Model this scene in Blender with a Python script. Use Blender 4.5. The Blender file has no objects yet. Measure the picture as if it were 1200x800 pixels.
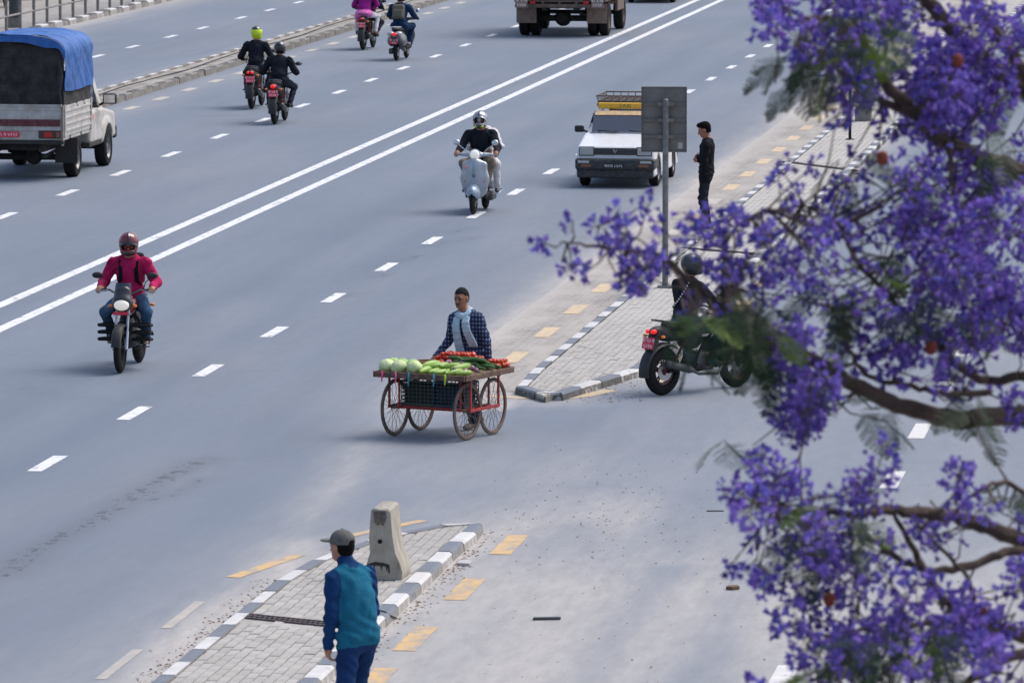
import bpy, bmesh, math, random
import numpy as np
from mathutils import Vector, Matrix
import openvdb

random.seed(7)
RNG = np.random.default_rng(7)
SC = bpy.context.scene
COL = SC.collection
PI = math.pi

# ------------------------------------------------------------ camera, sky, sun
F_PX, CX, CY, Y_HOR, X_VP = 7000.0, 600.0, 400.0, -314.0, 1535.0   # long lens, pixels of a 1200 x 800 frame
TH = math.atan((CY - Y_HOR) / F_PX)
CAM_H = math.cos(TH) / 0.1225
cam_d = bpy.data.cameras.new('camera')
cam = bpy.data.objects.new('camera', cam_d)
COL.objects.link(cam)
cam_d.sensor_width = 36.0
cam_d.lens = F_PX / 1200 * 36.0
cam_d.clip_start, cam_d.clip_end = 0.5, 4000.0
cam.location = (0, 0, CAM_H)
cam.rotation_euler = (PI / 2 - TH, 0, 0)
cam_d.dof.use_dof = True
cam_d.dof.focus_distance = 80.0
cam_d.dof.aperture_fstop = 9.5
SC.camera = cam

SUN_EL, SUN_AZ = math.radians(58), math.radians(62)      # azimuth from +Y towards +X
world = bpy.data.worlds.new('World')
SC.world = world
world.use_nodes = True
wn = world.node_tree
sky = wn.nodes.new('ShaderNodeTexSky')
sky.sky_type = 'NISHITA'
sky.sun_disc = False
sky.sun_elevation = SUN_EL
sky.sun_rotation = SUN_AZ
sky.air_density = 1.0
sky.dust_density = 4.0
sky.ozone_density = 1.6
bg = wn.nodes['Background']
bg.inputs['Strength'].default_value = 0.15
wn.links.new(sky.outputs[0], bg.inputs['Color'])
sun_d = bpy.data.lights.new('sun', 'SUN')
sun_d.energy = 1.25
sun_d.angle = math.radians(38)
sun_d.color = (1.0, 0.96, 0.91)
sun = bpy.data.objects.new('sun', sun_d)
COL.objects.link(sun)
sd = Vector((math.sin(SUN_AZ) * math.cos(SUN_EL), math.cos(SUN_AZ) * math.cos(SUN_EL), math.sin(SUN_EL)))
sun.rotation_euler = (-sd).to_track_quat('-Z', 'Y').to_euler()
SC.view_settings.view_transform = 'Standard'
SC.view_settings.look = 'None'
SC.view_settings.gamma = 1.0
SC.view_settings.exposure = 0.45
SC.view_settings.use_curve_mapping = False
SC.cycles.use_denoising = True
SC.cycles.max_bounces = 8
SC.cycles.transparent_max_bounces = 12

# ------------------------------------------------------------ pixel -> place
def ray(px, py):
    x, v = (px - CX) / F_PX, (py - CY) / F_PX
    return np.array([x, math.cos(TH) - v * math.sin(TH), -math.sin(TH) - v * math.cos(TH)])
def G(px, py, z=0.0):
    d = ray(px, py)
    return np.array([0, 0, CAM_H]) + d * ((z - CAM_H) / d[2])
def P(px, py, Y):                       # point at distance Y along the ray
    d = ray(px, py)
    return np.array([0, 0, CAM_H]) + d * (Y / d[1])
AZ = math.atan2((X_VP - CX) / F_PX, math.cos(TH) + (CY - Y_HOR) / F_PX * math.sin(TH))
RD = np.array([math.sin(AZ), math.cos(AZ)])
RN = np.array([math.cos(AZ), -math.sin(AZ)])
def TU(px, py, z=0.0):                  # road coordinates: lateral t, along u
    g = G(px, py, z)[:2]
    return float(g @ RN), float(g @ RD)
def road_xy(t, u):
    p = t * RN + u * RD
    return float(p[0]), float(p[1])
ROAD_RZ = -AZ

# ------------------------------------------------------------ objects
def link(o, parent=None):
    COL.objects.link(o)
    if parent is not None:
        o.parent = parent
    return o
def tag(o, label=None, cat=None, group=None, kind=None):
    if label: o['label'] = label
    if cat: o['category'] = cat
    if group: o['group'] = group
    if kind: o['kind'] = kind
    return o
def thing(name, label, cat, loc=(0, 0, 0), rz=0.0, group=None):
    o = bpy.data.objects.new(name, None)
    o.empty_display_size = 0.2
    link(o)
    o.location = loc
    o.rotation_euler = (0, 0, rz)
    return tag(o, label, cat, group)
def copy_tree(o, parent=None):
    c = o.copy()
    link(c)
    if parent is not None:
        c.parent = parent
    for ch in list(o.children):
        copy_tree(ch, c)
    return c

class MB:
    """collects faces; build() links them as one mesh object"""
    def __init__(s):
        s.v, s.f, s.m, s.mi = [], [], [], 0
    def add(s, vs, fs, mi=None):
        n = len(s.v)
        s.v += [tuple(float(c) for c in v) for v in vs]
        for f in fs:
            s.f.append(tuple(i + n for i in f))
            s.m.append(s.mi if mi is None else mi)
        return s
    def box(s, c, h, bev=0.0, rot=None, mi=None):
        cx, cy, cz = c
        hx, hy, hz = h
        if bev <= 0:
            vs = [(x * hx, y * hy, z * hz) for x in (-1, 1) for y in (-1, 1) for z in (-1, 1)]
            fs = [(0, 1, 3, 2), (4, 6, 7, 5), (0, 4, 5, 1), (2, 3, 7, 6), (0, 2, 6, 4), (1, 5, 7, 3)]
        else:
            b = min(bev, hx * .95, hy * .95, hz * .95)
            bm = bmesh.new()
            bmesh.ops.create_cube(bm, size=2.0)
            for v in bm.verts:
                v.co = Vector((v.co.x * hx, v.co.y * hy, v.co.z * hz))
            bmesh.ops.bevel(bm, geom=bm.edges[:], offset=b, segments=2, profile=.5, affect='EDGES')
            bm.verts.index_update()
            vs = [tuple(v.co) for v in bm.verts]
            fs = [tuple(v.index for v in f.verts) for f in bm.faces]
            bm.free()
        if rot is not None:
            vs = [tuple(rot @ Vector(v)) for v in vs]
        return s.add([(v[0] + cx, v[1] + cy, v[2] + cz) for v in vs], fs, mi)
    def tube(s, pts, r, n=8, mi=None, cap=True):
        pts = [Vector(p) for p in pts]
        rs = r if isinstance(r, (list, tuple)) else [r] * len(pts)
        vs, fs = [], []
        prev = None
        for i, p in enumerate(pts):
            d = (pts[min(i + 1, len(pts) - 1)] - pts[max(i - 1, 0)])
            if d.length < 1e-9: d = Vector((0, 0, 1))
            d.normalize()
            if prev is None:
                a = d.orthogonal().normalized()
            else:
                a = prev - d * prev.dot(d)
                a = a.normalized() if a.length > 1e-6 else d.orthogonal().normalized()
            prev = a
            b = d.cross(a)
            for k in range(n):
                an = 2 * PI * k / n
                vs.append(p + (a * math.cos(an) + b * math.sin(an)) * rs[i])
        for i in range(len(pts) - 1):
            for k in range(n):
                k2 = (k + 1) % n
                fs.append((i * n + k, i * n + k2, (i + 1) * n + k2, (i + 1) * n + k))
        if cap:
            fs.append(tuple(range(n - 1, -1, -1)))
            fs.append(tuple((len(pts) - 1) * n + k for k in range(n)))
        return s.add(vs, fs, mi)
    def lathe(s, prof, c, axis='x', n=24, mi=None, a0=0.0, a1=2 * PI):
        """prof: (radius, offset along axis); axis x, y or z"""
        full = abs(a1 - a0 - 2 * PI) < 1e-6
        m = n if full else n + 1
        vs, fs = [], []
        for r, h in prof:
            for k in range(m):
                an = a0 + (a1 - a0) * k / n
                ca, sa = r * math.cos(an), r * math.sin(an)
                v = {'x': (h, ca, sa), 'y': (ca, h, sa), 'z': (ca, sa, h)}[axis]
                vs.append((v[0] + c[0], v[1] + c[1], v[2] + c[2]))
        for i in range(len(prof) - 1):
            for k in range(n):
                k2 = (k + 1) % m
                fs.append((i * m + k, i * m + k2, (i + 1) * m + k2, (i + 1) * m + k))
        return s.add(vs, fs, mi)
    def prism(s, poly, axis, a, b, mi=None):
        """polygon (2-D) extruded along axis from a to b"""
        def p3(p, h):
            return {'x': (h, p[0], p[1]), 'y': (p[0], h, p[1]), 'z': (p[0], p[1], h)}[axis]
        n = len(poly)
        vs = [p3(p, a) for p in poly] + [p3(p, b) for p in poly]
        fs = [tuple(range(n - 1, -1, -1)), tuple(range(n, 2 * n))]
        fs += [(i, (i + 1) % n, n + (i + 1) % n, n + i) for i in range(n)]
        return s.add(vs, fs, mi)
    def loft(s, secs, mi=None, closed=True, cap=True):
        n = len(secs[0])
        vs = [p for q in secs for p in q]
        fs = []
        for i in range(len(secs) - 1):
            for k in range(n if closed else n - 1):
                k2 = (k + 1) % n
                fs.append((i * n + k, i * n + k2, (i + 1) * n + k2, (i + 1) * n + k))
        if cap and closed:
            fs.append(tuple(range(n - 1, -1, -1)))
            fs.append(tuple((len(secs) - 1) * n + k for k in range(n)))
        return s.add(vs, fs, mi)
    def mesh(s, name, mats, smooth=False, fix=True, angle=35):
        me = bpy.data.meshes.new(name)
        me.from_pydata(s.v, [], s.f)
        for m in (mats if isinstance(mats, (list, tuple)) else [mats]):
            me.materials.append(m)
        me.polygons.foreach_set('material_index', s.m)
        if fix:
            bm = bmesh.new()
            bm.from_mesh(me)
            bmesh.ops.recalc_face_normals(bm, faces=bm.faces)
            bm.to_mesh(me)
            bm.free()
        if smooth:
            me.polygons.foreach_set('use_smooth', [True] * len(me.polygons))
            me.set_sharp_from_angle(angle=math.radians(angle))
        me.update()
        return me
    def build(s, name, mats, parent=None, smooth=False, fix=True, angle=35):
        return link(bpy.data.objects.new(name, s.mesh(name, mats, smooth, fix, angle)), parent)

# ------------------------------------------------------------ signed-distance shapes
def V3(*a):
    return np.array(a, dtype=float)
class Fr:
    """frame: rotation R (columns = axes) and origin"""
    def __init__(s, o=(0, 0, 0), R=None):
        s.o = np.array(o, float)
        s.R = np.eye(3) if R is None else np.array(R, float)
    def p(s, *v):
        return s.o + s.R @ np.array(v, float)
def rotz(a): return np.array([[math.cos(a), -math.sin(a), 0], [math.sin(a), math.cos(a), 0], [0, 0, 1]])
def rotx(a): return np.array([[1, 0, 0], [0, math.cos(a), -math.sin(a)], [0, math.sin(a), math.cos(a)]])
def roty(a): return np.array([[math.cos(a), 0, math.sin(a)], [0, 1, 0], [-math.sin(a), 0, math.cos(a)]])
# primitives: dict(kind, mat, k, sub)
def cap(a, b, ra, rb=None, mat=0, k=.02, sub=False):
    return dict(t='c', a=np.array(a, float), b=np.array(b, float), ra=ra, rb=ra if rb is None else rb, mat=mat, k=k, sub=sub)
def ell(c, r, mat=0, k=.02, R=None, sub=False):
    return dict(t='e', c=np.array(c, float), r=np.array(r, float), R=np.eye(3) if R is None else R, mat=mat, k=k, sub=sub)
def rbox(c, h, rd=.02, mat=0, k=.01, R=None, sub=False):
    return dict(t='b', c=np.array(c, float), h=np.array(h, float), rd=rd, R=np.eye(3) if R is None else R, mat=mat, k=k, sub=sub)
def conv(planes, lo, hi, rd=.02, mat=0, k=.01, sub=False):
    return dict(t='p', pl=planes, lo=np.array(lo, float), hi=np.array(hi, float), rd=rd, mat=mat, k=k, sub=sub)
def _bb(p):
    if p['t'] == 'c':
        r = max(p['ra'], p['rb'])
        return np.minimum(p['a'], p['b']) - r, np.maximum(p['a'], p['b']) + r
    if p['t'] == 'e':
        e = np.abs(p['R']) @ p['r']
        return p['c'] - e, p['c'] + e
    if p['t'] == 'b':
        e = np.abs(p['R']) @ p['h']
        return p['c'] - e, p['c'] + e
    return p['lo'], p['hi']
def _ev(p, X, Y, Z):
    if p['t'] == 'c':
        a, ab = p['a'], p['b'] - p['a']
        L = max(float(ab @ ab), 1e-9)
        h = np.clip(((X - a[0]) * ab[0] + (Y - a[1]) * ab[1] + (Z - a[2]) * ab[2]) / L, 0, 1)
        return np.sqrt((X - a[0] - ab[0] * h) ** 2 + (Y - a[1] - ab[1] * h) ** 2 + (Z - a[2] - ab[2] * h) ** 2) - (p['ra'] + (p['rb'] - p['ra']) * h)
    if p['t'] in 'eb':
        c, R = p['c'], p['R']
        x, y, z = X - c[0], Y - c[1], Z - c[2]
        q = [R[0, i] * x + R[1, i] * y + R[2, i] * z for i in range(3)]
        if p['t'] == 'e':
            r = p['r']
            k0 = np.sqrt((q[0] / r[0]) ** 2 + (q[1] / r[1]) ** 2 + (q[2] / r[2]) ** 2)
            k1 = np.sqrt((q[0] / r[0] ** 2) ** 2 + (q[1] / r[1] ** 2) ** 2 + (q[2] / r[2] ** 2) ** 2)
            return k0 * (k0 - 1) / np.maximum(k1, 1e-6)
        h, rd = p['h'] - p['rd'], p['rd']
        d = [np.abs(q[i]) - h[i] for i in range(3)]
        o = np.sqrt(np.maximum(d[0], 0) ** 2 + np.maximum(d[1], 0) ** 2 + np.maximum(d[2], 0) ** 2)
        return o + np.minimum(np.maximum(np.maximum(d[0], d[1]), d[2]), 0) - rd
    out = None
    rd = p['rd']
    for n, dd in p['pl']:
        n = np.array(n, float)
        L = np.linalg.norm(n)
        e = (X * n[0] + Y * n[1] + Z * n[2] - dd) / L + rd
        out = e if out is None else np.where((e > 0) & (out > 0), np.sqrt(np.maximum(e, 0) ** 2 + np.maximum(out, 0) ** 2), np.maximum(e, out))
    return out - rd
def sdf_mesh(name, prims, vox, mats, extra=None):
    pad = 0.06
    bbs = [_bb(p) for p in prims if not p['sub']]
    lo = np.min([b[0] for b in bbs], axis=0) - pad
    hi = np.max([b[1] for b in bbs], axis=0) + pad
    n = np.ceil((hi - lo) / vox).astype(int) + 1
    D = np.full(n, 0.3, np.float32)
    Mt = np.zeros(n, np.int16)
    best = np.full(n, 9.0, np.float32)
    ax = [(lo[i] + vox * np.arange(n[i])).astype(np.float32) for i in range(3)]
    for p in prims:
        b0, b1 = _bb(p)
        i0 = np.clip(np.floor((b0 - lo - .05) / vox).astype(int), 0, n)
        i1 = np.clip(np.ceil((b1 - lo + .05) / vox).astype(int) + 1, 0, n)
        if np.any(i1 <= i0): continue
        sl = tuple(slice(a, b) for a, b in zip(i0, i1))
        d = _ev(p, ax[0][sl[0]][:, None, None], ax[1][sl[1]][None, :, None], ax[2][sl[2]][None, None, :]).astype(np.float32)
        s = D[sl]
        if p['sub']:
            D[sl] = np.maximum(s, -d)
            if p['mat'] is not None and p['mat'] >= 0:
                Mt[sl] = np.where(d < vox * 1.2, p['mat'], Mt[sl])
        else:
            k = max(p['k'], 1e-4)
            hh = np.maximum(k - np.abs(s - d), 0) / k
            D[sl] = np.minimum(s, d) - hh * hh * k * .25
            bs = best[sl]
            Mt[sl] = np.where(d < bs, p['mat'], Mt[sl])
            best[sl] = np.minimum(bs, d)
    if extra: extra(D, Mt, ax)
    g = openvdb.FloatGrid(0.3)
    g.copyFromArray(D)
    pts, quads = g.convertToQuads(0.0)
    me = bpy.data.meshes.new(name)
    pw = pts * vox + lo
    me.from_pydata(pw.tolist(), [], quads[:, ::-1].tolist())
    fc = pts[quads].mean(axis=1)
    ii = np.clip(np.round(fc).astype(int), 0, np.array(n) - 1)
    mi = Mt[ii[:, 0], ii[:, 1], ii[:, 2]]
    for m in mats: me.materials.append(m)
    me.polygons.foreach_set('material_index', np.clip(mi, 0, len(mats) - 1).astype(np.int32))
    me.polygons.foreach_set('use_smooth', np.ones(len(me.polygons), bool))
    me.update()
    return me
def sdf_obj(name, prims, vox, mats, parent=None):
    mats = mats if isinstance(mats, (list, tuple)) else [mats]
    return link(bpy.data.objects.new(name, sdf_mesh(name, prims, vox, mats)), parent)

# ------------------------------------------------------------ materials
MATS = {}
def nodes_of(name):
    m = bpy.data.materials.new(name)
    m.use_nodes = True
    nt = m.node_tree
    return m, nt, nt.nodes['Principled BSDF']
def N(nt, t, **kw):
    n = nt.nodes.new(t)
    for k, v in kw.items():
        if k in n.inputs: n.inputs[k].default_value = v
        else: setattr(n, k, v)
    return n
def mixc(nt, f, a, b, mode='MIX'):
    """colour mix; each of f, a, b is a socket or a value"""
    n = nt.nodes.new('ShaderNodeMix')
    n.data_type = 'RGBA'
    n.blend_type = mode
    for i, v in ((0, f), (6, a), (7, b)):
        if isinstance(v, bpy.types.NodeSocket): nt.links.new(v, n.inputs[i])
        elif i == 0: n.inputs[0].default_value = v
        else: n.inputs[i].default_value = (*v[:3], 1)
    return n.outputs[2]
def mth(nt, op, a, b=0.0, clamp=False):
    n = nt.nodes.new('ShaderNodeMath')
    n.operation = op
    n.use_clamp = clamp
    for i, v in ((0, a), (1, b)):
        if isinstance(v, bpy.types.NodeSocket): nt.links.new(v, n.inputs[i])
        else: n.inputs[i].default_value = v
    return n.outputs[0]
def ramp(nt, f, a, b):
    n = nt.nodes.new('ShaderNodeMapRange')
    n.inputs[1].default_value, n.inputs[2].default_value = a, b
    nt.links.new(f, n.inputs[0])
    return n.outputs[0]
def noise(nt, scale, detail=4, rough=.55, vec=None, scl=None, coord='Object'):
    tc = nt.nodes.new('ShaderNodeTexCoord')
    out = tc.outputs[coord] if vec is None else vec
    if scl:
        mp = nt.nodes.new('ShaderNodeMapping')
        mp.inputs['Scale'].default_value = scl
        nt.links.new(out, mp.inputs[0])
        out = mp.outputs[0]
    n = N(nt, 'ShaderNodeTexNoise', Scale=scale, Detail=detail, Roughness=rough)
    nt.links.new(out, n.inputs['Vector'])
    return n.outputs['Fac']
def bumpn(nt, bs, h, strength=.3, dist=.01):
    b = N(nt, 'ShaderNodeBump', Strength=strength, Distance=dist)
    nt.links.new(h, b.inputs['Height'])
    nt.links.new(b.outputs[0], bs.inputs['Normal'])
def M(name, col, rough=.6, metal=0.0, var=.15, scale=9, bump=0.0, bscale=30, bdist=.01, emit=0.0, dirt=None, dirt_amt=.0, coat=0.0, rnd=0.0, spec=.5):
    if name in MATS: return MATS[name]
    m, nt, bs = nodes_of(name)
    nf = ramp(nt, noise(nt, scale, 5), .3, .7)
    c = mixc(nt, nf, [x * (1 - var) for x in col], [min(1, x * (1 + var)) for x in col])
    if dirt:
        df = ramp(nt, noise(nt, scale * 1.7, 6, .65), .62 - dirt_amt * .5, .72)
        c = mixc(nt, mth(nt, 'MULTIPLY', df, min(1, dirt_amt * 1.6)), c, dirt)
    if rnd:
        oi = nt.nodes.new('ShaderNodeObjectInfo')
        hv = nt.nodes.new('ShaderNodeHueSaturation')
        nt.links.new(c, hv.inputs['Color'])
        nt.links.new(mth(nt, 'MULTIPLY_ADD', oi.outputs['Random'], rnd), hv.inputs['Value'])
        hv.inputs['Value'].links[0].from_node.inputs[2].default_value = 1 - rnd / 2
        c = hv.outputs[0]
    nt.links.new(c, bs.inputs['Base Color'])
    bs.inputs['Roughness'].default_value = rough
    bs.inputs['Metallic'].default_value = metal
    bs.inputs['Specular IOR Level'].default_value = spec
    bs.inputs['Coat Weight'].default_value = coat
    if emit:
        nt.links.new(c, bs.inputs['Emission Color'])
        bs.inputs['Emission Strength'].default_value = emit
    if bump: bumpn(nt, bs, noise(nt, bscale, 5), bump, bdist)
    MATS[name] = m
    return m
def srgb(r, g, b):
    f = lambda c: (c / 255 / 12.92) if c / 255 <= .04045 else ((c / 255 + .055) / 1.055) ** 2.4
    return (f(r), f(g), f(b))
def text_obj(body, size, mat, parent, M4, name='lettering', ext=.001):
    cu = bpy.data.curves.new(name, 'FONT')
    cu.body = body
    cu.size = size
    cu.align_x, cu.align_y = 'CENTER', 'CENTER'
    cu.extrude = ext
    cu.resolution_u = 2
    t = bpy.data.objects.new(name, cu)
    COL.objects.link(t)
    dg = bpy.context.evaluated_depsgraph_get()
    dg.update()
    me = bpy.data.meshes.new_from_object(t.evaluated_get(dg))
    bpy.data.objects.remove(t)
    bpy.data.curves.remove(cu)
    me.materials.clear()
    me.materials.append(mat)
    o = link(bpy.data.objects.new(name, me), parent)
    o.matrix_local = M4
    return o

RUBBER = M('rubber', (.014, .014, .015), .9, spec=.2, var=.3, bump=.2, bscale=60)
BLACKP = M('black_plastic', (.015, .015, .017), .45, var=.3)
MATTEB = M('matte_black', (.015, .015, .017), .75, spec=.25, var=.3)
STEEL = M('steel', (.45, .46, .48), .35, 1.0, var=.15)
DKSTEEL = M('dark_steel', (.10, .10, .105), .5, .7, var=.3)
ALLOY = M('alloy', (.35, .35, .37), .4, .9, var=.15)
GREYPOLE = M('galvanised', (.22, .23, .24), .6, .5, var=.25, dirt=(.12, .1, .08), dirt_amt=.4)
CHROME = M('chrome', (.7, .7, .72), .12, 1.0, var=.05)
REDLIT = M('tail_lamp_lit', (.85, .02, .02), .3, emit=.4, var=.1)
REDLENS = M('red_lens', (.5, .02, .02), .2, var=.1)
ORANGE = M('amber_lens', (.75, .22, .03), .25, var=.1)
WHITEL = M('clear_lens', (.42, .42, .41), .12, var=.08)
HEADLIT = M('head_lamp_lit', (.9, .84, .72), .25, emit=.25, var=.05)
PLATER = M('red_plate', srgb(222, 52, 78), .5, var=.12)
PLATEB = M('black_plate', (.02, .02, .022), .5)
LETTER = M('white_lettering', (.8, .8, .8), .6, var=.05)
SKIN = M('skin_brown', srgb(150, 100, 76), .55, var=.12, scale=14)
SKIN2 = M('skin_tan', srgb(172, 120, 94), .55, var=.12, scale=14)
EYE = M('eye_dark', (.03, .022, .02), .3)
LIPS = M('lips', srgb(120, 70, 62), .5)
HAIR = M('hair_black', (.007, .0065, .0065), .95, var=.4, scale=60, bump=.5, bscale=120, spec=.1)
HAIRG = M('hair_greying', (.022, .02, .02), .95, spec=.1, var=.9, scale=120, bump=.5, bscale=120)
def cloth(name, col, var=.2, rough=.85, b=.6):
    return M(name, col, rough, var=var, scale=7, bump=b, bscale=11, bdist=.03, spec=.12)
# ------------------------------------------------------------ ground, road
def lerp(a, b, f): return a + (b - a) * f
def vnoise(x, y, seed=0):
    r = np.random.default_rng(seed).random((64, 64))
    xi, yi = np.floor(x).astype(int), np.floor(y).astype(int)
    fx, fy = x - xi, y - yi
    fx, fy = fx * fx * (3 - 2 * fx), fy * fy * (3 - 2 * fy)
    g = lambda i, j: r[i % 64, j % 64]
    return (g(xi, yi) * (1 - fx) + g(xi + 1, yi) * fx) * (1 - fy) + (g(xi, yi + 1) * (1 - fx) + g(xi + 1, yi + 1) * fx) * fy
def road_obj(o):
    o.rotation_euler = (0, 0, ROAD_RZ)
    return o

KH = .10                                                # height of the island kerbs
T_ISL_L, T_ISL_R = TU(284, 708, KH)[0], TU(492, 684, KH)[0]     # the raised strip between main and service road
T_GUT = TU(640, 345)[0]
T_MED_R, T_MED_L = TU(280, 77)[0], TU(310, 47, .151)[0]
T_FARK = TU(190, 4)[0]
T_RIGHT = -0.75
NEAR_L = [TU(*p, KH) for p in [(167, 792), (202, 773), (246, 740), (284, 708), (317, 682), (356, 658), (393, 643), (430, 631), (470, 621), (513, 613.5)]]
NEAR_R = [TU(*p, KH) for p in [(571, 614), (541, 637), (492, 684), (436, 737), (390, 779)]]
dt_l = NEAR_L[3][0]
NEAR_PATH = [(dt_l, 36.0)] + [(dt_l, u) for t, u in NEAR_L[:5]] + NEAR_L[5:] + [TU(540, 609.5, KH), TU(560, 610, KH)] + NEAR_R[:1] + [(T_ISL_R, u) for t, u in NEAR_R[1:]] + [(T_ISL_R, 36.0)]
SPLIT_PATH = [(T_ISL_R, 330.0), (T_ISL_R, 150.0), (T_ISL_R, TU(748, 430, KH)[1]), TU(650, 463, KH), TU(600, 455, KH), (T_ISL_L, TU(640, 432, KH)[1]), (T_ISL_L, 150.0), (T_ISL_L, 330.0)]
U_NTIP, U_STIP = TU(571, 614, KH)[1], TU(650, 463, KH)[1]

def seg_dist(T, U, path):
    d = np.full(T.shape, 1e9)
    for (t0, u0), (t1, u1) in zip(path[:-1], path[1:]):
        ab = np.array([t1 - t0, u1 - u0])
        L = max(ab @ ab, 1e-9)
        h = np.clip(((T - t0) * ab[0] + (U - u0) * ab[1]) / L, 0, 1)
        d = np.minimum(d, np.hypot(T - t0 - h * ab[0], U - u0 - h * ab[1]))
    return d

def asphalt_mat():
    m, nt, bs = nodes_of('asphalt')
    at = N(nt, 'ShaderNodeAttribute', attribute_name='dust')
    aw = N(nt, 'ShaderNodeAttribute', attribute_name='wear')
    fine = noise(nt, 55, 3, .7)
    mid = noise(nt, 1.6, 6, .6, scl=(1, .2, 1))
    streak = noise(nt, 1.0, 6, .62, scl=(2.2, .16, 1))
    big = noise(nt, .12, 4, .5, scl=(1, .5, 1))
    c = mixc(nt, ramp(nt, streak, .3, .7), (.100, .138, .190), (.142, .182, .240))
    c = mixc(nt, mth(nt, 'MULTIPLY', ramp(nt, big, .35, .65), .5), c, (.165, .206, .268))
    c = mixc(nt, mth(nt, 'MULTIPLY', ramp(nt, mid, .3, .75), .25), c, (.105, .132, .18))
    c = mixc(nt, mth(nt, 'MULTIPLY', ramp(nt, noise(nt, 9, 5, .7, scl=(1, .2, 1)), .42, .72), .3), c, (.19, .22, .265))
    c = mixc(nt, mth(nt, 'MULTIPLY', ramp(nt, noise(nt, 26, 3, .8, scl=(1, .16, 1)), .55, .75), .35), c, (.075, .10, .14))
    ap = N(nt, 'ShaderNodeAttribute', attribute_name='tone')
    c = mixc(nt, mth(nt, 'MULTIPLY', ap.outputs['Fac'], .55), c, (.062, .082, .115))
    c = mixc(nt, .32, c, mixc(nt, ramp(nt, fine, .25, .75), (.085, .11, .15), (.21, .24, .29)))
    # pale road dust, broken up by noise
    dn = mth(nt, 'ADD', at.outputs['Fac'], mth(nt, 'MULTIPLY', mth(nt, 'SUBTRACT', noise(nt, 1.1, 7, .62, scl=(1.3, .14, 1)), .5), mth(nt, 'MULTIPLY', mth(nt, 'MINIMUM', at.outputs['Fac'], .5), 1.5)), clamp=True)
    dcol = mixc(nt, ramp(nt, noise(nt, 6, 6, .7, scl=(1, .2, 1)), .3, .7), (.36, .338, .315), (.50, .472, .44))
    c = mixc(nt, mth(nt, 'MULTIPLY', dn, .9), c, dcol)
    # specks of grit in the dusty parts
    vo = N(nt, 'ShaderNodeTexVoronoi', Scale=5.5)
    tc = nt.nodes.new('ShaderNodeTexCoord')
    nt.links.new(tc.outputs['Object'], vo.inputs['Vector'])
    sp = mth(nt, 'LESS_THAN', vo.outputs['Distance'], .10)
    sp = mth(nt, 'MULTIPLY', sp, mth(nt, 'GREATER_THAN', noise(nt, 3.1, 2), .57))
    c = mixc(nt, mth(nt, 'MULTIPLY', sp, mth(nt, 'MULTIPLY', dn, .8)), c, (.07, .055, .045))
    # tar marks and cracks
    wn_ = mth(nt, 'GREATER_THAN', mth(nt, 'MULTIPLY', aw.outputs['Fac'], ramp(nt, noise(nt, 7.5, 5, .75, scl=(1, .5, 1)), .35, .78)), .42)
    wsoft = mth(nt, 'MULTIPLY', aw.outputs['Fac'], .22)
    c = mixc(nt, wsoft, c, (.055, .06, .07))
    c = mixc(nt, mth(nt, 'MULTIPLY', wn_, .55), c, (.032, .034, .04))
    nt.links.new(c, bs.inputs['Base Color'])
    bs.inputs['Roughness'].default_value = .82
    bs.inputs['Specular IOR Level'].default_value = .35
    bumpn(nt, bs, fine, .25, .006)
    return m

# one road sheet with fine cells where the photograph looks
us = np.concatenate([np.arange(-40, 44, 4.0), np.arange(44, 215, .45), np.arange(216, 420, 6.0)])
ts = np.concatenate([np.arange(T_FARK - .02, -18, .8), np.arange(-18, -3, .16), np.arange(-3, T_RIGHT + .01, .4), [T_RIGHT + .02]])
ts = np.sort(np.unique(np.round(ts, 3)))
TT, UU = np.meshgrid(ts, us, indexing='ij')
gapf = np.clip((UU - U_NTIP + 2) / (U_STIP - U_NTIP + 1), 0, 1)
main_edge = lerp(T_ISL_L - .25, T_GUT, gapf)
in_gap = np.clip(np.minimum(UU - U_NTIP + 2.5, U_STIP + .5 - UU) / 2.5, 0, 1)
edge_d = lerp(np.maximum(main_edge - TT, 0), np.abs(main_edge - TT) * .8, in_gap)
edge_w = lerp((TT < T_ISL_L) * 1.0, .5 + 0 * TT, in_gap)
d_near = seg_dist(TT, UU, NEAR_PATH)
d_split = seg_dist(TT, UU, SPLIT_PATH)
nz = vnoise(TT * .8 + 50, UU * .22 + 9, 3)
nz2 = vnoise(TT * 2.2 + 90, UU * .5 + 31, 5)
dust = .10 + .10 * (nz - .5)
dust = np.maximum(dust, .95 * np.exp(-edge_d / .42) * edge_w * (.8 + .4 * nz2))
dust = np.maximum(dust, .34 * np.exp(-edge_d / 1.3) * edge_w)
dust = np.maximum(dust, np.where((UU > U_STIP - 1) & (TT > T_GUT - .05) & (TT < T_ISL_L + .3), .78, 0))
serv = np.clip((TT - (T_ISL_R - .2)) / .5, 0, 1)
fade = np.clip((U_NTIP + 3.5 - UU) / 7.0, .0, 1.0)
far_serv = np.clip((UU - 82) / 10, 0, 1)
dust = np.maximum(dust, serv * lerp(.22, .74, fade) * lerp(1, .55, far_serv) * (.72 + .5 * nz))
dust = np.maximum(dust, .9 * np.exp(-d_near / .55) * (.75 + .5 * nz2))
dust = np.maximum(dust, .62 * np.exp(-d_split / .5))
dust = np.maximum(dust, .66 * np.exp(-(((TT - (T_ISL_R + .5)) / 1.6) ** 2 + ((UU - U_NTIP - 1.0) / 3.5) ** 2)) * (.7 + .6 * nz2))
dust = np.maximum(dust, .35 * np.exp(-(((TT + 8.3) / 3.0) ** 2 + ((UU - U_NTIP - 5) / 4.0) ** 2)))
dust = np.maximum(dust, .55 * np.exp(-d_near / 1.5) * (.7 + .5 * nz))
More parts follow.
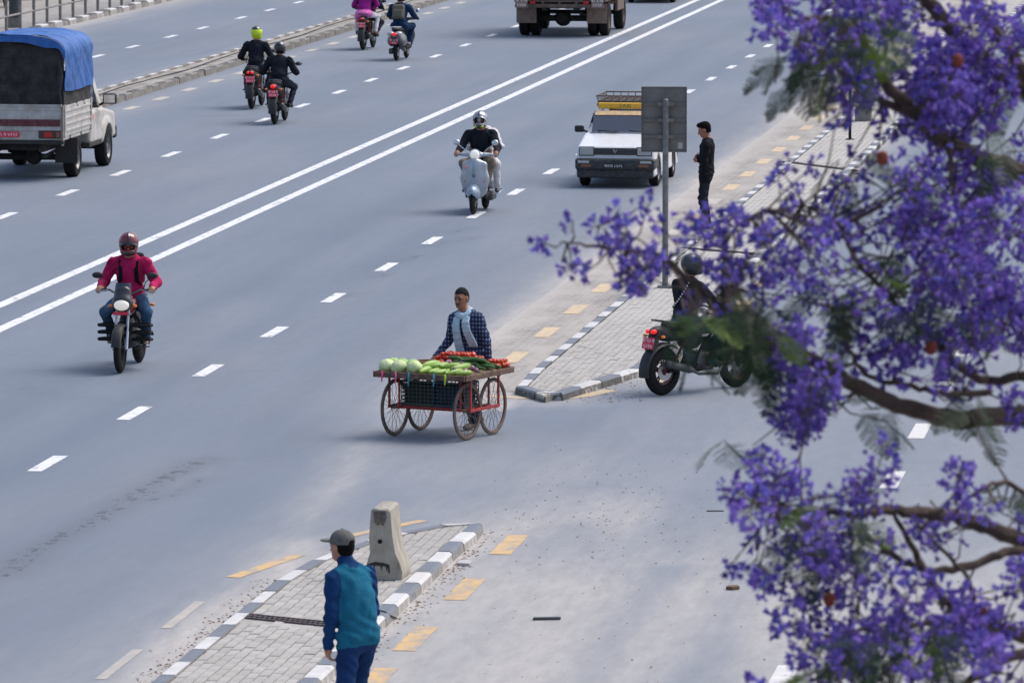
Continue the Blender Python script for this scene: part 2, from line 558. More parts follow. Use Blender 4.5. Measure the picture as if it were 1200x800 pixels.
for tk in (-6.1, -5.2):                                    # wheel tracks wipe the dust off the service road
    dust -= .30 * np.exp(-((TT - tk) / .28) ** 2) * serv * (UU < U_NTIP - 2)
dm = np.abs(TT - T_MED_R)
dust = np.maximum(dust, .8 * np.exp(-np.maximum(TT - T_MED_R, 0) / .55) * (TT > T_MED_R - .2) * (.8 + .4 * nz2))
dust = np.maximum(dust, .55 * np.exp(-np.abs(TT - T_MED_L) / .4))
dust = np.maximum(dust, .8 * np.exp(-np.abs(TT - T_FARK) / .8))
for tk in (-11.2, -14.1, -15.6, -18.6, -21.8):
    dust -= .05 * np.exp(-((TT - tk) / .35) ** 2)
dust = np.clip(dust, 0, 1)
wear = np.zeros_like(TT)
def wpath(pix, w, amt):
    global wear
    pth = [TU(*p) for p in pix]
    wear = np.maximum(wear, amt * np.exp(-(seg_dist(TT, UU, pth) / w) ** 2))
wpath([(0, 675), (40, 645), (80, 625), (120, 605), (150, 585), (190, 560), (245, 537)], .26, 1.0)
wpath([(150, 590), (200, 580), (240, 560)], .2, .85)
for c in [(538, 269), (510, 285), (478, 302), (445, 322), (410, 345), (548, 279)]:
    wpath([(c[0] - 8, c[1] + 4), (c[0] + 12, c[1] - 2)], .13, .9)
wpath([(240, 134), (275, 139), (300, 143)], .2, .8)
wpath([(0, 450), (60, 462), (120, 470)], .2, .45)
# darker asphalt in the near left lanes, lens vignetting painted in, and oil-darkened wheel paths
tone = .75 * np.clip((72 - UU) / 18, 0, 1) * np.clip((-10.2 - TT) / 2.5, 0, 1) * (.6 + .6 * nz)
for tk in (-11.4, -12.2, -14.0, -15.4, -18.2, -19.4, -21.4, -22.6, -26.4, -29.5):
    tone = np.maximum(tone, .30 * np.exp(-((TT - tk - .25 * (vnoise(UU * .05, UU * 0 + tk, 11) - .5)) / .38) ** 2) * (.5 + vnoise(TT * 1.2 + 7, UU * .08, 13)))
nt_, nu_ = TT.shape
verts = np.stack([TT.ravel(), UU.ravel(), np.zeros(TT.size)], 1)
idx = np.arange(TT.size).reshape(nt_, nu_)
faces = np.stack([idx[:-1, :-1].ravel(), idx[1:, :-1].ravel(), idx[1:, 1:].ravel(), idx[:-1, 1:].ravel()], 1)
me = bpy.data.meshes.new('road')
me.from_pydata(verts.tolist(), [], faces.tolist())
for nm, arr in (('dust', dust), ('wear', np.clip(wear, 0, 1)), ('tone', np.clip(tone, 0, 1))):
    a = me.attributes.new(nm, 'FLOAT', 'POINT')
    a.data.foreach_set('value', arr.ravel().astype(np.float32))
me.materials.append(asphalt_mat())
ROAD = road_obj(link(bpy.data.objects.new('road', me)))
tag(ROAD, 'worn blue grey asphalt road with dusty edges', kind='structure')

GROUNDM = M('dry_ground', (.20, .18, .15), .95, var=.3, scale=.6, bump=.4, bscale=6)
mb = MB()
mb.add([(-1500, -600, -.03), (1500, -600, -.03), (1500, 2600, -.03), (-1500, 2600, -.03)], [(0, 1, 2, 3)])
tag(mb.build('ground', GROUNDM), 'flat bare ground under and around the road', kind='structure')

# ------------------------------------------------------------ paint
def paint_mat(name, col, worn=.5, under=(.16, .17, .185)):
    m, nt, bs = nodes_of(name)
    oi = nt.nodes.new('ShaderNodeObjectInfo')
    tc = nt.nodes.new('ShaderNodeTexCoord')
    ad = N(nt, 'ShaderNodeVectorMath', operation='ADD')
    nt.links.new(tc.outputs['Object'], ad.inputs[0])
    cb = nt.nodes.new('ShaderNodeCombineXYZ')
    rr = mth(nt, 'MULTIPLY', oi.outputs['Random'], 40.0)
    nt.links.new(rr, cb.inputs[0]); nt.links.new(rr, cb.inputs[1])
    nt.links.new(cb.outputs[0], ad.inputs[1])
    vec = ad.outputs[0]
    c = mixc(nt, ramp(nt, noise(nt, 5, 5, vec=vec), .3, .7), [x * .82 for x in col], col)
    wear_ = ramp(nt, noise(nt, 7, 8, .7, vec=vec, scl=(1, .45, 1)), .74 - worn * .36, .80 - worn * .22)
    c = mixc(nt, wear_, c, under)
    nt.links.new(c, bs.inputs['Base Color'])
    bs.inputs['Roughness'].default_value = .7
    return m
PAINTW = paint_mat('white_road_paint', (.73, .74, .76), .56)
PAINTW2 = paint_mat('dusty_white_road_paint', (.66, .65, .63), .45, (.30, .28, .26))
PAINTY = paint_mat('yellow_road_paint', (.64, .42, .18), .85, (.34, .30, .26))
PAINTYP = paint_mat('pale_dusty_yellow_paint', (.60, .47, .30), .55, (.36, .33, .29))
PAINTP = paint_mat('faded_cream_paint', (.50, .46, .40), .6, (.33, .31, .28))
def dash_mesh(name, w, l, mat, skew=0.0):
    b = MB()
    h = .004
    b.add([(-w / 2, -l / 2, 0), (w / 2, -l / 2, 0), (w / 2, l / 2, 0), (-w / 2, l / 2, 0)], [(0, 1, 2, 3)])
    return b.mesh(name, mat)
def put_dash(name, mesh, t, u, z=.004):
    o = link(bpy.data.objects.new(name, mesh), ROAD)
    o.location = (t, u, z)
    return o
dm1 = dash_mesh('lane_dash', .17, 1.42, PAINTW)
def dash_row(pix_known, u0, u1, mesh=dm1):
    """positions measured in the photograph, carried on at their mean pitch"""
    k = [TU(*p) for p in pix_known]
    t = float(np.mean([q[0] for q in k]))
    uu = [q[1] for q in k]
    pitch = np.median(np.diff(uu)) if len(uu) > 2 else 5.0
    pitch = abs(pitch)
    out = list(uu)
    a = min(uu) - pitch
    while a > u0: out.append(a); a -= pitch
    a = max(uu) + pitch
    while a < u1: out.append(a); a += pitch
    for u in sorted(out): put_dash('lane_dash', mesh, t, u)
dash_row([(53, 543), (155, 484), (244, 434), (322, 389), (391, 349), (455, 313), (508, 282), (560, 252), (603, 225), (646, 201)], 45, 200)
dash_row([(10, 253), (80, 226), (145, 203), (203, 181), (258, 160), (308, 141), (355, 124), (396, 108), (433, 94), (470, 80), (510, 66), (543, 53)], 80, 230)
dash_row([(115, 66), (155, 55), (200, 43), (240, 33), (280, 21), (316, 12), (350, 3)], 110, 230)
dash_row([(906, 795), (957, 712), (1002, 634), (1047, 562), (1083, 505), (1114, 455)], 40, 90, dash_mesh('lane_dash_dusty', .19, 1.5, PAINTW2))
for i, pp in enumerate([[(0, 366), (400, 183), (790, 8)], [(0, 387), (400, 202), (830, 8)]]):
    k = [TU(*p) for p in pp]
    b = MB()
    n = 24
    for j in range(n):
        pass
    tm = float(np.mean([q[0] for q in k]))
    b.add([(-.095, -190, 0), (.095, -190, 0), (.095, 190, 0), (-.095, 190, 0)], [(0, 1, 2, 3)])
    o = b.build('centre_line', PAINTW, ROAD)
    o.location = (tm, 190, .004)
ym = dash_mesh('yellow_dash_pale', .22, 1.35, PAINTYP)
ymf = dash_mesh('cream_dash', .22, 1.2, PAINTP)
yk = [TU(*p) for p in [(605, 419), (640, 390), (674, 363), (707, 338)]]
pit = (yk[-1][1] - yk[0][1]) / 3
ty = float(np.mean([q[0] for q in yk]))
for j in range(0, 26):
    put_dash('edge_dash', ym if j not in (5, 6, 8) else ymf, ty, yk[0][1] + pit * j, .0085)
for pxy in [(312, 663), (215, 720), (140, 778)]:
    t, u = TU(*pxy)
    o = put_dash('edge_dash', dash_mesh('yellow_dash', .15 if pxy[0] == 312 else .10, 1.7, PAINTY if pxy[0] == 312 else paint_mat('almost_gone_cream_paint', (.48, .44, .38), 1.0, (.36, .34, .315))), t, u)
    if pxy[0] == 312: o.rotation_euler.z = -.22
t, u = TU(447, 620)
o = put_dash('edge_dash', dash_mesh('yellow_dash', .14, 1.6, PAINTY), t, u)
o.rotation_euler.z = -.42
ymr = dash_mesh('yellow_dash_right', .21, 1.45, PAINTY)
for pxy in [(597, 638), (545, 690), (487, 748), (438, 798)]:
    put_dash('edge_dash', ymr, *TU(*pxy))
for j in range(5):
    t, u = TU(738, 450)
    put_dash('edge_dash', ym, T_ISL_R + .32, u + .3 + 3.4 * j)
# yellow line round the nose of the far island
b = MB()
pa = [TU(*p) for p in [(572, 464), (610, 466), (650, 468), (685, 464), (716, 457)]]
vs, fs = [], []
for i, p in enumerate(pa):
    q = pa[min(i + 1, len(pa) - 1)]; r = pa[max(i - 1, 0)]
    d = np.array(q) - np.array(r); d /= np.linalg.norm(d)
    n = np.array([d[1], -d[0]]) * .2
    vs += [(p[0] - n[0] * .5, p[1] - n[1] * .5, .004), (p[0] + n[0] * .5, p[1] + n[1] * .5, .004)]
    if i: fs.append((2 * i - 2, 2 * i - 1, 2 * i + 1, 2 * i))
b.add(vs, fs)
b.build('nose_line', PAINTYP, ROAD)
# cream dashes beside the median
pc = TU(205, 105)[1]
for j in range(-6, 22):
    put_dash('edge_dash', ymf, T_MED_R + .62, pc + 3.4 * j)

# ------------------------------------------------------------ gutter of small setts beside the far island
def gutter_mat():
    m, nt, bs = nodes_of('gutter_setts')
    tc = nt.nodes.new('ShaderNodeTexCoord')
    br = N(nt, 'ShaderNodeTexBrick', Scale=1.0)
    br.inputs['Brick Width'].default_value = .22
    br.inputs['Row Height'].default_value = .16
    br.inputs['Mortar Size'].default_value = .012
    br.inputs['Color1'].default_value = (.27, .255, .235, 1)
    br.inputs['Color2'].default_value = (.33, .31, .285, 1)
    br.inputs['Mortar'].default_value = (.17, .16, .15, 1)
    nt.links.new(tc.outputs['Object'], br.inputs['Vector'])
    c = mixc(nt, ramp(nt, noise(nt, 1.3, 7, .65, scl=(1.6, .4, 1)), .36, .62), br.outputs['Color'], (.40, .37, .335))
    sxx = nt.nodes.new('ShaderNodeSeparateXYZ'); nt.links.new(tc.outputs['Object'], sxx.inputs[0])
    c = mixc(nt, mth(nt, 'MULTIPLY', ramp(nt, mth(nt, 'ADD', sxx.outputs[0], mth(nt, 'MULTIPLY', noise(nt, 1.5, 5, .6, scl=(1, .3, 1)), .3)), T_GUT + .55, T_GUT + .1), .85), c, (.44, .415, .385))
    c = mixc(nt, mth(nt, 'MULTIPLY', ramp(nt, noise(nt, 12, 5, .7), .5, .75), .5), c, (.2, .18, .16))
    nt.links.new(c, bs.inputs['Base Color'])
    bs.inputs['Roughness'].default_value = .9
    bumpn(nt, bs, br.outputs['Fac'], -.3, .01)
    return m
b = MB()
b.add([(T_GUT, U_STIP + 1.2, .004), (T_ISL_L + .05, U_STIP + 1.2, .004), (T_ISL_L + .05, 330, .004), (T_GUT, 330, .004)], [(0, 1, 2, 3)])
tag(road_obj(b.build('gutter', gutter_mat())), 'dusty gutter strip of small setts beside the long island', kind='structure')

# ------------------------------------------------------------ kerbed islands
def kerb_mat(name, col, chip, under=(.27, .25, .225)):
    m, nt, bs = nodes_of(name)
    n1 = noise(nt, 9, 7, .7)
    c = mixc(nt, ramp(nt, noise(nt, 4, 4), .3, .7), [x * .85 for x in col], col)
    c = mixc(nt, ramp(nt, n1, chip, chip + .08), c, under)
    # the vertical face has lost much of its paint
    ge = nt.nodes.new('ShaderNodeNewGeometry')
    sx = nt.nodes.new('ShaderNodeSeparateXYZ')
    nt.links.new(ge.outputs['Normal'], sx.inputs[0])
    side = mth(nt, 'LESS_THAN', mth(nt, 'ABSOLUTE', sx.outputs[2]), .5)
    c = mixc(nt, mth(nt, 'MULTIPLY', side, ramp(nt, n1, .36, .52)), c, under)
    nt.links.new(c, bs.inputs['Base Color'])
    bs.inputs['Roughness'].default_value = .8
    bumpn(nt, bs, noise(nt, 30, 5), .3, .01)
    return m
KW = kerb_mat('kerb_white_paint', (.60, .595, .585), .60, (.33, .31, .285))
KD = kerb_mat('kerb_grey_paint', (.165, .185, .22), .64)
KWS = kerb_mat('kerb_white_stained', (.58, .58, .575), .61, (.13, .12, .11))
KDS = kerb_mat('kerb_grey_stained', (.165, .185, .22), .64, (.085, .08, .075))
KDF = kerb_mat('kerb_black_paint', (.07, .07, .075), .62)
CONC = M('mortar_bed', (.20, .185, .165), .95, var=.25, scale=5, bump=.3, bscale=20)
def paver_mat(name, a, bcol):
    m, nt, bs = nodes_of(name)
    oi = nt.nodes.new('ShaderNodeObjectInfo')
    c = mixc(nt, oi.outputs['Random'], a, bcol)
    c = mixc(nt, mth(nt, 'MULTIPLY', ramp(nt, noise(nt, 2.3, 6, .65, coord='Object'), .45, .72), .45), c, (.27, .25, .225))
    c = mixc(nt, .18, c, mixc(nt, ramp(nt, noise(nt, 60, 3, .7), .3, .7), (.22, .21, .2), (.55, .53, .5)))
    nt.links.new(c, bs.inputs['Base Color'])
    bs.inputs['Roughness'].default_value = .88
    bumpn(nt, bs, noise(nt, 45, 4), .25, .006)
    return m
PAVER = paver_mat('concrete_paver', (.345, .33, .305), (.43, .412, .385))

def resample(path, step):
    out, acc = [np.array(path[0], float)], 0.0
    pts = [np.array(p, float) for p in path]
    L = [np.linalg.norm(b - a) for a, b in zip(pts[:-1], pts[1:])]
    tot = sum(L)
    n = max(1, int(round(tot / step)))
    res = []
    for i in range(n + 1):
        s = tot * i / n
        j = 0
        while j < len(L) - 1 and s > L[j]:
            s -= L[j]; j += 1
        res.append(pts[j] + (pts[j + 1] - pts[j]) * (s / L[j]))
    return res
def kerb_run(parent, path, step, side, mats, h=.15, w=.16, z0=-.02, gap=.006, limit=None, phase=0, rough=.006):
    """stones along a path; side = +1 puts the body to the right of the direction of travel"""
    st = resample(path, step)
    nrm = []
    for i in range(len(st)):
        d = st[min(i + 1, len(st) - 1)] - st[max(i - 1, 0)]
        d = d / np.linalg.norm(d)
        nrm.append(np.array([d[1], -d[0]]) * side)
    rest = MB()
    for i in range(len(st) - 1):
        a, b_ = st[i], st[i + 1]
        d = (b_ - a) / np.linalg.norm(b_ - a)
        a2, b2 = a + d * gap, b_ - d * gap
        jig = random.uniform(-rough, rough)
        hz = h + random.uniform(-rough, rough) * .8
        prof = [(jig, z0), (jig + .012, hz - .025), (jig + .03, hz - .004), (jig + .045, hz), (w, hz), (w, z0)]
        secs = []
        for p, nn in ((a2, nrm[i]), (b2, nrm[i + 1])):
            secs.append([(p[0] + nn[0] * o_, p[1] + nn[1] * o_, z) for o_, z in prof])
        q = MB()
        tgt = q if (limit is None or i < limit) else rest
        mi = (i + phase) % 2
        tgt.loft(secs, mi=mi)
        if tgt is q:
            q.build('kerb_stone', mats, parent)
    if rest.f:
        tag(rest.build('kerb_stones_far', mats, parent), kind='stuff')
def inset(path, side, w):
    out = []
    for i in range(len(path)):
        p = np.array(path[i], float)
        d = np.array(path[min(i + 1, len(path) - 1)], float) - np.array(path[max(i - 1, 0)], float)
        d /= np.linalg.norm(d)
        out.append(tuple(p + np.array([d[1], -d[0]]) * side * w))
    return out
def clip_poly(sub, clip):
    """Sutherland-Hodgman; clip must be convex and counter-clockwise"""
    out = list(sub)
    for i in range(len(clip)):
        a, b_ = clip[i], clip[(i + 1) % len(clip)]
        ins = lambda p: (b_[0] - a[0]) * (p[1] - a[1]) - (b_[1] - a[1]) * (p[0] - a[0]) >= 0
        inp, out = out, []
        if not inp: return []
        for j in range(len(inp)):
            p, q = inp[j], inp[(j + 1) % len(inp)]
            pi, qi = ins(p), ins(q)
            if pi: out.append(p)
            if pi != qi:
                den = (b_[0] - a[0]) * (q[1] - p[1]) - (b_[1] - a[1]) * (q[0] - p[0])
                s = ((b_[1] - a[1]) * (p[0] - a[0]) - (b_[0] - a[0]) * (p[1] - a[1])) / den
                out.append((p[0] + s * (q[0] - p[0]), p[1] + s * (q[1] - p[1])))
    return out
def hull(pts):
    pts = sorted(set((round(p[0], 4), round(p[1], 4)) for p in pts))
    def half(ps):
        h = []
        for p in ps:
            while len(h) > 1 and (h[-1][0] - h[-2][0]) * (p[1] - h[-2][1]) - (h[-1][1] - h[-2][1]) * (p[0] - h[-2][0]) <= 0: h.pop()
            h.append(p)
        return h
    return half(pts)[:-1] + half(pts[::-1])[:-1]
def area(p):
    return .5 * sum(p[i][0] * p[(i + 1) % len(p)][1] - p[(i + 1) % len(p)][0] * p[i][1] for i in range(len(p)))
PW, PL, GAP = .098, .31, .010
def paver_poly(b, poly, z0, z1, c=(0, 0)):
    """prism with a chamfered rim"""
    poly = [(p[0] - c[0], p[1] - c[1]) for p in poly]
    cx, cy = sum(p[0] for p in poly) / len(poly), sum(p[1] for p in poly) / len(poly)
    def sh(d): return [(p[0] + (cx - p[0]) / max(.001, math.hypot(cx - p[0], cy - p[1])) * d, p[1] + (cy - p[1]) / max(.001, math.hypot(cx - p[0], cy - p[1])) * d) for p in poly]
    n = len(poly)
    s2 = sh(.008)
    vs = [(p[0], p[1], z0) for p in poly] + [(p[0], p[1], z1 - .005) for p in poly] + [(p[0], p[1], z1) for p in s2]
    fs = [(i, (i + 1) % n, n + (i + 1) % n, n + i) for i in range(n)] + [(n + i, n + (i + 1) % n, 2 * n + (i + 1) % n, 2 * n + i) for i in range(n)] + [tuple(range(2 * n, 3 * n))]
    b.add(vs, fs)
def pave(parent, inner, u0, u1, limit, holes=()):
    inner = hull(inner)
    t0, t1 = min(p[0] for p in inner), max(p[0] for p in inner)
    full = MB()
    paver_poly(full, [(-PW / 2 + GAP / 2, -PL / 2 + GAP / 2), (PW / 2 - GAP / 2, -PL / 2 + GAP / 2), (PW / 2 - GAP / 2, PL / 2 - GAP / 2), (-PW / 2 + GAP / 2, PL / 2 - GAP / 2)], -.05, 0)
    fme = full.mesh('paver', PAVER)
    cells = []
    nc = int((t1 - t0) / PW) + 2
    nr = int((u1 - u0) / PL) + 2
    for r in range(nr):
        for c in range(nc):
            cc = (t0 + (c + .5) * PW, u0 + (r + .5 + (.5 if c % 2 else 0)) * PL)
            q = [(cc[0] + sx * (PW - GAP) / 2, cc[1] + sy * (PL - GAP) / 2) for sx, sy in ((-1, -1), (1, -1), (1, 1), (-1, 1))]
            k = clip_poly(q, inner)
            if len(k) < 3 or area(k) < .004: continue
            if any(h(cc) for h in holes): continue
            cells.append((cc, k, abs(area(k) - (PW - GAP) * (PL - GAP)) < 1e-5))
    cells.sort(key=lambda e: (e[0][1] < 49.2, e[0][1]))
    rest = MB()
    for i, (cc, k, isfull) in enumerate(cells):
        z = KH - .012 + random.uniform(-.004, .004)
        if i < limit:
            if isfull:
                o = link(bpy.data.objects.new('paver', fme), parent)
                o.location = (cc[0], cc[1], z)
                o.rotation_euler = (random.uniform(-.01, .01), random.uniform(-.02, .02), random.uniform(-.01, .01))
            else:
                b = MB(); paver_poly(b, k, -.05, 0, cc)
                o = b.build('paver', PAVER, parent); o.location = (cc[0], cc[1], z)
        else:
            paver_poly(rest, k, z - .03, z)
    if rest.f: tag(rest.build('pavers_far', PAVER, parent), kind='stuff')
    return len(cells)
def island(name, label, path, side, step, u_from, u_to, limit, klimit, phase, kmats, holes=()):
    inner = inset(path, side, .13)
    b = MB()
    ip = inner if area(inner) > 0 else inner[::-1]
    b.prism(ip, 'z', -.02, KH - .032)
    o = road_obj(b.build(name, CONC))
    tag(o, label, kind='structure')
    if klimit:
        u_cut = klimit
        mid_ = [p for p in path if p[1] < u_cut]
        a, z = (path[0][0], u_cut), (path[-1][0], u_cut)
        kerb_run(o, [a] + mid_ + [z], step, side, kmats, h=KH, phase=phase)
        kerb_run(o, [(a[0], 215.0), a], step, side, kmats, h=KH, phase=phase, limit=0)
        kerb_run(o, [z, (z[0], 215.0)], step, side, kmats, h=KH, phase=phase, limit=0)
    else:
        kerb_run(o, path, step, side, kmats, h=KH, phase=phase)
    n = pave(o, inset(path, side, .168), u_from, u_to, limit, holes)
    return o
# drain slots cut across the islands
def slot(pa, pb, w):
    a, b_ = np.array(TU(*pa, KH)), np.array(TU(*pb, KH))
    return a, b_, w
SLOTS = [slot((277, 719), (438, 735), .20), slot((921, 189), (1001, 199), .13), slot((802, 290), (893, 297), .13)]
def hole(s):
    a, b_, w = s
    d = (b_ - a) / np.linalg.norm(b_ - a)
    n = np.array([-d[1], d[0]])
    # pavers whose centre lies in the slot are left out, the concrete surround fills the rest
    return lambda c: abs((np.array(c) - a) @ n) < w * .5 + .13
NEAR = island('paved_island', 'short kerbed paving island with concrete block, ending at the junction', NEAR_PATH, 1, .72, 46.0, U_NTIP + 1, 300, None, 1, [KW, KD], [hole(SLOTS[0])])
SPLIT = island('long_paved_island', 'long kerbed paving island running beside the main road', SPLIT_PATH, 1, .74, U_STIP - .5, 215, 300, 165.0, 0, [KWS, KDS], [hole(SLOTS[1]), hole(SLOTS[2])])
GRATE = M('cast_iron_grate', (.10, .075, .08), .7, .3, var=.3, dirt=(.2, .16, .14), dirt_amt=.3)
VOID = M('drain_dark', (.01, .01, .01), .9)
def grate(s, parent):
    a, b_, w = s
    d = (b_ - a) / np.linalg.norm(b_ - a)
    n = np.array([-d[1], d[0]])
    L = np.linalg.norm(b_ - a)
    ang = math.atan2(d[1], d[0])
    R = Matrix.Rotation(ang, 3, 'Z')
    mid = (a + b_) / 2
    # concrete surround level with the pavers, channel, then the grate
    sb = MB()
    for sgn in (-1, 1):
        c = mid + n * sgn * (w / 2 + .15 * .9)
        sb.box((c[0], c[1], KH - .05), (L / 2 - .18, .115, .034), .004, R)
    sb.build('drain_surround', M('drain_concrete', (.34, .325, .3), .9, var=.2, scale=6, bump=.3), parent)
    ch = MB()
    ch.box((mid[0], mid[1], KH - .0295), (L / 2 - .02, w / 2 + .02, .0025), 0, R)
    ch.build('drain_channel', VOID, parent)
    g = MB()
    for off in (-.48, 0, .48):
        c = mid + n * off * w
        g.box((c[0], c[1], KH - .012), (L / 2, .012, .012), 0, R)
    k = int(L / .055)
    for i in range(k + 1):
        c = a + d * (L * i / k)
        g.box((c[0], c[1], KH - .014), (.009, w * .48, .009), 0, R)
    g.build('drain_grate', GRATE, parent)
grate(SLOTS[0], NEAR); grate(SLOTS[1], SPLIT); grate(SLOTS[2], SPLIT)

# median between the carriageways
MEDM = M('median_fill', (.35, .33, .305), .95, var=.3, scale=1.5, bump=.5, bscale=9, dirt=(.17, .15, .12), dirt_amt=.5)
b = MB()
b.box(((T_MED_R + T_MED_L) / 2, 200, .05), ((T_MED_R - T_MED_L) / 2 - .08, 170, .07))
MED = road_obj(b.build('median', MEDM))
tag(MED, 'low dusty median with dirty kerb stones between the carriageways', kind='structure')
KDD = kerb_mat('kerb_dirty_dark', (.085, .083, .082), .55, (.24, .22, .19))
KDW = kerb_mat('kerb_dirty_pale', (.23, .22, .21), .5, (.17, .155, .14))
KMW = kerb_mat('kerb_median_white', (.58, .58, .58), .6, (.3, .28, .26))
kerb_run(MED, [(T_MED_R, 105.0), (T_MED_R, 225.0)], .8, -1, [KDD, KDW], h=.15, w=.15, rough=.015)
kerb_run(MED, [(T_MED_L, 105.0), (T_MED_L, 225.0)], .8, 1, [KMW, CONC], h=.16, w=.15, rough=.01)
b = MB()
pa = [(T_MED_L + .5, 40 + i * 4, .16 + .03 * math.sin(i * 1.7)) for i in range(60)]
b.tube(pa, .013, 6)
tag(road_obj(b.build('cable', MATTEB)), 'black cable lying along the dusty median', 'cable')

# far pavement with painted kerb and railing
FARM = M('far_paving', (.30, .285, .265), .9, var=.2, scale=2, bump=.3, bscale=14)
b = MB()
b.box((T_FARK - 2.2, 200, .045), (2.12, 180, .065))
FARP = road_obj(b.build('far_pavement', FARM))
tag(FARP, 'grey far pavement behind the metal railing', kind='structure')
kerb_run(FARP, [(T_FARK, 150.0), (T_FARK, 225.0)], .95, -1, [KMW, KDF], h=.16, w=.22, rough=.02)
b = MB()
b.box((1.9, 200, .045), (2.65 - .22, 240, .065))
RP = road_obj(b.build('right_pavement', FARM))
tag(RP, 'grey pavement along the service road under the tree', kind='structure')
kerb_run(RP, [(T_RIGHT, 12.0), (T_RIGHT, 80.0)], .75, 1, [KW, KD], h=.15, w=.24)
# ------------------------------------------------------------ people
def unit(v):
    v = np.array(v, float)
    return v / max(np.linalg.norm(v), 1e-9)
def ik(a, b, l1, l2, hint):
    a, b = np.array(a, float), np.array(b, float)
    d = b - a
    L = np.linalg.norm(d)
    if L > (l1 + l2) * .995:
        b = a + d / L * (l1 + l2) * .995
        d = b - a; L = np.linalg.norm(d)
    x = (l1 * l1 - l2 * l2 + L * L) / (2 * L)
    h = math.sqrt(max(l1 * l1 - x * x, 0))
    e = d / L
    hn = np.array(hint, float) - e * (np.array(hint, float) @ e)
    return a + e * x + unit(hn) * h, b
def hand_prims(W, hd, pn, mat, curl=.5, side=1, g=1.0):
    """palm, four fingers and a thumb; hd = towards the fingers, pn = palm normal"""
    hd = unit(hd); pn = unit(np.array(pn) - hd * (np.array(pn) @ hd))
    sv = np.cross(hd, pn) * side
    W = np.array(W, float)
    pr = [cap(W, W + hd * .05 * g, .026 * g, .03 * g, mat, .02)]
    R = np.stack([sv, hd, pn], 1)
    pr.append(ell(W + hd * .055 * g, (.042 * g, .05 * g, .02 * g), mat, .015, R))
    for i, (off, ln) in enumerate(((-.03, .062), (-.01, .074), (.011, .07), (.03, .055))):
        b0 = W + hd * .092 * g + sv * off * g
        c1, c2 = curl * .9, curl * 2.0
        m1 = b0 + (hd * math.cos(c1) + pn * math.sin(c1)) * ln * .5 * g
        e1 = m1 + (hd * math.cos(c2) + pn * math.sin(c2)) * ln * .5 * g
        pr += [cap(b0, m1, .0105 * g, .0095 * g, mat, .004), cap(m1, e1, .0095 * g, .008 * g, mat, .004)]
    t0 = W + hd * .035 * g - sv * .034 * g
    t1 = t0 + (hd * .75 - sv * .55 + pn * .35) * .038 * g
    t2 = t1 + (hd * .9 + pn * .5) * .03 * g
    pr += [cap(t0, t1, .014 * g, .011 * g, mat, .01), cap(t1, t2, .011 * g, .009 * g, mat, .004)]
    return pr
def head_prims(fr, mat, g=1.0, eyes=(6, 7)):
    e = lambda *v: fr.p(*[x * g for x in v])
    q = lambda r: tuple(x * g for x in r)
    R = fr.R
    pr = [ell(e(0, -.012, .03), q((.077, .098, .095)), mat, .03, R),
          ell(e(0, .018, -.025), q((.064, .078, .088)), mat, .03, R),
          ell(e(0, .045, -.088), q((.04, .042, .03)), mat, .03, R),
          cap(e(0, .092, .006), e(0, .112, -.032), .009 * g, .015 * g, mat, .012),
          cap(e(-.04, .084, .024), e(.04, .084, .024), .01 * g, None, mat, .015),
          cap(e(-.02, .092, -.063), e(.02, .092, -.063), .0085 * g, None, eyes[1], .006)]
    for s in (-1, 1):
        pr.append(ell(e(s * .08, -.008, -.005), q((.01, .024, .034)), mat, .01, R))
        pr.append(ell(e(s * .031, .086, .004), q((.016, .01, .009)), eyes[0], .004, R))
        pr.append(cap(e(s * .014, .096, .026), e(s * .046, .086, .028), .006 * g, .004 * g, eyes[0], .003))
    return pr
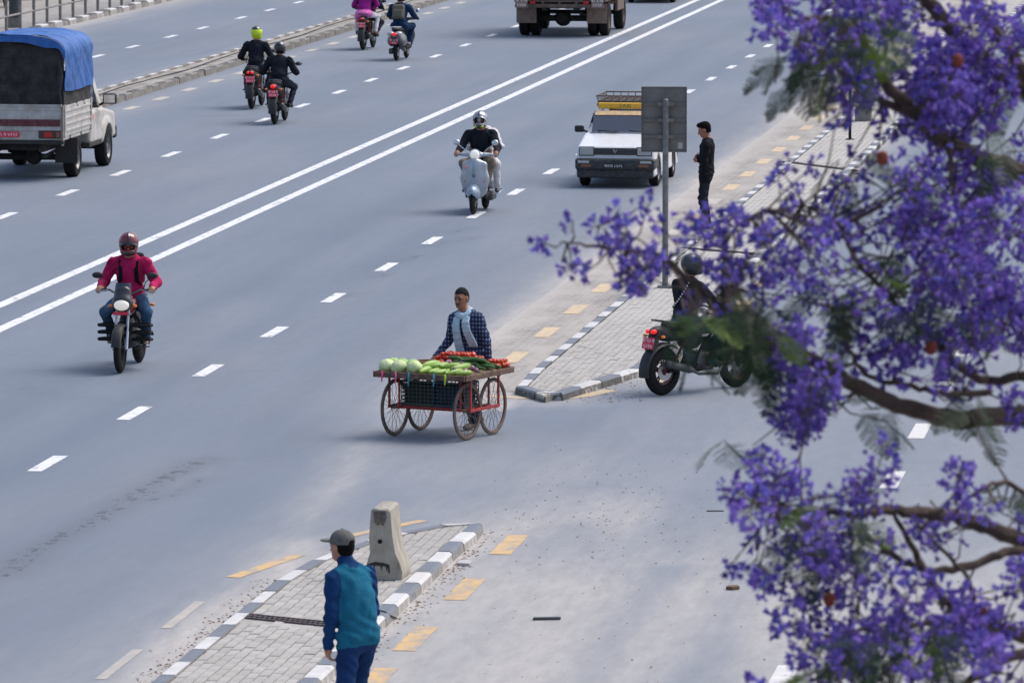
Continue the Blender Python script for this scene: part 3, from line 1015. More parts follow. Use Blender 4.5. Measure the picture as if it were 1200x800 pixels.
def person(label, loc, rz, pose, mats, vox=.011, group=None, cat='person', hair=None, g=1.0, moustache=False):
    """mats: skin, top, trousers, shoes, [collar, sleeve]; returns the thing and its frames"""
    T = thing('person', label, cat, loc, rz, group)
    pel, nb = np.array(pose['pel'], float), np.array(pose['neck'], float)
    up = unit(nb - pel)
    tw = pose.get('twist', 0.0)
    ptw = pose.get('ptwist', 0.0)
    rt = unit(np.cross(np.cross(up, [math.cos(tw), math.sin(tw), 0]), up))
    fw = np.cross(up, rt)
    R = np.stack([rt, fw, up], 1)
    prt = np.array([math.cos(ptw), math.sin(ptw), 0.0])
    L = np.linalg.norm(nb - pel)
    S, TOP, TR, SH = 0, 1, 2, 3
    C = lambda a, b, c: pel + R @ np.array([a, b, c])
    w = pose.get('w', 1.0)
    loose = pose.get('loose', 1.0)
    pr = [ell(C(0, 0, -.02), (.16 * w, .115 * w, .13), TR, .04, R),
          ell(C(0, .0, .10), (.158 * w, .118 * w * loose, .15), TOP, .05, R),
          ell(C(0, .005, L * .55), (.17 * w, .122 * w, .19), TOP, .06, R),
          ell(C(0, .0, L * .78), (.178 * w, .115 * w, .14), TOP, .06, R),
          cap(C(-.145 * w, -.005, L - .065), C(.145 * w, -.005, L - .065), .062, None, TOP, .05),
          cap(C(-.06, -.01, L - .03), C(.06, -.01, L - .03), .06, None, TOP, .05)]
    if pose.get('hem', 0) > 0:
        hm = pose['hem']
        pr += [ell(C(0, 0, 0), (.172 * w, .122 * w, .15), TOP, .03, R), cap(C(-.085 * w, 0.01, -hm), C(.085 * w, 0.01, -hm), .098 * w, None, TOP, .05)]
    hd = np.array(pose['head'], float)
    hR = R @ np.eye(3) if pose.get('head_follow') else np.eye(3)
    hR = rotz(pose.get('hyaw', 0.0)) @ rotx(pose.get('hpitch', 0.0)) @ hR
    hf = Fr(hd, hR)
    pr += [cap(nb - up * .03, hd - hR[:, 2] * .06 - hR[:, 1] * .012, .06, .052, S, .03), cap(nb - up * .025 - rt * .03, nb - up * .025 + rt * .03, .05, None, 4, .03)]
    pr += head_prims(hf, S, g * .98)
    if moustache:
        pr.append(cap(hf.p(-.028, .094, -.05), hf.p(.028, .094, -.05), .007, None, 6, .004))
    # arms
    sl = pose.get('sleeve', 1.0)
    for s, key in ((-1, 'hl'), (1, 'hr')):
        sh = C(s * .188 * w, 0, L - .075)
        el, wr = ik(sh, pose[key], .285 * g, .25 * g, pose.get(key + '_hint', (s * .6, -.5, -.6)))
        pr += [cap(sh, el, .062 * loose, .05 * loose, 5, .03), cap(el, el + (wr - el) * sl, .05 * loose, .039 * loose, 5, .03)]
        if sl < 1: pr.append(cap(el + (wr - el) * sl * .9, wr, .036, .028, S, .01))
        pr += hand_prims(wr, pose.get(key + '_dir', unit(wr - el)), pose.get(key + '_palm', (0, 0, -1)), pose.get(key + '_mat', S), pose.get('curl', .55), -s, g)
    # legs
    for s, key in ((-1, 'fl'), (1, 'fr')):
        hp = pel + prt * s * .092 * w + np.array([0, 0, -.03])
        kn, an = ik(hp, pose[key], .43 * g, .42 * g, pose.get(key + '_hint', (s * .15, 1, .2)))
        lw = pose.get('legw', 1.0)
        pr += [cap(hp, kn, .094 * lw * w, .066 * lw, TR, .04), cap(kn, an + np.array([0, 0, .02]), .064 * lw, .05 * lw, TR, .03)]
        td = np.array([*pose.get(key + '_toe', (s * .12, 1))], float)
        td = unit([td[0], td[1], 0])
        tp = pose.get(key + '_pitch', 0.0)
        td = unit(td * math.cos(tp) + np.array([0, 0, math.sin(tp)]))
        heel = an - td * .05 + np.array([0, 0, -.035])
        pr += [cap(heel, an + td * .10 + np.array([0, 0, -.045]), .036, .034, SH, .02), cap(an + td * .10 + np.array([0, 0, -.045]), an + td * .155 + np.array([0, 0, -.05]), .036, .028, SH, .02),
               cap(an, an + np.array([0, 0, -.03]), .036, .034, SH, .02)]
    pr += pose.get('extra', [])
    ml = list(mats) + [mats[1]] * (6 - len(mats)) if len(mats) < 6 else list(mats)
    ml += [EYE, LIPS] + pose.get('extra_mats', [])
    hm_ = pose.get('hem', 0)
    def folds(D, Mt, ax):
        X, Y, Z = ax[0][:, None, None], ax[1][None, :, None], ax[2][None, None, :]
        if hm_ > 0:
            hgt = (X - pel[0]) * up[0] + (Y - pel[1]) * up[1] + (Z - pel[2]) * up[2]
            tt = (Mt == TOP) | (Mt == TR)
            Mt[tt & (hgt > -hm_ - .07)] = TOP
            Mt[tt & (hgt <= -hm_ - .07)] = TR
        w_ = np.sin(52 * Z + 9 * np.sin(9 * X + 5 * Y + 3 * Z)) * (.5 + .5 * np.sin(14 * X + 11 * Y + 4 * Z)) + .6 * np.sin(31 * Z + 37 * X - 21 * Y + 4 * np.sin(13 * Z))
        D += np.where((Mt == TOP) | (Mt == TR) | (Mt == 5), .0062 * w_, 0).astype(np.float32)
    body = link(bpy.data.objects.new('body', sdf_mesh('body', pr, vox, ml, folds)), T)
    if hair:
        e = lambda *v: hf.p(*[x * g for x in v])
        hp_ = [ell(e(0, -.016, .036), (.0795 * g, .1 * g, .0945 * g), 0, .02, hR), ell(e(0, -.05, .0), (.077 * g, .062 * g, .085 * g), 0, .02, hR),
               rbox(e(0, .11, -.025), (.12, .075, .083), .02, -1, 0, hR, True), rbox(e(0, .06, -.15), (.14, .14, .09), .01, -1, 0, hR, True),
               rbox(e(.0, .045, -.045), (.15, .045, .075), .01, -1, 0, hR, True)]
        if hair[1]: hp_ += [ell(e(0, .03, .10), (.065 * g, .075 * g, .04 * g), 0, .02, hR), ell(e(0, -.02, .05), (.084 * g, .102 * g, .09 * g), 0, .01, hR), rbox(e(0, .11, -.025), (.12, .075, .083), .02, -1, 0, hR, True), rbox(e(0, .06, -.15), (.14, .14, .09), .01, -1, 0, hR, True), rbox(e(.0, .045, -.045), (.15, .045, .075), .01, -1, 0, hR, True)]
        sdf_obj('hair', hp_, .009, [hair[0]], T)
    return T, hf, C, R
def helmet(T, hf, shell, visor=None, peak=None, open_face=True, stripe=None, vox=.009, trim=None):
    R = hf.R
    pr = [ell(hf.p(0, -.01, .035), (.128, .15, .132), 0, .02, R), ell(hf.p(0, .03, -.055), (.112, .125, .085), 0, .04, R),
          ell(hf.p(0, 0, .015), (.104, .124, .112), -1, 0, R, True), rbox(hf.p(0, -.005, -.19), (.2, .2, .09), .02, -1, 0, R, True)]
    if open_face:
        pr.append(rbox(hf.p(0, .16, .005), (.088, .1, .052), .03, -1, 0, R, True))
    mats = [shell]
    if stripe:
        mats.append(stripe)
        pr.append(ell(hf.p(0, -.012, .045), (.05, .153, .128), 1, .001, R))
    if trim:
        mats.append(trim)
        pr.append(ell(hf.p(0, .045, -.085), (.105, .118, .05), len(mats) - 1, .02, R))
    h = sdf_obj('helmet', pr, vox, mats, T)
    if visor:
        vR = R @ rotx(peak if peak else 0.0)
        f2 = Fr(hf.p(0, 0, .01), vR)
        b = MB()
        secs = []
        for i in range(13):
            an = (-.42 + .84 * i / 12) * PI
            secs.append([tuple(f2.p(.124 * math.sin(an), .146 * math.cos(an), z)) for z in (-.055, .0, .055)] +
                        [tuple(f2.p(.119 * math.sin(an), .141 * math.cos(an), z)) for z in (.055, .0, -.055)])
        b.loft(secs)
        b.build('visor', visor, h, True)
    return h

# ------------------------------------------------------------ wheels and two-wheelers
def moto_wheel(parent, name, y, R, tw, rim_mat, spokes=5, z=None):
    """tyre, rim, hub and disc around an axle along x"""
    z = R if z is None else z
    w = thing_part(name, parent)
    b = MB()
    r0 = R - tw * 1.15
    prof = []
    for i in range(13):
        a = -PI * .5 + PI * i / 12
        prof.append((r0 + (R - r0) * math.cos(a) ** .8 if abs(math.cos(a)) > 1e-6 else r0, tw * .55 * math.sin(a)))
    prof.append((r0 - .005, tw * .3)); prof.append((r0 - .005, -tw * .3)); prof.append(prof[0])
    b.lathe(prof, (0, y, z), 'x', 36)
    b.build('tyre', RUBBER, w, True)
    b = MB()
    b.lathe([(r0 + .006, -.034), (r0 + .006, -.026), (r0 - .018, -.018), (r0 - .024, 0), (r0 - .018, .018), (r0 + .006, .026), (r0 + .006, .034), (r0 - .03, .02), (r0 - .034, 0), (r0 - .03, -.02), (r0 + .006, -.034)], (0, y, z), 'x', 30)
    b.lathe([(.0, -.06), (.035, -.06), (.04, -.02), (.04, .02), (.035, .06), (0, .06)], (0, y, z), 'x', 14)
    for i in range(spokes):
        for dd in (-.16, .16):
            a = 2 * PI * i / spokes + .3
            p0 = (0, y + .03 * math.cos(a), z + .03 * math.sin(a))
            p1 = (0, y + (r0 - .022) * math.cos(a + dd), z + (r0 - .022) * math.sin(a + dd))
            b.tube([p0, p1], [.014, .010], 6)
    b.build('rim', rim_mat, w, True)
    b = MB()
    b.lathe([(.05, .045), (.12, .045), (.12, .049), (.05, .049), (.05, .045)], (0, y, z), 'x', 24)
    b.build('brake_disc', STEEL, w)
    return w
def thing_part(name, parent):
    o = bpy.data.objects.new(name, None)
    o.empty_display_size = .1
    return link(o, parent)
def arc_guard(parent, name, y, z, R, w, a0, a1, mat, n=12, th=.006):
    """mudguard: a curved strip over a wheel with turned-down edges"""
    b = MB()
    secs = []
    for i in range(n + 1):
        a = a0 + (a1 - a0) * i / n
        ring = []
        for x, dr in ((-w, -.025), (-w * .8, 0), (0, .012), (w * .8, 0), (w, -.025), (w - .004, -.03), (w * .75, -th), (0, .012 - th), (-w * .75, -th), (-w + .004, -.03)):
            ring.append((x, y + (R + dr) * math.cos(a), z + (R + dr) * math.sin(a)))
        secs.append(ring)
    b.loft(secs)
    return b.build(name, mat, parent, True)
def plate(parent, c, w, h, rot, mat, txt, size, lines=None):
    """number plate facing local -Y before rot"""
    b = MB()
    b.box((0, 0, 0), (w / 2, .003, h / 2), .002)
    p = b.build('number_plate', mat, parent)
    p.matrix_local = Matrix.Translation(c) @ rot
    for i, tx in enumerate(txt):
        zz = (len(txt) - 1) / 2 - i
        text_obj(tx, size, LETTER, p, Matrix.Translation((0, -.004, zz * size * .98 - size * .04)) @ Matrix.Rotation(PI / 2, 4, 'X'))
    return p
def tank_prims(mat=0):
    return [ell((0, .17, .83), (.135, .25, .115), mat, .05), ell((0, .02, .80), (.10, .2, .085), mat, .05), ell((0, .30, .80), (.12, .13, .11), mat, .06), cap((0, .16, .935), (0, .16, .945), .045, .04, mat, .01)]
def motorcycle(label, loc, rz, col, o=None, group='motorcycles in traffic', lean=0.0, txt=('बा ४ प', '२७८'), **kw):
    T = thing('motorcycle', label, 'motorcycle', loc, rz, group)
    WB = .655
    steer = kw.get('steer', 0.0)
    rimm = kw.get('rim', MATTEB)
    moto_wheel(T, 'front_wheel', WB, .3, .085, rimm)
    moto_wheel(T, 'rear_wheel', -WB, .3, .11, rimm)
    b = MB()
    for s in (-1, 1):
        b.tube([(s * .075, WB, .30), (s * .075, WB - .09, .52)], .026, 10)
        b.tube([(s * .075, WB - .085, .5), (s * .075, WB - .27, .95)], .018, 10)
    b.tube([(-.1, WB, .30), (.1, WB, .30)], .012, 8)
    b.box((0, WB - .19, .74), (.11, .03, .018), .008); b.box((0, WB - .265, .945), (.11, .03, .016), .008)
    b.build('fork', STEEL, T, True)
    arc_guard(T, 'front_mudguard', WB, .3, .325, .065, math.radians(10), math.radians(170), kw.get('guard', BLACKP))
    # handlebar, grips, levers, mirrors
    b = MB()
    hb = [(-.36, .24, 1.02), (-.2, .3, 1.03), (-.1, .36, .985), (.1, .36, .985), (.2, .3, 1.03), (.36, .24, 1.02)]
    b.tube(hb, .013, 8)
    hbo = b.build('handlebar', DKSTEEL, T, True)
    for s in (-1, 1):
        g = MB(); g.tube([(s * .25, .283, 1.027), (s * .375, .235, 1.018)], .019, 10); g.build('grip', RUBBER, hbo, True)
        g = MB(); g.tube([(s * .22, .31, 1.03), (s * .3, .33, 1.02), (s * .37, .30, 1.01)], .006, 6); g.build('lever', STEEL, hbo, True)
        g = MB()
        g.tube([(s * .24, .29, 1.04), (s * .27, .33, 1.13), (s * .33, .30, 1.19)], .007, 6)
        mh = g.build('mirror', BLACKP, hbo, True)
        c = (s * .355, .29, 1.215)
        sdf_obj('mirror_shell', [ell(c, (.075, .028, .042), 0, .01)], .01, BLACKP, mh)
        g = MB(); g.box((c[0], c[1] - .029, c[2]), (.05, .002, .026), .0015); g.build('mirror_glass', CHROME, mh)
    # bodywork
    sdf_obj('fuel_tank', tank_prims(), .014, kw.get('tank', col), T)
    sdf_obj('seat', [ell((0, -.10, .79), (.12, .2, .05), 0, .05), ell((0, -.38, .84), (.11, .26, .05), 0, .06), cap((-.05, -.58, .87), (.05, -.58, .87), .035, None, 0, .05)], .014, M('seat_vinyl', (.02, .02, .022), .6, var=.2), T)
    sdf_obj('side_panel', [ell((0, -.18, .66), (.115, .2, .13), 0, .05), ell((0, -.48, .74), (.095, .3, .085), 0, .05), ell((0, -.72, .80), (.075, .16, .06), 0, .05)], .014, kw.get('panel', BLACKP), T)
    b = MB()
    b.tube([(0, .38, .9), (0, .30, .55), (0, .22, .28), (0, -.2, .26)], .022, 8)
    for s in (-1, 1):
        b.tube([(s * .05, .36, .85), (s * .11, -.05, .62), (s * .11, -.22, .34)], .016, 8)
        b.tube([(s * .1, -.12, .36), (s * .1, -WB, .30)], .024, 8)
        b.tube([(s * .13, -.36, .70), (s * .13, -.62, .36)], .014, 8)
    b.build('frame', MATTEB, T, True)
    for s in (-1, 1):
        b = MB()
        pts = []
        for i in range(30):
            f = i / 29
            a = f * 2 * PI * 6
            pts.append((s * .13 + .03 * math.cos(a), -.38 - .2 * f, .66 - .26 * f + .03 * math.sin(a)))
        b.tube(pts, .006, 5)
        b.build('shock_absorber', M('spring_red', (.4, .03, .03), .5), T, True)
    sdf_obj('engine', [rbox((0, .03, .40), (.13, .2, .11), .05, 0, .03), rbox((0, .2, .53), (.085, .08, .14), .02, 0, .03), ell((.13, -.02, .38), (.045, .1, .1), 0, .02), ell((-.13, -.02, .38), (.045, .1, .1), 0, .02)] +
            [rbox((0, .21, .47 + .035 * i), (.1, .095, .008), .003, 0, .002) for i in range(5)], .014, DKSTEEL, T)
    b = MB()
    b.tube([(.06, .30, .48), (.08, .37, .36), (.12, .2, .22), (.14, -.15, .24), (.15, -.3, .3)], .02, 8)
    b.tube([(.15, -.26, .29), (.155, -.34, .31), (.165, -.74, .41), (.166, -.76, .414)], [.03, .048, .05, .03], 12)
    b.build('exhaust', kw.get('exhaust', DKSTEEL), T, True)
    for s in (-1, 1):
        b = MB(); b.tube([(s * .1, .04, .33), (s * .27, .04, .33)], .016, 8); b.build('foot_peg', RUBBER, T, True)
        b = MB(); b.tube([(s * .1, -.33, .40), (s * .25, -.35, .40)], .014, 8); b.build('passenger_peg', RUBBER, T, True)
    b = MB(); b.tube([(-.1, .2, .27), (-.3, .2, .3)], .008, 6); b.build('gear_lever', DKSTEEL, T, True)
    b = MB()
    for s in (-1, 1): b.tube([(s * .1, -.4, .84), (s * .13, -.55, .9), (s * .1, -.74, .93), (0, -.77, .935)], .012, 8)
    b.build('grab_rail', DKSTEEL, T, True)
    # rear: mudguard, lamp, plate, indicators
    arc_guard(T, 'rear_mudguard', -WB, .3, .345, .085, math.radians(55), math.radians(190), BLACKP)
    b = MB(); b.prism([(-.80, .80), (-.90, .60), (-.88, .55), (-.83, .58), (-.74, .78)], 'x', -.07, .07); b.build('plate_holder', BLACKP, T)
    sdf_obj('tail_light', [ell((0, -.85, .80), (.058, .05, .042), 0, .01)] if not kw.get('twin') else [ell((-.042, -.85, .80), (.034, .05, .03), 0, .005, roty(.3)), ell((.042, -.85, .80), (.034, .05, .03), 0, .005, roty(-.3))], .01, REDLIT if kw.get('lit', True) else REDLENS, T)
    plate(T, (0, -.905, .66), .19, .14, Matrix.Rotation(math.radians(-14), 4, 'X'), PLATER, txt, .07)
    for s in (-1, 1):
        for yy, zz in ((-.80, .74), (.47, .84)):
            sdf_obj('indicator', [cap((s * .05, yy, zz), (s * .13, yy, zz), .009, None, 0, .01), ell((s * .155, yy, zz), (.034, .024, .022), 1, .005)], .009, [BLACKP, ORANGE], T)
    # head lamp and cowl
    if kw.get('naked', False):
        sdf_obj('head_light', [ell((0, .52, .86), (.1, .07, .1), 0, .01)], .012, CHROME, T)
    else:
        sdf_obj('headlight_cowl', [ell((0, .47, .88), (.135, .10, .12), 0, .05), ell((0, .44, 1.0), (.11, .06, .10), 0, .05), ell((0, .575, .855), (.105, .05, .075), -1, 0, None, True)], .011, kw.get('cowl', col), T)
        sdf_obj('head_light', [ell((0, .545, .855), (.10, .035, .07), 0, .01)], .011, HEADLIT if kw.get('head', True) else WHITEL, T)
        b = MB()
        secs = []
        for i in range(9):
            a = (i / 8 - .5) * 1.9
            secs.append([(.145 * math.sin(a), .38 + .15 * math.cos(a), .93), (.12 * math.sin(a), .33 + .12 * math.cos(a), 1.13), (.117 * math.sin(a), .326 + .118 * math.cos(a), 1.13), (.142 * math.sin(a), .376 + .148 * math.cos(a), .93)])
        b.loft(secs)
        b.build('windscreen', M('smoked_screen', (.04, .055, .075), .12, var=.1), T, True)
    if kw.get('crash'):
        for s in (-1, 1):
            b = MB()
            for k, zz in enumerate((.40, .49, .58)):
                b.tube([(s * .1, .32, zz), (s * .2, .37, zz), (s * .33, .36, zz), (s * .345, .30, zz), (s * .3, .22, zz), (s * .1, .2, zz)], .02, 8)
            b.tube([(s * .22, .36, .38), (s * .22, .36, .6)], .012, 8)
            b.build('leg_guard', MATTEB, T, True)
        plate(T, (0, .60, .755), .2, .04, Matrix.Rotation(PI, 4, 'Z'), PLATER, (), .03)
    T.rotation_euler = (0, lean, rz)
    return T
def rider_pose(**k):
    p = dict(pel=(0, -.13, .90), neck=(0, .02, 1.405), head=(0, .075, 1.565), hl=(-.335, .19, 1.055), hr=(.335, .19, 1.055), hl_dir=(-.1, 1, -.12), hr_dir=(.1, 1, -.12),
             hl_hint=(-.55, -.5, -.9), hr_hint=(.55, -.5, -.9), hl_palm=(0, -.1, -1), hr_palm=(0, -.1, -1), curl=.85,
             fl=(-.22, .0, .40), fr=(.22, .0, .40), fl_hint=(-.35, 1, .3), fr_hint=(.35, 1, .3), loose=1.32, w=1.1, legw=1.1)
    p.update(k)
    return p
def pillion_pose(**k):
    p = dict(pel=(0, -.44, .95), neck=(0, -.35, 1.47), head=(0, -.31, 1.63), hl=(-.17, -.12, 1.05), hr=(.17, -.12, 1.05), hl_dir=(.3, 1, 0), hr_dir=(-.3, 1, 0), curl=.5,
             hl_hint=(-1, -.4, -.6), hr_hint=(1, -.4, -.6), fl=(-.22, -.30, .47), fr=(.22, -.30, .47), fl_hint=(-.4, 1, .3), fr_hint=(.4, 1, .3), loose=1.05)
    p.update(k)
    return p

NAVYB = cloth('navy_black_jacket', (.012, .015, .022))
BLACKC = cloth('black_cloth', (.010, .011, .014))
MAGENTA = cloth('crimson_jacket', (.40, .014, .085), .25)
JEANS = cloth('blue_jeans', (.045, .095, .17), .35)
DKJEANS = cloth('dark_trousers', (.02, .024, .035))
KHAKI = cloth('khaki_trousers', (.24, .19, .14))
WHITEC = cloth('white_cloth', (.66, .65, .66), .08)
BEIGE = M('beige_shoe', (.45, .32, .23), .7)
BLACKSH = M('black_shoe', (.02, .02, .02), .5)
GLOSSB = M('gloss_black', (.012, .013, .016), .15, coat=.6, var=.2)
VISOR = M('visor_dark', (.02, .022, .026), .08, coat=.5)
# ------------------------------------------------------------ traffic: two-wheelers and riders
def at_rear(px, py, rz, back):
    """origin so that the wheel `back` metres behind it touches the ground under this pixel"""
    g = G(px, py)
    return (g[0] - math.sin(rz) * back, g[1] + math.cos(rz) * back, 0.0)
def ride(T, label, pose, mats, **k):
    t, hf, C, R = person(label, T.location, 0, pose, mats, **k)
    t.rotation_euler = T.rotation_euler
    return t, hf, C, R

def straps(T, C, L, mat, y=.13):
    for s in (-1, 1):
        b = MB()
        pts = [C(s * .10, -.09, L - .02), C(s * .105, .0, L + .005), C(s * .105, .075, L - .03), C(s * .10, y - .005, L - .14), C(s * .11, y, L - .28), C(s * .14, .06, L - .36)]
        secs = []
        for p in pts:
            secs.append([tuple(p + np.array(d)) for d in ((-.026, .006, 0), (.026, .006, 0), (.026, -.02, 0), (-.026, -.02, 0))])
        b.loft(secs)
        b.build('backpack_strap', mat, T, True)
def backpack(T, C, R, L, mat, size=(.15, .075, .2), y=-.2, z=.62):
    o = sdf_obj('backpack', [rbox(C(0, y, L * z), size, .05, 0, .02, R), rbox(C(0, y - size[1] * .8, L * z - .05), (size[0] * .75, .04, size[2] * .5), .03, 0, .02, R)], .014, mat, T)
    return o

# crimson rider
rz = math.radians(173)
loc = at_rear(141, 437, rz, -.655)
REDPANEL = M('deep_red_paint', (.22, .01, .015), .25, coat=.5, var=.2)
bk = motorcycle('black and red motorcycle with lit headlamp and leg guards, ridden in crimson jacket', loc, rz, REDPANEL, crash=True, tank=REDPANEL, cowl=M('dark_cowl', (.03, .03, .035), .3, coat=.4), panel=BLACKP, lit=False)
t, hf, C, R = ride(bk, 'motorcycle rider in crimson jacket, jeans and red and black helmet', rider_pose(neck=(0, -.03, 1.42), head=(0, .02, 1.585), hpitch=-.12, hyaw=.12), [SKIN2, MAGENTA, JEANS, BEIGE], vox=.01)
helmet(t, hf, M('helmet_dark_red', (.16, .012, .02), .2, coat=.6), VISOR, .55, stripe=GLOSSB, trim=GLOSSB)
sdf_obj('face_mask', [ell(hf.p(0, .05, -.07), (.066, .07, .05), 0, .02, hf.R)], .01, BLACKC, t)
straps(t, C, .53, BLACKC)
backpack(t, C, R, .53, BLACKC)

# two dark riders going away
rz = -AZ + .01
loc = at_rear(295, 128, rz, .655)
bk = motorcycle('black motorcycle with twin red tail lamps beside the median, ridden in yellow helmet', loc, rz, GLOSSB, twin=True, txt=('बा ८२ प', '३०५२'))
t, hf, C, R = ride(bk, 'motorcycle rider in black jacket and bright yellow green helmet', rider_pose(neck=(0, -.03, 1.43), head=(0, .03, 1.6), w=1.05), [SKIN, NAVYB, DKJEANS, BLACKSH], vox=.012)
helmet(t, hf, M('helmet_neon', (.62, .80, .02), .3, coat=.4, var=.05), VISOR, 0, stripe=None, trim=GLOSSB)
sdf_obj('helmet_crest', [ell(hf.p(0, -.01, .037), (.131, .153, .135), 0, .01, hf.R), rbox(hf.p(0, 0, -.06), (.2, .2, .15), .02, -1, 0, hf.R, True)], .011, GLOSSB, t)
loc = at_rear(322, 146, rz, .655)
bk = motorcycle('black motorcycle with one round red tail lamp, ridden in all black', loc, rz, GLOSSB, txt=('बा ५६ प', '९११४'))
t, hf, C, R = ride(bk, 'motorcycle rider in black jacket and glossy black helmet', rider_pose(neck=(0, .0, 1.37), head=(0, .06, 1.53), w=1.1), [SKIN, NAVYB, DKJEANS, BLACKSH], vox=.012)
helmet(t, hf, GLOSSB, VISOR, 0)

# pair at the top: motorcycle with pillion, scooter with backpack
rz = -AZ - .04
loc = at_rear(425.5, 59, rz, .655)
bk = motorcycle('black motorcycle carrying two people near the median, unlit tail lamp', loc, rz, GLOSSB, lit=False, txt=('बा ७७ प', '४३८०'))
t, hf, C, R = ride(bk, 'motorcycle rider in dark jacket in front of a passenger in magenta', rider_pose(pel=(0, -.02, .9), neck=(0, .08, 1.40)), [SKIN, NAVYB, DKJEANS, BLACKSH], vox=.014)
helmet(t, hf, GLOSSB, VISOR, 0)
PINKC = cloth('pink_tunic', (.75, .18, .48), .12)
MAGC = cloth('magenta_top', (.30, .02, .22), .2)
t, hf, C, R = ride(bk, 'passenger in magenta top, pink tunic and white trousers riding pillion', pillion_pose(extra=[ell((0, -.46, .93), (.21, .2, .11), 8, .04), ell((-.17, -.42, .88), (.09, .16, .13), 8, .04), cap((-.2, -.4, .85), (-.2, -.36, .72), .06, .04, 8, .04)], extra_mats=[PINKC], fr=(.24, -.22, .47), fl=(-.24, -.24, .47)),
                   [SKIN2, MAGC, WHITEC, M('sandal_brown', (.16, .07, .04), .6)], vox=.013, hair=(HAIR, True))
straps(t, C, .53, DKJEANS)

def scooter(label, loc, rz, body, accent, **k):
    T = thing('scooter', label, 'scooter', loc, rz, 'scooters in traffic')
    WB, r = .63, .225
    moto_wheel(T, 'front_wheel', WB, r, .09, ALLOY, 6)
    moto_wheel(T, 'rear_wheel', -WB, r, .095, ALLOY, 6)
    # leg shield, tunnel, floor, rear cowls
    sdf_obj('leg_shield', [rbox((0, .50, .655), (.215, .05, .235), .05, 0, .06), ell((0, .50, .60), (.25, .08, .2), 0, .05), ell((0, .5, .82), (.16, .07, .13), 0, .06), ell((0, .54, .62), (.12, .07, .32), 0, .06), ell((0, .44, .40), (.2, .10, .14), 0, .06), rbox((0, .33, .60), (.3, .1, .36), .08, -1, 0, None, True), cap((0, .5, .8), (0, .42, .98), .06, .05, 0, .04)], .013, body, T)
    sdf_obj('floorboard', [rbox((0, .12, .31), (.18, .32, .045), .03, 0, .03), ell((0, .38, .35), (.15, .12, .08), 0, .04)], .014, k.get('floor', MATTEB), T)
    sdf_obj('rear_body', [ell((0, -.50, .58), (.19, .38, .18), 0, .06), ell((-.13, -.52, .50), (.11, .29, .15), 0, .05), ell((.13, -.52, .50), (.11, .29, .15), 0, .05), ell((0, -.2, .5), (.12, .12, .2), 0, .06), ell((0, -.78, .62), (.12, .12, .09), 0, .06),
            ell((0, -.63, .2), (.09, .27, .27), -1, 0, None, True)], .014, k.get('rear', body), T)
    sdf_obj('seat', [ell((0, -.25, .765), (.14, .24, .055), 0, .05), ell((0, -.55, .79), (.13, .24, .05), 0, .06)], .014, M('seat_vinyl', (.02, .02, .022), .6), T)
    b = MB()
    b.tube([(.0, WB, r), (.07, WB - .01, r + .02), (.07, WB - .06, .42), (0, .52, .55), (0, .42, .98)], .024, 10)
    b.build('fork', STEEL, T, True)
    sdf_obj('front_mudguard', [ell((0, WB - .01, .37), (.115, .245, .15), 0, .03), ell((0, WB, .225), (.075, .262, .262), -1, 0, None, True), rbox((0, WB, .1), (.3, .4, .18), .02, -1, 0, None, True)], .011, k.get('guard', accent), T)
    hb = sdf_obj('handlebar', [cap((-.28, .36, 1.0), (-.08, .43, 1.0), .026, .04, 0, .03), cap((.28, .36, 1.0), (.08, .43, 1.0), .026, .04, 0, .03), ell((0, .45, 1.0), (.10, .085, .085), 0, .04)], .011, body, T)
    for s in (-1, 1):
        g = MB(); g.tube([(s * .27, .362, 1.0), (s * .38, .325, 1.0)], .02, 10); g.build('grip', RUBBER, hb, True)
        g = MB(); g.tube([(s * .2, .40, 1.02), (s * .3, .42, 1.0), (s * .38, .38, .99)], .006, 6); g.build('lever', STEEL, hb, True)
        g = MB(); g.tube([(s * .14, .43, 1.03), (s * .2, .44, 1.1), (s * .3, .40, 1.17)], .008, 6); mh = g.build('mirror', CHROME, hb, True)
        sdf_obj('mirror_shell', [ell((s * .33, .40, 1.205), (.06, .03, .05), 0, .01)], .01, CHROME, mh)
        sdf_obj('indicator', [ell((s * .165, .545, .56), (.016, .03, .045), 0, .01)] if k.get('vespa') else [ell((s * .13, -.86, .66), (.05, .04, .03), 0, .01)], .009, WHITEL if not k.get('vespa') else ORANGE, T)
    b = MB(); b.lathe([(.0, .085), (.05, .08), (.075, .06), (.085, .03), (.088, .0)], (0, .47, 1.005), 'y', 24); b.build('head_light', M('cream_lens', (.85, .83, .76), .15, emit=.25) if k.get('vespa') else WHITEL, T, True)
    b = MB(); b.lathe([(.088, .0), (.1, .01), (.1, .03), (.086, .04)], (0, .47, 1.005), 'y', 24); b.build('headlight_rim', CHROME, T, True)
    if k.get('vespa'):
        b = MB(); b.prism([(-.028, .0), (.028, 0), (.022, -.05), (-.022, -.05)], 'y', .612, .616)
        g = b.build('horn_grille', BLACKP, T); g.location = (0, .0, .68)
        sdf_obj('tie_cover', [ell((0, .575, .70), (.042, .045, .2), 0, .01)], .011, accent, T)
        sdf_obj('badge_sticker', [ell((.13, .572, .80), (.055, .008, .035), 0, .01)], .009, M('pink_sticker', (.75, .35, .36), .5), T)
    b = MB(); b.tube([(.14, -.35, .24), (.18, -.5, .26), (.19, -.8, .33)], [.03, .05, .05], 10); b.build('exhaust', DKSTEEL, T, True)
    b = MB(); b.box((-.12, -.5, .24), (.06, .22, .07), .03); b.build('engine_case', DKSTEEL, T)
    sdf_obj('tail_light', [ell((0, -.9, .67), (.07, .04, .04), 0, .01)], .01, REDLIT if k.get('tail_lit') else REDLENS, T)
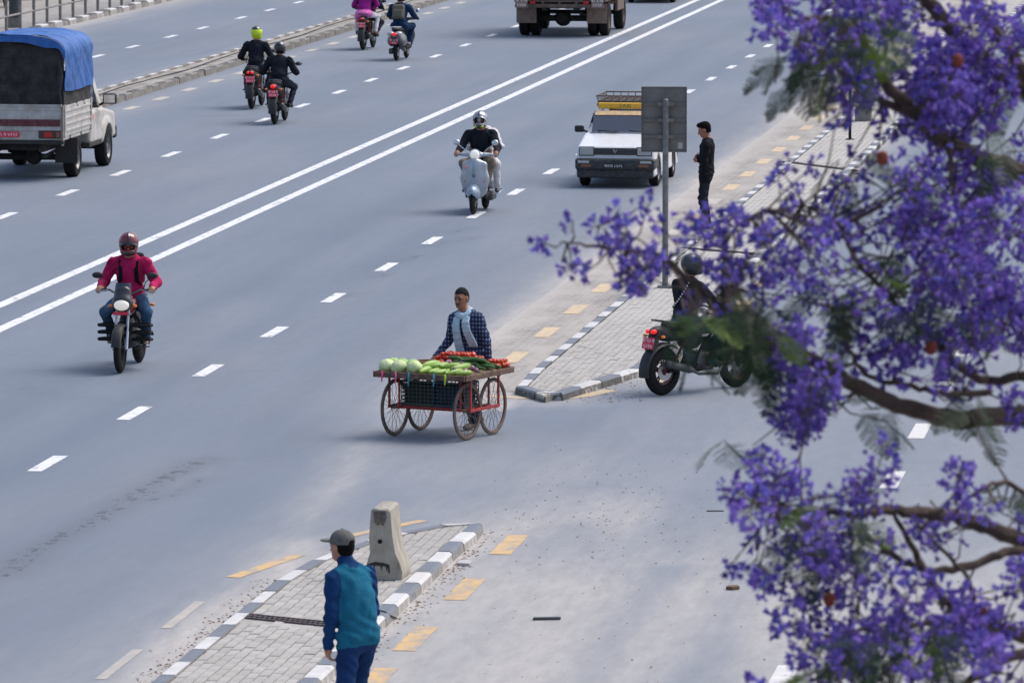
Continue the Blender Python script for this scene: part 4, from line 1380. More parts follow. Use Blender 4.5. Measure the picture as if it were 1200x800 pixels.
    plate(T, (0, -.955, .50), .19, .13, Matrix.Rotation(math.radians(-10), 4, 'X'), PLATER, k.get('txt', ('बा ३६ प', '७०२')), .065)
    b = MB(); b.prism([(-.88, .6), (-.95, .56), (-.97, .42), (-.9, .4)], 'x', -.06, .06); b.build('plate_holder', BLACKP, T)
    b = MB(); b.tube([(-.1, -.4, .8), (-.13, -.7, .84), (0, -.86, .85), (.13, -.7, .84), (.1, -.4, .8)], .012, 8); b.build('grab_rail', CHROME, T, True)
    if k.get('crash'):
        b = MB()
        for s in (-1, 1): b.tube([(s * .12, -.2, .3), (s * .28, -.3, .3), (s * .3, -.6, .33), (s * .2, -.75, .38)], .014, 8)
        b.build('side_guard', CHROME, T, True)
    return T
def scooter_pose(**k):
    return rider_pose(pel=(0, -.2, .865), neck=(0, -.12, 1.385), head=(0, -.06, 1.55), hl=(-.33, .27, 1.035), hr=(.33, .27, 1.035), fl=(-.13, .18, .435), fr=(.13, .18, .435), fl_hint=(-.5, 1, .5), fr_hint=(.5, 1, .5), **k)
rz = -AZ - .05
loc = at_rear(464.5, 71.5, rz, .63)
sc = scooter('dark scooter with silver tail and red plate, ridden by someone with a backpack', loc, rz, M('scooter_dark', (.05, .055, .065), .3, coat=.4), BLACKP, rear=M('scooter_grey', (.10, .105, .115), .3, coat=.4), tail_lit=True, txt=('बा ६४ प', '१५९'))
sdf_obj('tail_trim', [ell((-.1, -.83, .69), (.09, .08, .05), 0, .03), ell((.1, -.83, .69), (.09, .08, .05), 0, .03)], .012, M('silver_trim', (.5, .51, .53), .3, .3), sc)
BLUEJ = cloth('deep_blue_jacket', (.012, .035, .085))
t, hf, C, R = ride(sc, 'scooter rider in deep blue jacket carrying an olive grey backpack', scooter_pose(w=1.1), [SKIN, BLUEJ, BLUEJ, M('grey_shoe', (.3, .3, .3), .7)], vox=.013)
helmet(t, hf, GLOSSB, VISOR, 0)
backpack(t, C, R, .52, M('olive_pack', (.13, .115, .085), .8, bump=.4), (.15, .08, .18), -.21, .6)

# silver scooter coming this way with two aboard
rz = math.radians(171)
loc = at_rear(555, 251.5, rz, -.63)
SILV = M('silver_paint', (.40, .43, .48), .28, .25, coat=.6, var=.06)
sc = scooter('silver scooter with round headlamp and mirrors driving on the dashed lane line', loc, rz, SILV, M('silver_blue_paint', (.26, .33, .42), .28, .25, coat=.6, var=.06), vespa=True, crash=True, floor=MATTEB)
t, hf, C, R = ride(sc, 'scooter rider in black jacket, khaki trousers and silver helmet', scooter_pose(), [SKIN, NAVYB, KHAKI, M('grey_sneaker', (.25, .25, .26), .7)], vox=.011)
h = helmet(t, hf, M('helmet_silver', (.32, .33, .35), .25, .5, coat=.5), M('visor_mirror', (.35, .37, .4), .1, .8), .75, stripe=GLOSSB, trim=M('helmet_dark_grey', (.07, .07, .075), .3))
sdf_obj('helmet_vent', [ell(hf.p(s * .05, .135, -.095), (.035, .02, .022), 0, .01, hf.R) for s in (-1, 1)], .009, M('neon_green', (.55, .75, .03), .4), h)
straps(t, C, .52, NAVYB)
t, hf, C, R = ride(sc, 'scooter passenger in white trousers behind rider in silver helmet', pillion_pose(pel=(0, -.52, .90), neck=(0, -.42, 1.40), head=(.03, -.37, 1.56), fl=(-.27, -.22, .40), fr=(.27, -.22, .40), legw=1.1), [SKIN, WHITEC, WHITEC, BLACKSH], vox=.012, hair=(HAIR, True))

# motorcycle waiting behind the blossoms
rz = math.radians(-46)
loc = at_rear(776, 463, rz, .655)
TEAL = cloth('teal_trousers', (.02, .13, .18))
bk = motorcycle('black sports motorcycle turning past the nose of the long island', loc, rz, GLOSSB, twin=True, rim=M('rim_red', (.10, .02, .02), .4), tank=M('tank_red_black', (.05, .012, .012), .25, coat=.5), txt=('बा ९० प', '६२१७'))
sdf_obj('fairing_stripe', [ell((s * .12, .16, .83), (.03, .2, .022), 0, .01) for s in (-1, 1)], .012, M('fairing_red', (.65, .03, .02), .35), bk)
t, hf, C, R = ride(bk, 'motorcycle rider in navy jacket with pale dotted strap and dark helmet', rider_pose(pel=(0, -.27, .90), neck=(0, -.19, 1.40), head=(0, -.13, 1.56), w=1.0, loose=1.2), [SKIN, NAVYB, TEAL, BLACKSH], vox=.011)
helmet(t, hf, M('helmet_charcoal', (.03, .032, .035), .3, coat=.3), VISOR, 0)
b = MB()
pts = [C(.13, -.10, .50), C(.08, -.135, .36), C(0, -.14, .24), C(-.10, -.125, .14)]
b.loft([[tuple(p + np.array(d)) for d in ((-.014, 0, .014), (.014, 0, -.014), (.014, .02, -.014), (-.014, .02, .014))] for p in pts])
so = b.build('shoulder_strap', BLACKC, t)
b = MB()
for i in range(12):
    f = i / 11 * 2.99
    p = pts[int(f)] + (pts[int(f) + 1] - pts[int(f)]) * (f - int(f))
    b.box(tuple(p + np.array([0, -.006, 0])), (.009, .006, .009), .003)
b.build('strap_studs', LETTER, so)

# ------------------------------------------------------------ taxi and cars
def glass_mat():
    m, nt, bs = nodes_of('car_glass')
    nt.nodes.remove(bs)
    out = nt.nodes['Material Output']
    tr = N(nt, 'ShaderNodeBsdfTransparent', Color=(.16, .22, .30, 1))
    gl = N(nt, 'ShaderNodeBsdfGlossy', Roughness=.05, Color=(.8, .86, .95, 1))
    lw = N(nt, 'ShaderNodeLayerWeight', Blend=.35)
    mx = nt.nodes.new('ShaderNodeMixShader')
    nt.links.new(mth(nt, 'MULTIPLY_ADD', lw.outputs['Fresnel'], .6), mx.inputs[0])
    mx.inputs[0].links[0].from_node.inputs[2].default_value = .10
    nt.links.new(tr.outputs[0], mx.inputs[1]); nt.links.new(gl.outputs[0], mx.inputs[2])
    nt.links.new(mx.outputs[0], out.inputs['Surface'])
    return m
GLASS = glass_mat()
def car_wheel(T, x, y, r, w, name='wheel', dual=False, rim=None, n=28):
    W = thing_part(name, T)
    b = MB()
    s = 1 if x > 0 else -1
    b.lathe([(r * .62, -w / 2), (r * .9, -w / 2), (r * .98, -w * .4), (r, -w * .28), (r, w * .28), (r * .98, w * .4), (r * .9, w / 2), (r * .62, w / 2), (r * .6, 0), (r * .62, -w / 2)], (x, y, r), 'x', n)
    b.build('tyre', RUBBER, W, True)
    b = MB()
    b.lathe([(r * .63, s * w * .46), (r * .60, s * w * .42), (r * .54, s * w * .2), (r * .3, s * w * .22), (r * .18, s * w * .34), (0, s * w * .36)], (x, y, r), 'x', n)
    for k in range(6):
        a = 2 * PI * k / 6
        b.box((x + s * w * .28, y + r * .4 * math.cos(a), r + r * .4 * math.sin(a)), (.012, .018, .018), .004)
    b.build('rim', rim or ALLOY, W, True)
    return W
def plane_from(p, q, sgn):
    """half-space edge through two (y, z) points, extruded in x; sgn picks the outside"""
    d = np.array(q, float) - np.array(p, float)
    n = np.array([0, d[1], -d[0]]) * sgn
    n /= np.linalg.norm(n)
    return (tuple(n), float(n[1] * p[0] + n[2] * p[1]))
def hatchback(label, loc, rz, paint, taxi=False, driver=False):
    T = thing('taxi' if taxi else 'parked_car' if False else 'car', label, 'taxi' if taxi else 'car', loc, rz)
    HW = .70
    tum = lambda s: ((s * .44, 0, .13), .44 * .695 + .13 * .90)
    low = [((1, 0, .06), HW + .06 * .6), ((-1, 0, .06), HW + .06 * .6), ((0, 1, .10), 1.66 + .10 * .45), ((0, -1, .1), 1.66 + .1 * .45), ((0, 0, -1), -.20), ((0, 0, 1), .93), plane_from((.78, .93), (1.64, .735), -1)]
    cab = [tum(1), tum(-1), ((0, 0, -1), -.80), ((0, .05, 1), 1.385 + .05 * .1), plane_from((.86, .90), (.30, 1.37), -1), plane_from((-1.58, .92), (-1.28, 1.38), 1)]
    def off(pl, d): return [(n, dd - d * np.linalg.norm(n)) for n, dd in pl]
    ws_a, ws_b = np.array([.86, .90]), np.array([.30, 1.37])
    wsd = unit([0, ws_b[0] - ws_a[0], ws_b[1] - ws_a[1]])
    wsn = np.array([0, -wsd[2] * -1, -wsd[1]]); wsn = np.array([0, wsd[2], -wsd[1]])
    wsR = np.stack([np.array([1, 0, 0]), wsn, wsd], 1)
    wc = np.array([0, .58, 1.135])
    sR = {}
    pr = [conv(low, (-.75, -1.75, .15), (.75, 1.75, .95), .05, 0, .02), conv(cab, (-.72, -1.65, .78), (.72, .95, 1.42), .05, 0, .03),
          conv(off(cab, .05), (-.7, -1.6, .7), (.7, .9, 1.36), .03, -1, 0, True),
          rbox(wc, (.545, .09, .27), .05, -1, 0, wsR, True)]
    for s in (-1, 1):
        sn = unit([s * .44, 0, .13]); su = unit(np.cross(sn, [0, 1, 0]) * 1.0)
        R_ = np.stack([sn, np.array([0, 1, 0]), np.cross(sn, [0, 1, 0])], 1)
        sR[s] = R_
        for yc, hy in ((.02, .36), (-.80, .37)):
            pr.append(rbox((s * .63, yc, 1.12), (.09, hy, .145), .04, -1, 0, R_, True))
        for yw in (1.02, -1.155):
            pr.append(cap((s * .5, yw, .285), (s * 1.0, yw, .285), .315, None, -1, 0, True))
    bd = sdf_obj('body', pr, .018, [paint], T)
    # panes
    def pane(c, h, Rm, nm):
        b = MB(); b.box((0, 0, 0), h, .002)
        o = b.build(nm, GLASS, T)
        o.matrix_local = Matrix.Translation(Vector(c)) @ Matrix(Rm.tolist()).to_4x4()
        return o
    pane(wc - wsn * .012, (.55, .003, .272), wsR, 'windscreen')
    for s in (-1, 1):
        for yc, hy in ((.02, .36), (-.80, .37)):
            pane(np.array([s * .632, yc, 1.12]) - sR[s][:, 0] * .02, (.003, hy, .147), sR[s], 'side_window')
    pane((0, -1.405, 1.15), (.5, .003, .17), rotx(math.radians(-33)), 'rear_window')
    # fittings
    fb = sdf_obj('front_bumper', [rbox((0, 1.66, .43), (.715, .10, .10), .04, 0, .02), rbox((0, 1.62, .28), (.69, .09, .10), .03, 0, .03), rbox((-.66, 1.45, .43), (.065, .25, .09), .03, 0, .02), rbox((.66, 1.45, .43), (.065, .25, .09), .03, 0, .02)], .016, M('bumper_black', (.028, .03, .034), .6, dirt=(.12, .11, .1), dirt_amt=.35), T)
    sdf_obj('rear_bumper', [rbox((0, -1.66, .42), (.715, .09, .10), .04, 0, .02)], .02, M('bumper_black', (0, 0, 0)), T)
    b = MB(); b.box((0, 1.662, .655), (.40, .012, .062), .01)
    gr = b.build('grille', M('grille_black', (.025, .027, .03), .5), T)
    b = MB()
    for k in range(4): b.box((0, 1.676, .615 + .027 * k), (.38, .004, .006), .002)
    b.build('grille_bar', M('grille_bar_grey', (.07, .07, .075), .5), gr)
    b = MB(); b.tube([(-.03, 1.684, .685), (0, 1.684, .63), (.03, 1.684, .685)], .007, 6); b.build('emblem', CHROME, gr)
    for s in (-1, 1):
        b = MB(); b.box((s * .52, 1.655, .655), (.125, .022, .07), .012); hl = b.build('head_light', WHITEL, T)
        b = MB(); b.box((s * .52, 1.65, .655), (.137, .02, .082), .01); b.build('headlight_frame', BLACKP, hl)
        b = MB(); b.box((s * .56, 1.765, .47), (.10, .006, .022), .004); b.build('side_lamp', WHITEL, T)
        b = MB(); b.box((s * .52, 1.762, .405), (.09, .006, .022), .004); b.build('fog_lamp', M('amber_dark', (.25, .10, .05), .4), T)
        b = MB(); b.box((s * .6, -1.672, .68), (.075, .02, .11), .01); b.build('tail_light', REDLENS, T)
        sdf_obj('side_mirror', [rbox((s * .80, .58, .985), (.085, .04, .062), .03, 0, .01), cap((s * .66, .56, .93), (s * .76, .57, .97), .02, None, 0, .02)], .012, BLACKP, T)
        b = MB(); b.tube([(s * .28 - .2, .80, .95), (s * .28 + .15, .765, .972)], .008, 6); b.build('wiper', BLACKP, T)
        b = MB(); b.box((s * .708, -.1, .62), (.008, .9, .022), .006); b.build('rubbing_strip', BLACKP, T)
        b = MB(); b.box((s * .722, -.28, .83), (.012, .07, .018), .006); b.build('door_handle', BLACKP, T)
    for y in (1.02, -1.155):
        for s in (-1, 1): car_wheel(T, s * .63, y, .275, .16, rim=M('wheel_grey', (.16, .16, .17), .5, .4))
    b = MB()
    b.box((0, -.05, .42), (.6, 1.0, .1), .02); b.box((0, .62, .82), (.6, .16, .1), .04)
    for s in (-1, 1): b.box((s * .3, -.1, .62), (.23, .24, .1), .05); b.box((s * .3, -.36, .9), (.22, .07, .28), .05)
    b.box((0, -.95, .8), (.55, .08, .25), .05)
    b.build('interior', M('car_interior', (.05, .048, .05), .8), T)
    b = MB(); b.lathe([(.165, 0), (.18, .015), (.195, 0), (.18, -.015), (.165, 0)], (0, 0, 0), 'z', 20)
    w = b.build('steering_wheel', BLACKP, T, True); w.location = (.3, .42, .92); w.rotation_euler = (math.radians(62), 0, 0)
    pl = plate(T, (.02, 1.775, .405), .36, .085, Matrix.Rotation(PI, 4, 'Z'), PLATEB if taxi else PLATER, ('बा१ज ८३०९',), .07)
    if taxi:
        b = MB()
        Rr = Matrix.Rotation(0, 3, 'X')
        RK = M('rack_steel', (.14, .125, .115), .6, .6, dirt=(.2, .12, .07), dirt_amt=.4)
        for z, o_ in ((1.44, 0), (1.555, .03)):
            b.tube([(-.52 - o_, .12, z), (.52 + o_, .12, z), (.52 + o_, -1.15, z), (-.52 - o_, -1.15, z), (-.52 - o_, .12, z)], .013, 6)
        for k in range(9):
            x = -.52 + 1.04 * k / 8
            b.tube([(x, .12, 1.46), (x, -1.15, 1.46)], .008, 6)
            b.tube([(x, .12, 1.44), (x * 1.05, .12, 1.555)], .008, 6); b.tube([(x, -1.15, 1.44), (x * 1.05, -1.15, 1.555)], .008, 6)
        for k in range(8):
            y = .12 - 1.27 * k / 7
            b.tube([(-.52, y, 1.46), (.52, y, 1.46)], .010, 6)
            for s in (-1, 1): b.tube([(s * .52, y, 1.44), (s * .55, y, 1.555)], .008, 6)
        for s in (-1, 1):
            for y in (.05, -1.05): b.tube([(s * .52, y, 1.46), (s * .545, y, 1.365)], .012, 6)
        rk = b.build('roof_rack', RK, T)
        sg = sdf_obj('taxi_sign', [rbox((0, .25, 1.385), (.50, .05, .055), .02, 0, .01)], .014, M('taxi_yellow', (.78, .42, .03), .45, var=.15), T)
        text_obj('TAXI', .10, M('sign_green', (.08, .16, .05), .6), sg, Matrix.Translation((0, .303, 1.385)) @ Matrix.Rotation(PI, 4, 'Z') @ Matrix.Rotation(PI / 2, 4, 'X'))
        b = MB(); b.box((0, 0, 0), (.53, .002, .055), .001)
        st = b.build('sun_strip', M('sun_strip_cream', (.62, .42, .22), .5, var=.25, scale=14), T)
        st.matrix_local = Matrix.Translation(Vector(wc - wsn * .002 + wsd * .205)) @ Matrix(wsR.tolist()).to_4x4()
    return T
WHITECAR = M('white_car_paint', (.72, .73, .75), .3, coat=.5, var=.05, dirt=(.5, .48, .45), dirt_amt=.2)
rz = math.radians(171.5)
g = (G(686.5, 216.3) + G(766.7, 218.3)) / 2
loc = (g[0] + math.sin(rz) * 1.02, g[1] - math.cos(rz) * 1.02, 0)
taxi = hatchback('white taxi hatchback with roof rack and yellow roof sign', loc, rz, WHITECAR, True)
d_, hf, C, R = person('taxi driver in grey shirt behind the windscreen of the white taxi', loc, rz, dict(pel=(.3, -.12, .72), neck=(.3, -.22, 1.1), head=(.3, -.2, 1.22), hl=(.16, .3, .95), hr=(.44, .3, .95), fl=(.2, .62, .6), fr=(.4, .62, .6), fl_hint=(0, 0, 1), fr_hint=(0, 0, 1), curl=.8, w=.9),
                      [SKIN, cloth('grey_shirt', (.2, .2, .22)), DKJEANS, BLACKSH], vox=.016, hair=(HAIR, False), g=.85)
g = G(766, 3)
hatchback('dark hatchback driving ahead of the brown truck', (g[0] + .1, g[1] + 1.2, 0), -AZ, M('dark_car_paint', (.02, .025, .03), .2, coat=.6))
# ------------------------------------------------------------ pickup with tarpaulin
def wrinkle(p, a=.02, s=1.0):
    x, y, z = p
    n = math.sin(x * 7 * s + z * 5) * math.sin(y * 6 * s + 1.3) + .6 * math.sin(x * 17 * s + y * 11 + z * 13) + .4 * math.sin(z * 23 + y * 19 * s)
    return n * a * .5
rz = -AZ
gR = G(85, 207)
ax_ = np.array([math.cos(rz), math.sin(rz), 0]); fw_ = np.array([-math.sin(rz), math.cos(rz), 0])
loc = gR - ax_ * .80 + fw_ * 1.45
T = thing('pickup_truck', 'white pickup truck with blue tarpaulin over its cargo bed', 'pickup truck', tuple(loc), rz)
PWHITE = M('pickup_white', (.62, .615, .60), .45, var=.08, scale=3, dirt=(.34, .29, .24), dirt_amt=.7)
MAROON = M('pickup_maroon', (.11, .014, .025), .5, var=.3, dirt=(.25, .18, .15), dirt_amt=.3)
UND = M('underbody_dark', (.035, .032, .03), .85, var=.4)
for s in (-1, 1):
    for y in (-1.45, 1.4): car_wheel(T, s * .80, y, .36, .22, rim=M('steel_wheel', (.2, .2, .2), .5, .6))
b = MB()
for s in (-1, 1): b.box((s * .42, -.1, .58), (.05, 2.3, .07), .01)
for y in (-2.2, -1.0, .2, 1.3): b.box((0, y, .58), (.42, .05, .05), .01)
b.tube([(-.75, -1.45, .36), (.75, -1.45, .36)], .06, 10); b.lathe([(0, -.16), (.12, -.12), (.16, 0), (.12, .12), (0, .16)], (.08, -1.45, .37), 'y', 14)
b.tube([(-.75, 1.4, .36), (.75, 1.4, .36)], .045, 8); b.tube([(.1, -1.3, .42), (.05, .6, .5)], .04, 8)
b.box((-.3, -.6, .52), (.2, .5, .12), .04); b.tube([(.35, .3, .45), (.4, -1.0, .45), (.45, -2.3, .42)], .035, 8)
b.build('chassis', UND, T)
# cargo bed
b = MB()
b.box((0, -1.32, .78), (.86, 1.22, .05), .01)
for s in (-1, 1):
    b.box((s * .855, -1.32, 1.08), (.022, 1.22, .28), .008)
    for k in range(4): b.box((s * .882, -1.32, .90 + .12 * k), (.009, 1.2, .022), .006)
    for yy in (-2.5, -.14): b.box((s * .88, yy, 1.08), (.022, .03, .3), .006)
b.box((0, -.13, 1.08), (.84, .022, .28), .008)
b.build('cargo_bed', PWHITE, T)
b = MB()
b.box((0, -2.56, 1.10), (.84, .022, .27), .01)
for k in (.93, 1.30): b.box((0, -2.588, k), (.82, .010, .012), .004)
b.box((0, -2.57, 1.375), (.845, .03, .015), .006)
tg = b.build('tailgate', PWHITE, T)
b = MB(); b.box((0, -2.592, 1.055), (.815, .012, .062), .006); b.build('stripe_panel', MAROON, tg)
b = MB(); b.box((0, -2.545, .80), (.86, .035, .06), .01); b.build('rear_panel', PWHITE, T)
b = MB(); b.box((0, -2.56, .70), (.88, .05, .035), .01); b.build('rear_bumper', UND, T)
for s in (-1, 1):
    b = MB(); b.box((s * .62, -2.60, .845), (.20, .022, .07), .01); tl = b.build('tail_light', M('lamp_housing', (.07, .03, .03), .5), T)
    b = MB(); b.box((s * .60, -2.624, .845), (.075, .006, .045), .004); b.build('lens', REDLENS, tl)
    b = MB(); b.box((s * .78, -2.62, .845), (.03, .006, .045), .004); b.build('amber_lens', M('amber_dark', (.25, .10, .05), .4), tl)
    b = MB(); b.box((s * .8, -1.98, .52), (.21, .012, .23), .004); b.build('mud_flap', M('flap_black', (.03, .028, .027), .9), T)
    b = MB(); b.prism([(-1.98, .74), (-1.9, .9), (-1.0, .9), (-.9, .74), (-.95, .74), (-1.05, .84), (-1.85, .84), (-1.93, .74)], 'x', s * .62, s * .87); b.build('wheel_arch', UND, T)
    b = MB(); b.box((s * .855, -2.58, 1.0), (.02, .03, .36), .006); b.build('corner_post', M('post_grey', (.25, .22, .19), .7, dirt=(.15, .1, .07), dirt_amt=.4), T)
plate(T, (-.18, -2.626, .845), .50, .10, Matrix.Identity(4), PLATER, ('बा २ च ७१९२',), .085)
# cover: hoops, black net, blue sheet
b = MB()
for y in (-2.5, -1.7, -.9, -.15):
    pts = [(-.86, y, 1.3)] + [(-.86 * math.cos(a) if 0 else .86 * math.sin(-PI / 2 + PI * k / 10) , y, 2.25 + .38 * math.cos(-PI / 2 + PI * k / 10)) for k, a in enumerate(range(11))] + [(.86, y, 1.3)]
    b.tube(pts, .018, 6)
b.build('hoop_frame', DKSTEEL, T)
NET = M('black_net', (.028, .026, .027), .95, var=.5, scale=3, bump=.8, bscale=5, bdist=.05, dirt=(.09, .08, .075), dirt_amt=.35)
BLUET = M('blue_tarpaulin', (.012, .095, .34), .5, var=.25, scale=2.5, bump=.8, bscale=6, bdist=.04, dirt=(.10, .22, .5), dirt_amt=.3)
def sheet(fn, nu, nv, mat, name, th=.012, a=.02, parent=T):
    """thick wrinkled sheet from fn(u, v) -> point, outward normal by finite differences"""
    g = np.zeros((nu, nv, 3))
    for i in range(nu):
        for j in range(nv): g[i, j] = fn(i / (nu - 1), j / (nv - 1))
    du = np.gradient(g, axis=0); dv = np.gradient(g, axis=1)
    n = np.cross(du, dv); n /= np.maximum(np.linalg.norm(n, axis=2, keepdims=True), 1e-9)
    w = np.array([[wrinkle(g[i, j], a) for j in range(nv)] for i in range(nu)])[..., None]
    top = g + n * w; bot = top - n * th
    vs = top.reshape(-1, 3).tolist() + bot.reshape(-1, 3).tolist()
    N_ = nu * nv
    ix = lambda i, j: i * nv + j
    fs = []
    for i in range(nu - 1):
        for j in range(nv - 1):
            q = (ix(i, j), ix(i + 1, j), ix(i + 1, j + 1), ix(i, j + 1))
            fs.append(q); fs.append(tuple(N_ + k for k in q[::-1]))
    edge = [ix(i, 0) for i in range(nu)] + [ix(nu - 1, j) for j in range(1, nv)] + [ix(i, nv - 1) for i in range(nu - 2, -1, -1)] + [ix(0, j) for j in range(nv - 2, 0, -1)]
    for k in range(len(edge)):
        a_, b_ = edge[k], edge[(k + 1) % len(edge)]
        fs.append((a_, b_, N_ + b_, N_ + a_))
    m = MB(); m.add(vs, fs)
    return m.build(name, mat, parent, True, angle=70)
def arch(s, drop, w=.915, r=.40, zt=2.66):
    """cross-section of the cover, s in 0..1 from left hem over the top to the right hem"""
    L1 = drop; La = 2.25
    tot = 2 * L1 + La
    d = s * tot
    zs = zt - r
    if d < L1: return (-w, zs - L1 + d)
    if d > L1 + La: return (w, zs - (d - L1 - La))
    a = -PI / 2 + PI * (d - L1) / La
    x = w * math.copysign(abs(math.sin(a)) ** .62, a)
    return (x, zs + r * abs(math.cos(a)) ** .75)
def blue(u, v):
    dr = .62 + .02 * math.sin(v * 5) + .04 * v
    x, z = arch(u, dr)
    sag = -.035 * math.sin(v * PI * 3) ** 2 * max(0, 1 - abs(x))
    return (x, -2.56 + 2.5 * v, z + sag)
sheet(blue, 60, 40, BLUET, 'blue_tarpaulin', a=.02)
def net_side(sg):
    return lambda u, v: (sg * (.862 - .01 * v), -2.52 + 2.4 * (u if sg < 0 else 1 - u), 1.24 + .75 * v)
for sg in (1, -1): sheet(net_side(sg), 24, 14, NET, 'side_net', a=.015)
def net_back(u, v):
    z = 1.36 + 1.18 * v
    x = -.84 + 1.68 * u
    return (x, -2.50 + .05 * v + .015 * math.sin(u * 20), min(z, 2.24 + .36 * max(0, 1 - (abs(x) / .86) ** 2.4) ** .5))
sheet(net_back, 30, 22, NET, 'rear_net', a=.03)
b = MB(); b.tube([(.80, -2.575, 2.2), (.83, -2.59, 1.9), (.80, -2.585, 1.62), (.84, -2.6, 1.4)], [.03, .05, .035, .02], 8); b.build('rolled_flap', NET, T, True)
def rim(u, v):
    x, z = arch(.2 + .6 * u, .62)
    return (x * .995, -2.565 - .012 * v, z - .02 - .15 * v * (1 - .25 * math.sin(u * 17)))
sheet(rim, 40, 5, BLUET, 'tarpaulin_hem', a=.012)
# cab
cabp = [conv([((1, 0, .05), .86 + .05 * .8), ((-1, 0, .05), .86 + .05 * .8), ((0, 1, .08), 2.28 + .08 * .6), ((0, -1, 0), .08), ((0, 0, -1), -.5), ((0, 0, 1), 1.12), plane_from((1.2, 1.12), (2.3, .98), -1)], (-.95, -.1, .45), (.95, 2.4, 1.2), .07, 0, .03),
        conv([((.44, 0, .12), .44 * .77 + .12 * 1.1), ((-.44, 0, .12), .44 * .77 + .12 * 1.1), ((0, 0, -1), -1.0), ((0, 0, 1), 1.72), ((0, -1, .1), .08 + .1 * 1.1), plane_from((1.3, 1.1), (.72, 1.72), -1)], (-.9, -.15, .95), (.9, 1.4, 1.75), .07, 0, .04),
        conv([((.44, 0, .12), .44 * .72 + .12 * 1.1), ((-.44, 0, .12), .44 * .72 + .12 * 1.1), ((0, 0, -1), -1.05), ((0, 0, 1), 1.66), ((0, -1, .1), .02 + .1 * 1.1), plane_from((1.24, 1.1), (.66, 1.72), -1)], (-.9, -.1, 1.0), (.9, 1.3, 1.7), .03, -1, 0, True)]
for s in (-1, 1):
    cabp += [cap((s * .6, 1.4, .38), (s * 1.1, 1.4, .38), .44, None, -1, 0, True), rbox((s * .76, .45, 1.40), (.12, .42, .20), .06, -1, 0, None, True),
             ell((s * .86, 1.4, .62), (.07, .52, .30), 0, .04), cap((s * .6, 1.4, .38), (s * 1.1, 1.4, .38), .42, None, -1, 0, True)]
wR = rotx(-math.atan2(.58, .62))
cabp.append(rbox((0, 1.0, 1.42), (.70, .12, .34), .06, -1, 0, rotx(math.atan2(.58, .62)), True))
sdf_obj('cab', cabp, .02, [PWHITE], T)
b = MB(); b.box((0, 0, 0), (.72, .004, .35), .002); o = b.build('windscreen', GLASS, T); o.location = (0, .985, 1.42); o.rotation_euler = (math.atan2(.58, .62), 0, 0)
for s in (-1, 1):
    b = MB(); b.box((s * .715, .45, 1.40), (.004, .42, .2), .002); b.build('side_window', GLASS, T)
    mm = sdf_obj('side_mirror', [rbox((s * 1.06, .78, 1.30), (.13, .06, .10), .04, 0, .02), cap((s * .86, .8, 1.18), (s * .98, .8, 1.24), .025, None, 0, .02)], .014, BLACKP, T)
    b = MB(); b.box((s * 1.06, .716, 1.30), (.105, .004, .075), .003); b.build('mirror_glass', CHROME, mm)
    b = MB(); b.box((s * .45, 2.32, .85), (.2, .03, .09), .02); b.build('head_light', WHITEL, T)
    b = MB(); b.box((s * .80, .3, .50), (.08, .55, .05), .02); b.build('side_step', UND, T)
b = MB(); b.box((0, 2.36, .58), (.86, .08, .12), .04); b.build('front_bumper', BLACKP, T)
b = MB(); b.box((0, .3, 1.05), (.7, .3, .2), .05); b.box((0, .05, 1.3), (.68, .07, .3), .05); b.build('seats', M('car_interior', (0, 0, 0)), T)
b = MB(); b.box((.889, .0, 1.0), (.004, .09, .05), .002); b.build('faded_sticker', M('faded_red', (.55, .25, .25), .6, var=.4, scale=20), T)

# ------------------------------------------------------------ brown truck (rear)
rz = -AZ
gm = (G(608, 42.5) + G(716, 40.5)) / 2
T = thing('cargo_truck', 'rusty brown cargo truck with dual rear wheels and painted plates', 'truck', (gm[0] + math.sin(AZ) * 1.7, gm[1] + math.cos(AZ) * 1.7, 0), rz)
RUST = M('truck_brown', (.25, .16, .125), .75, var=.3, scale=4, dirt=(.36, .28, .22), dirt_amt=.5, bump=.3)
RUST2 = M('truck_brown_dark', (.12, .075, .06), .8, var=.3, scale=4, dirt=(.24, .18, .14), dirt_amt=.4)
TYREB = M('dusty_tyre', (.03, .029, .03), .9, var=.3)
for s in (-1, 1):
    car_wheel(T, s * 1.08, -1.7, .46, .25, rim=RUST2); car_wheel(T, s * .78, -1.7, .46, .25, rim=RUST2)
    car_wheel(T, s * 1.05, 2.0, .46, .26, rim=RUST2)
b = MB()
for s in (-1, 1): b.box((s * .42, 0, .82), (.05, 2.9, .1), .01)
for y in (-2.7, -1.2, .3, 1.8): b.box((0, y, .82), (.42, .05, .06), .01)
b.tube([(-1.0, -1.7, .46), (1.0, -1.7, .46)], .085, 10)
b.lathe([(0, -.3), (.14, -.22), (.23, 0), (.14, .22), (0, .3)], (-.05, -1.7, .47), 'y', 16)
b.tube([(.5, -2.2, .6), (.55, .2, .6)], .06, 8); b.box((.55, -.2, .62), (.16, .35, .14), .04)
b.tube([(-1.0, 2.0, .46), (1.0, 2.0, .46)], .06, 8)
b.build('chassis', UND, T)
b = MB()
b.box((0, -.75, 1.0), (1.22, 2.15, .06), .01)
b.box((0, -2.88, .84), (1.2, .05, .05), .01); b.box((0, -2.88, 1.06), (1.28, .06, .05), .01)
for x in (-.9, -.45, 0, .45, .9): b.box((x, -2.88, .95), (.025, .035, .08), .004)
b.build('rear_frame', RUST2, T)
b = MB()
for s in (-1, 1):
    for k in range(5): b.box((s * 1.22, -.75, 1.15 + .3 * k), (.025, 2.12, .135), .008)
    for k in range(6): b.box((s * 1.255, -2.75 + .8 * k, 1.75), (.025, .05, .75), .008)
b.box((0, 1.36, 1.75), (1.2, .03, .75), .008)
b.build('cargo_body', RUST, T)
b = MB()
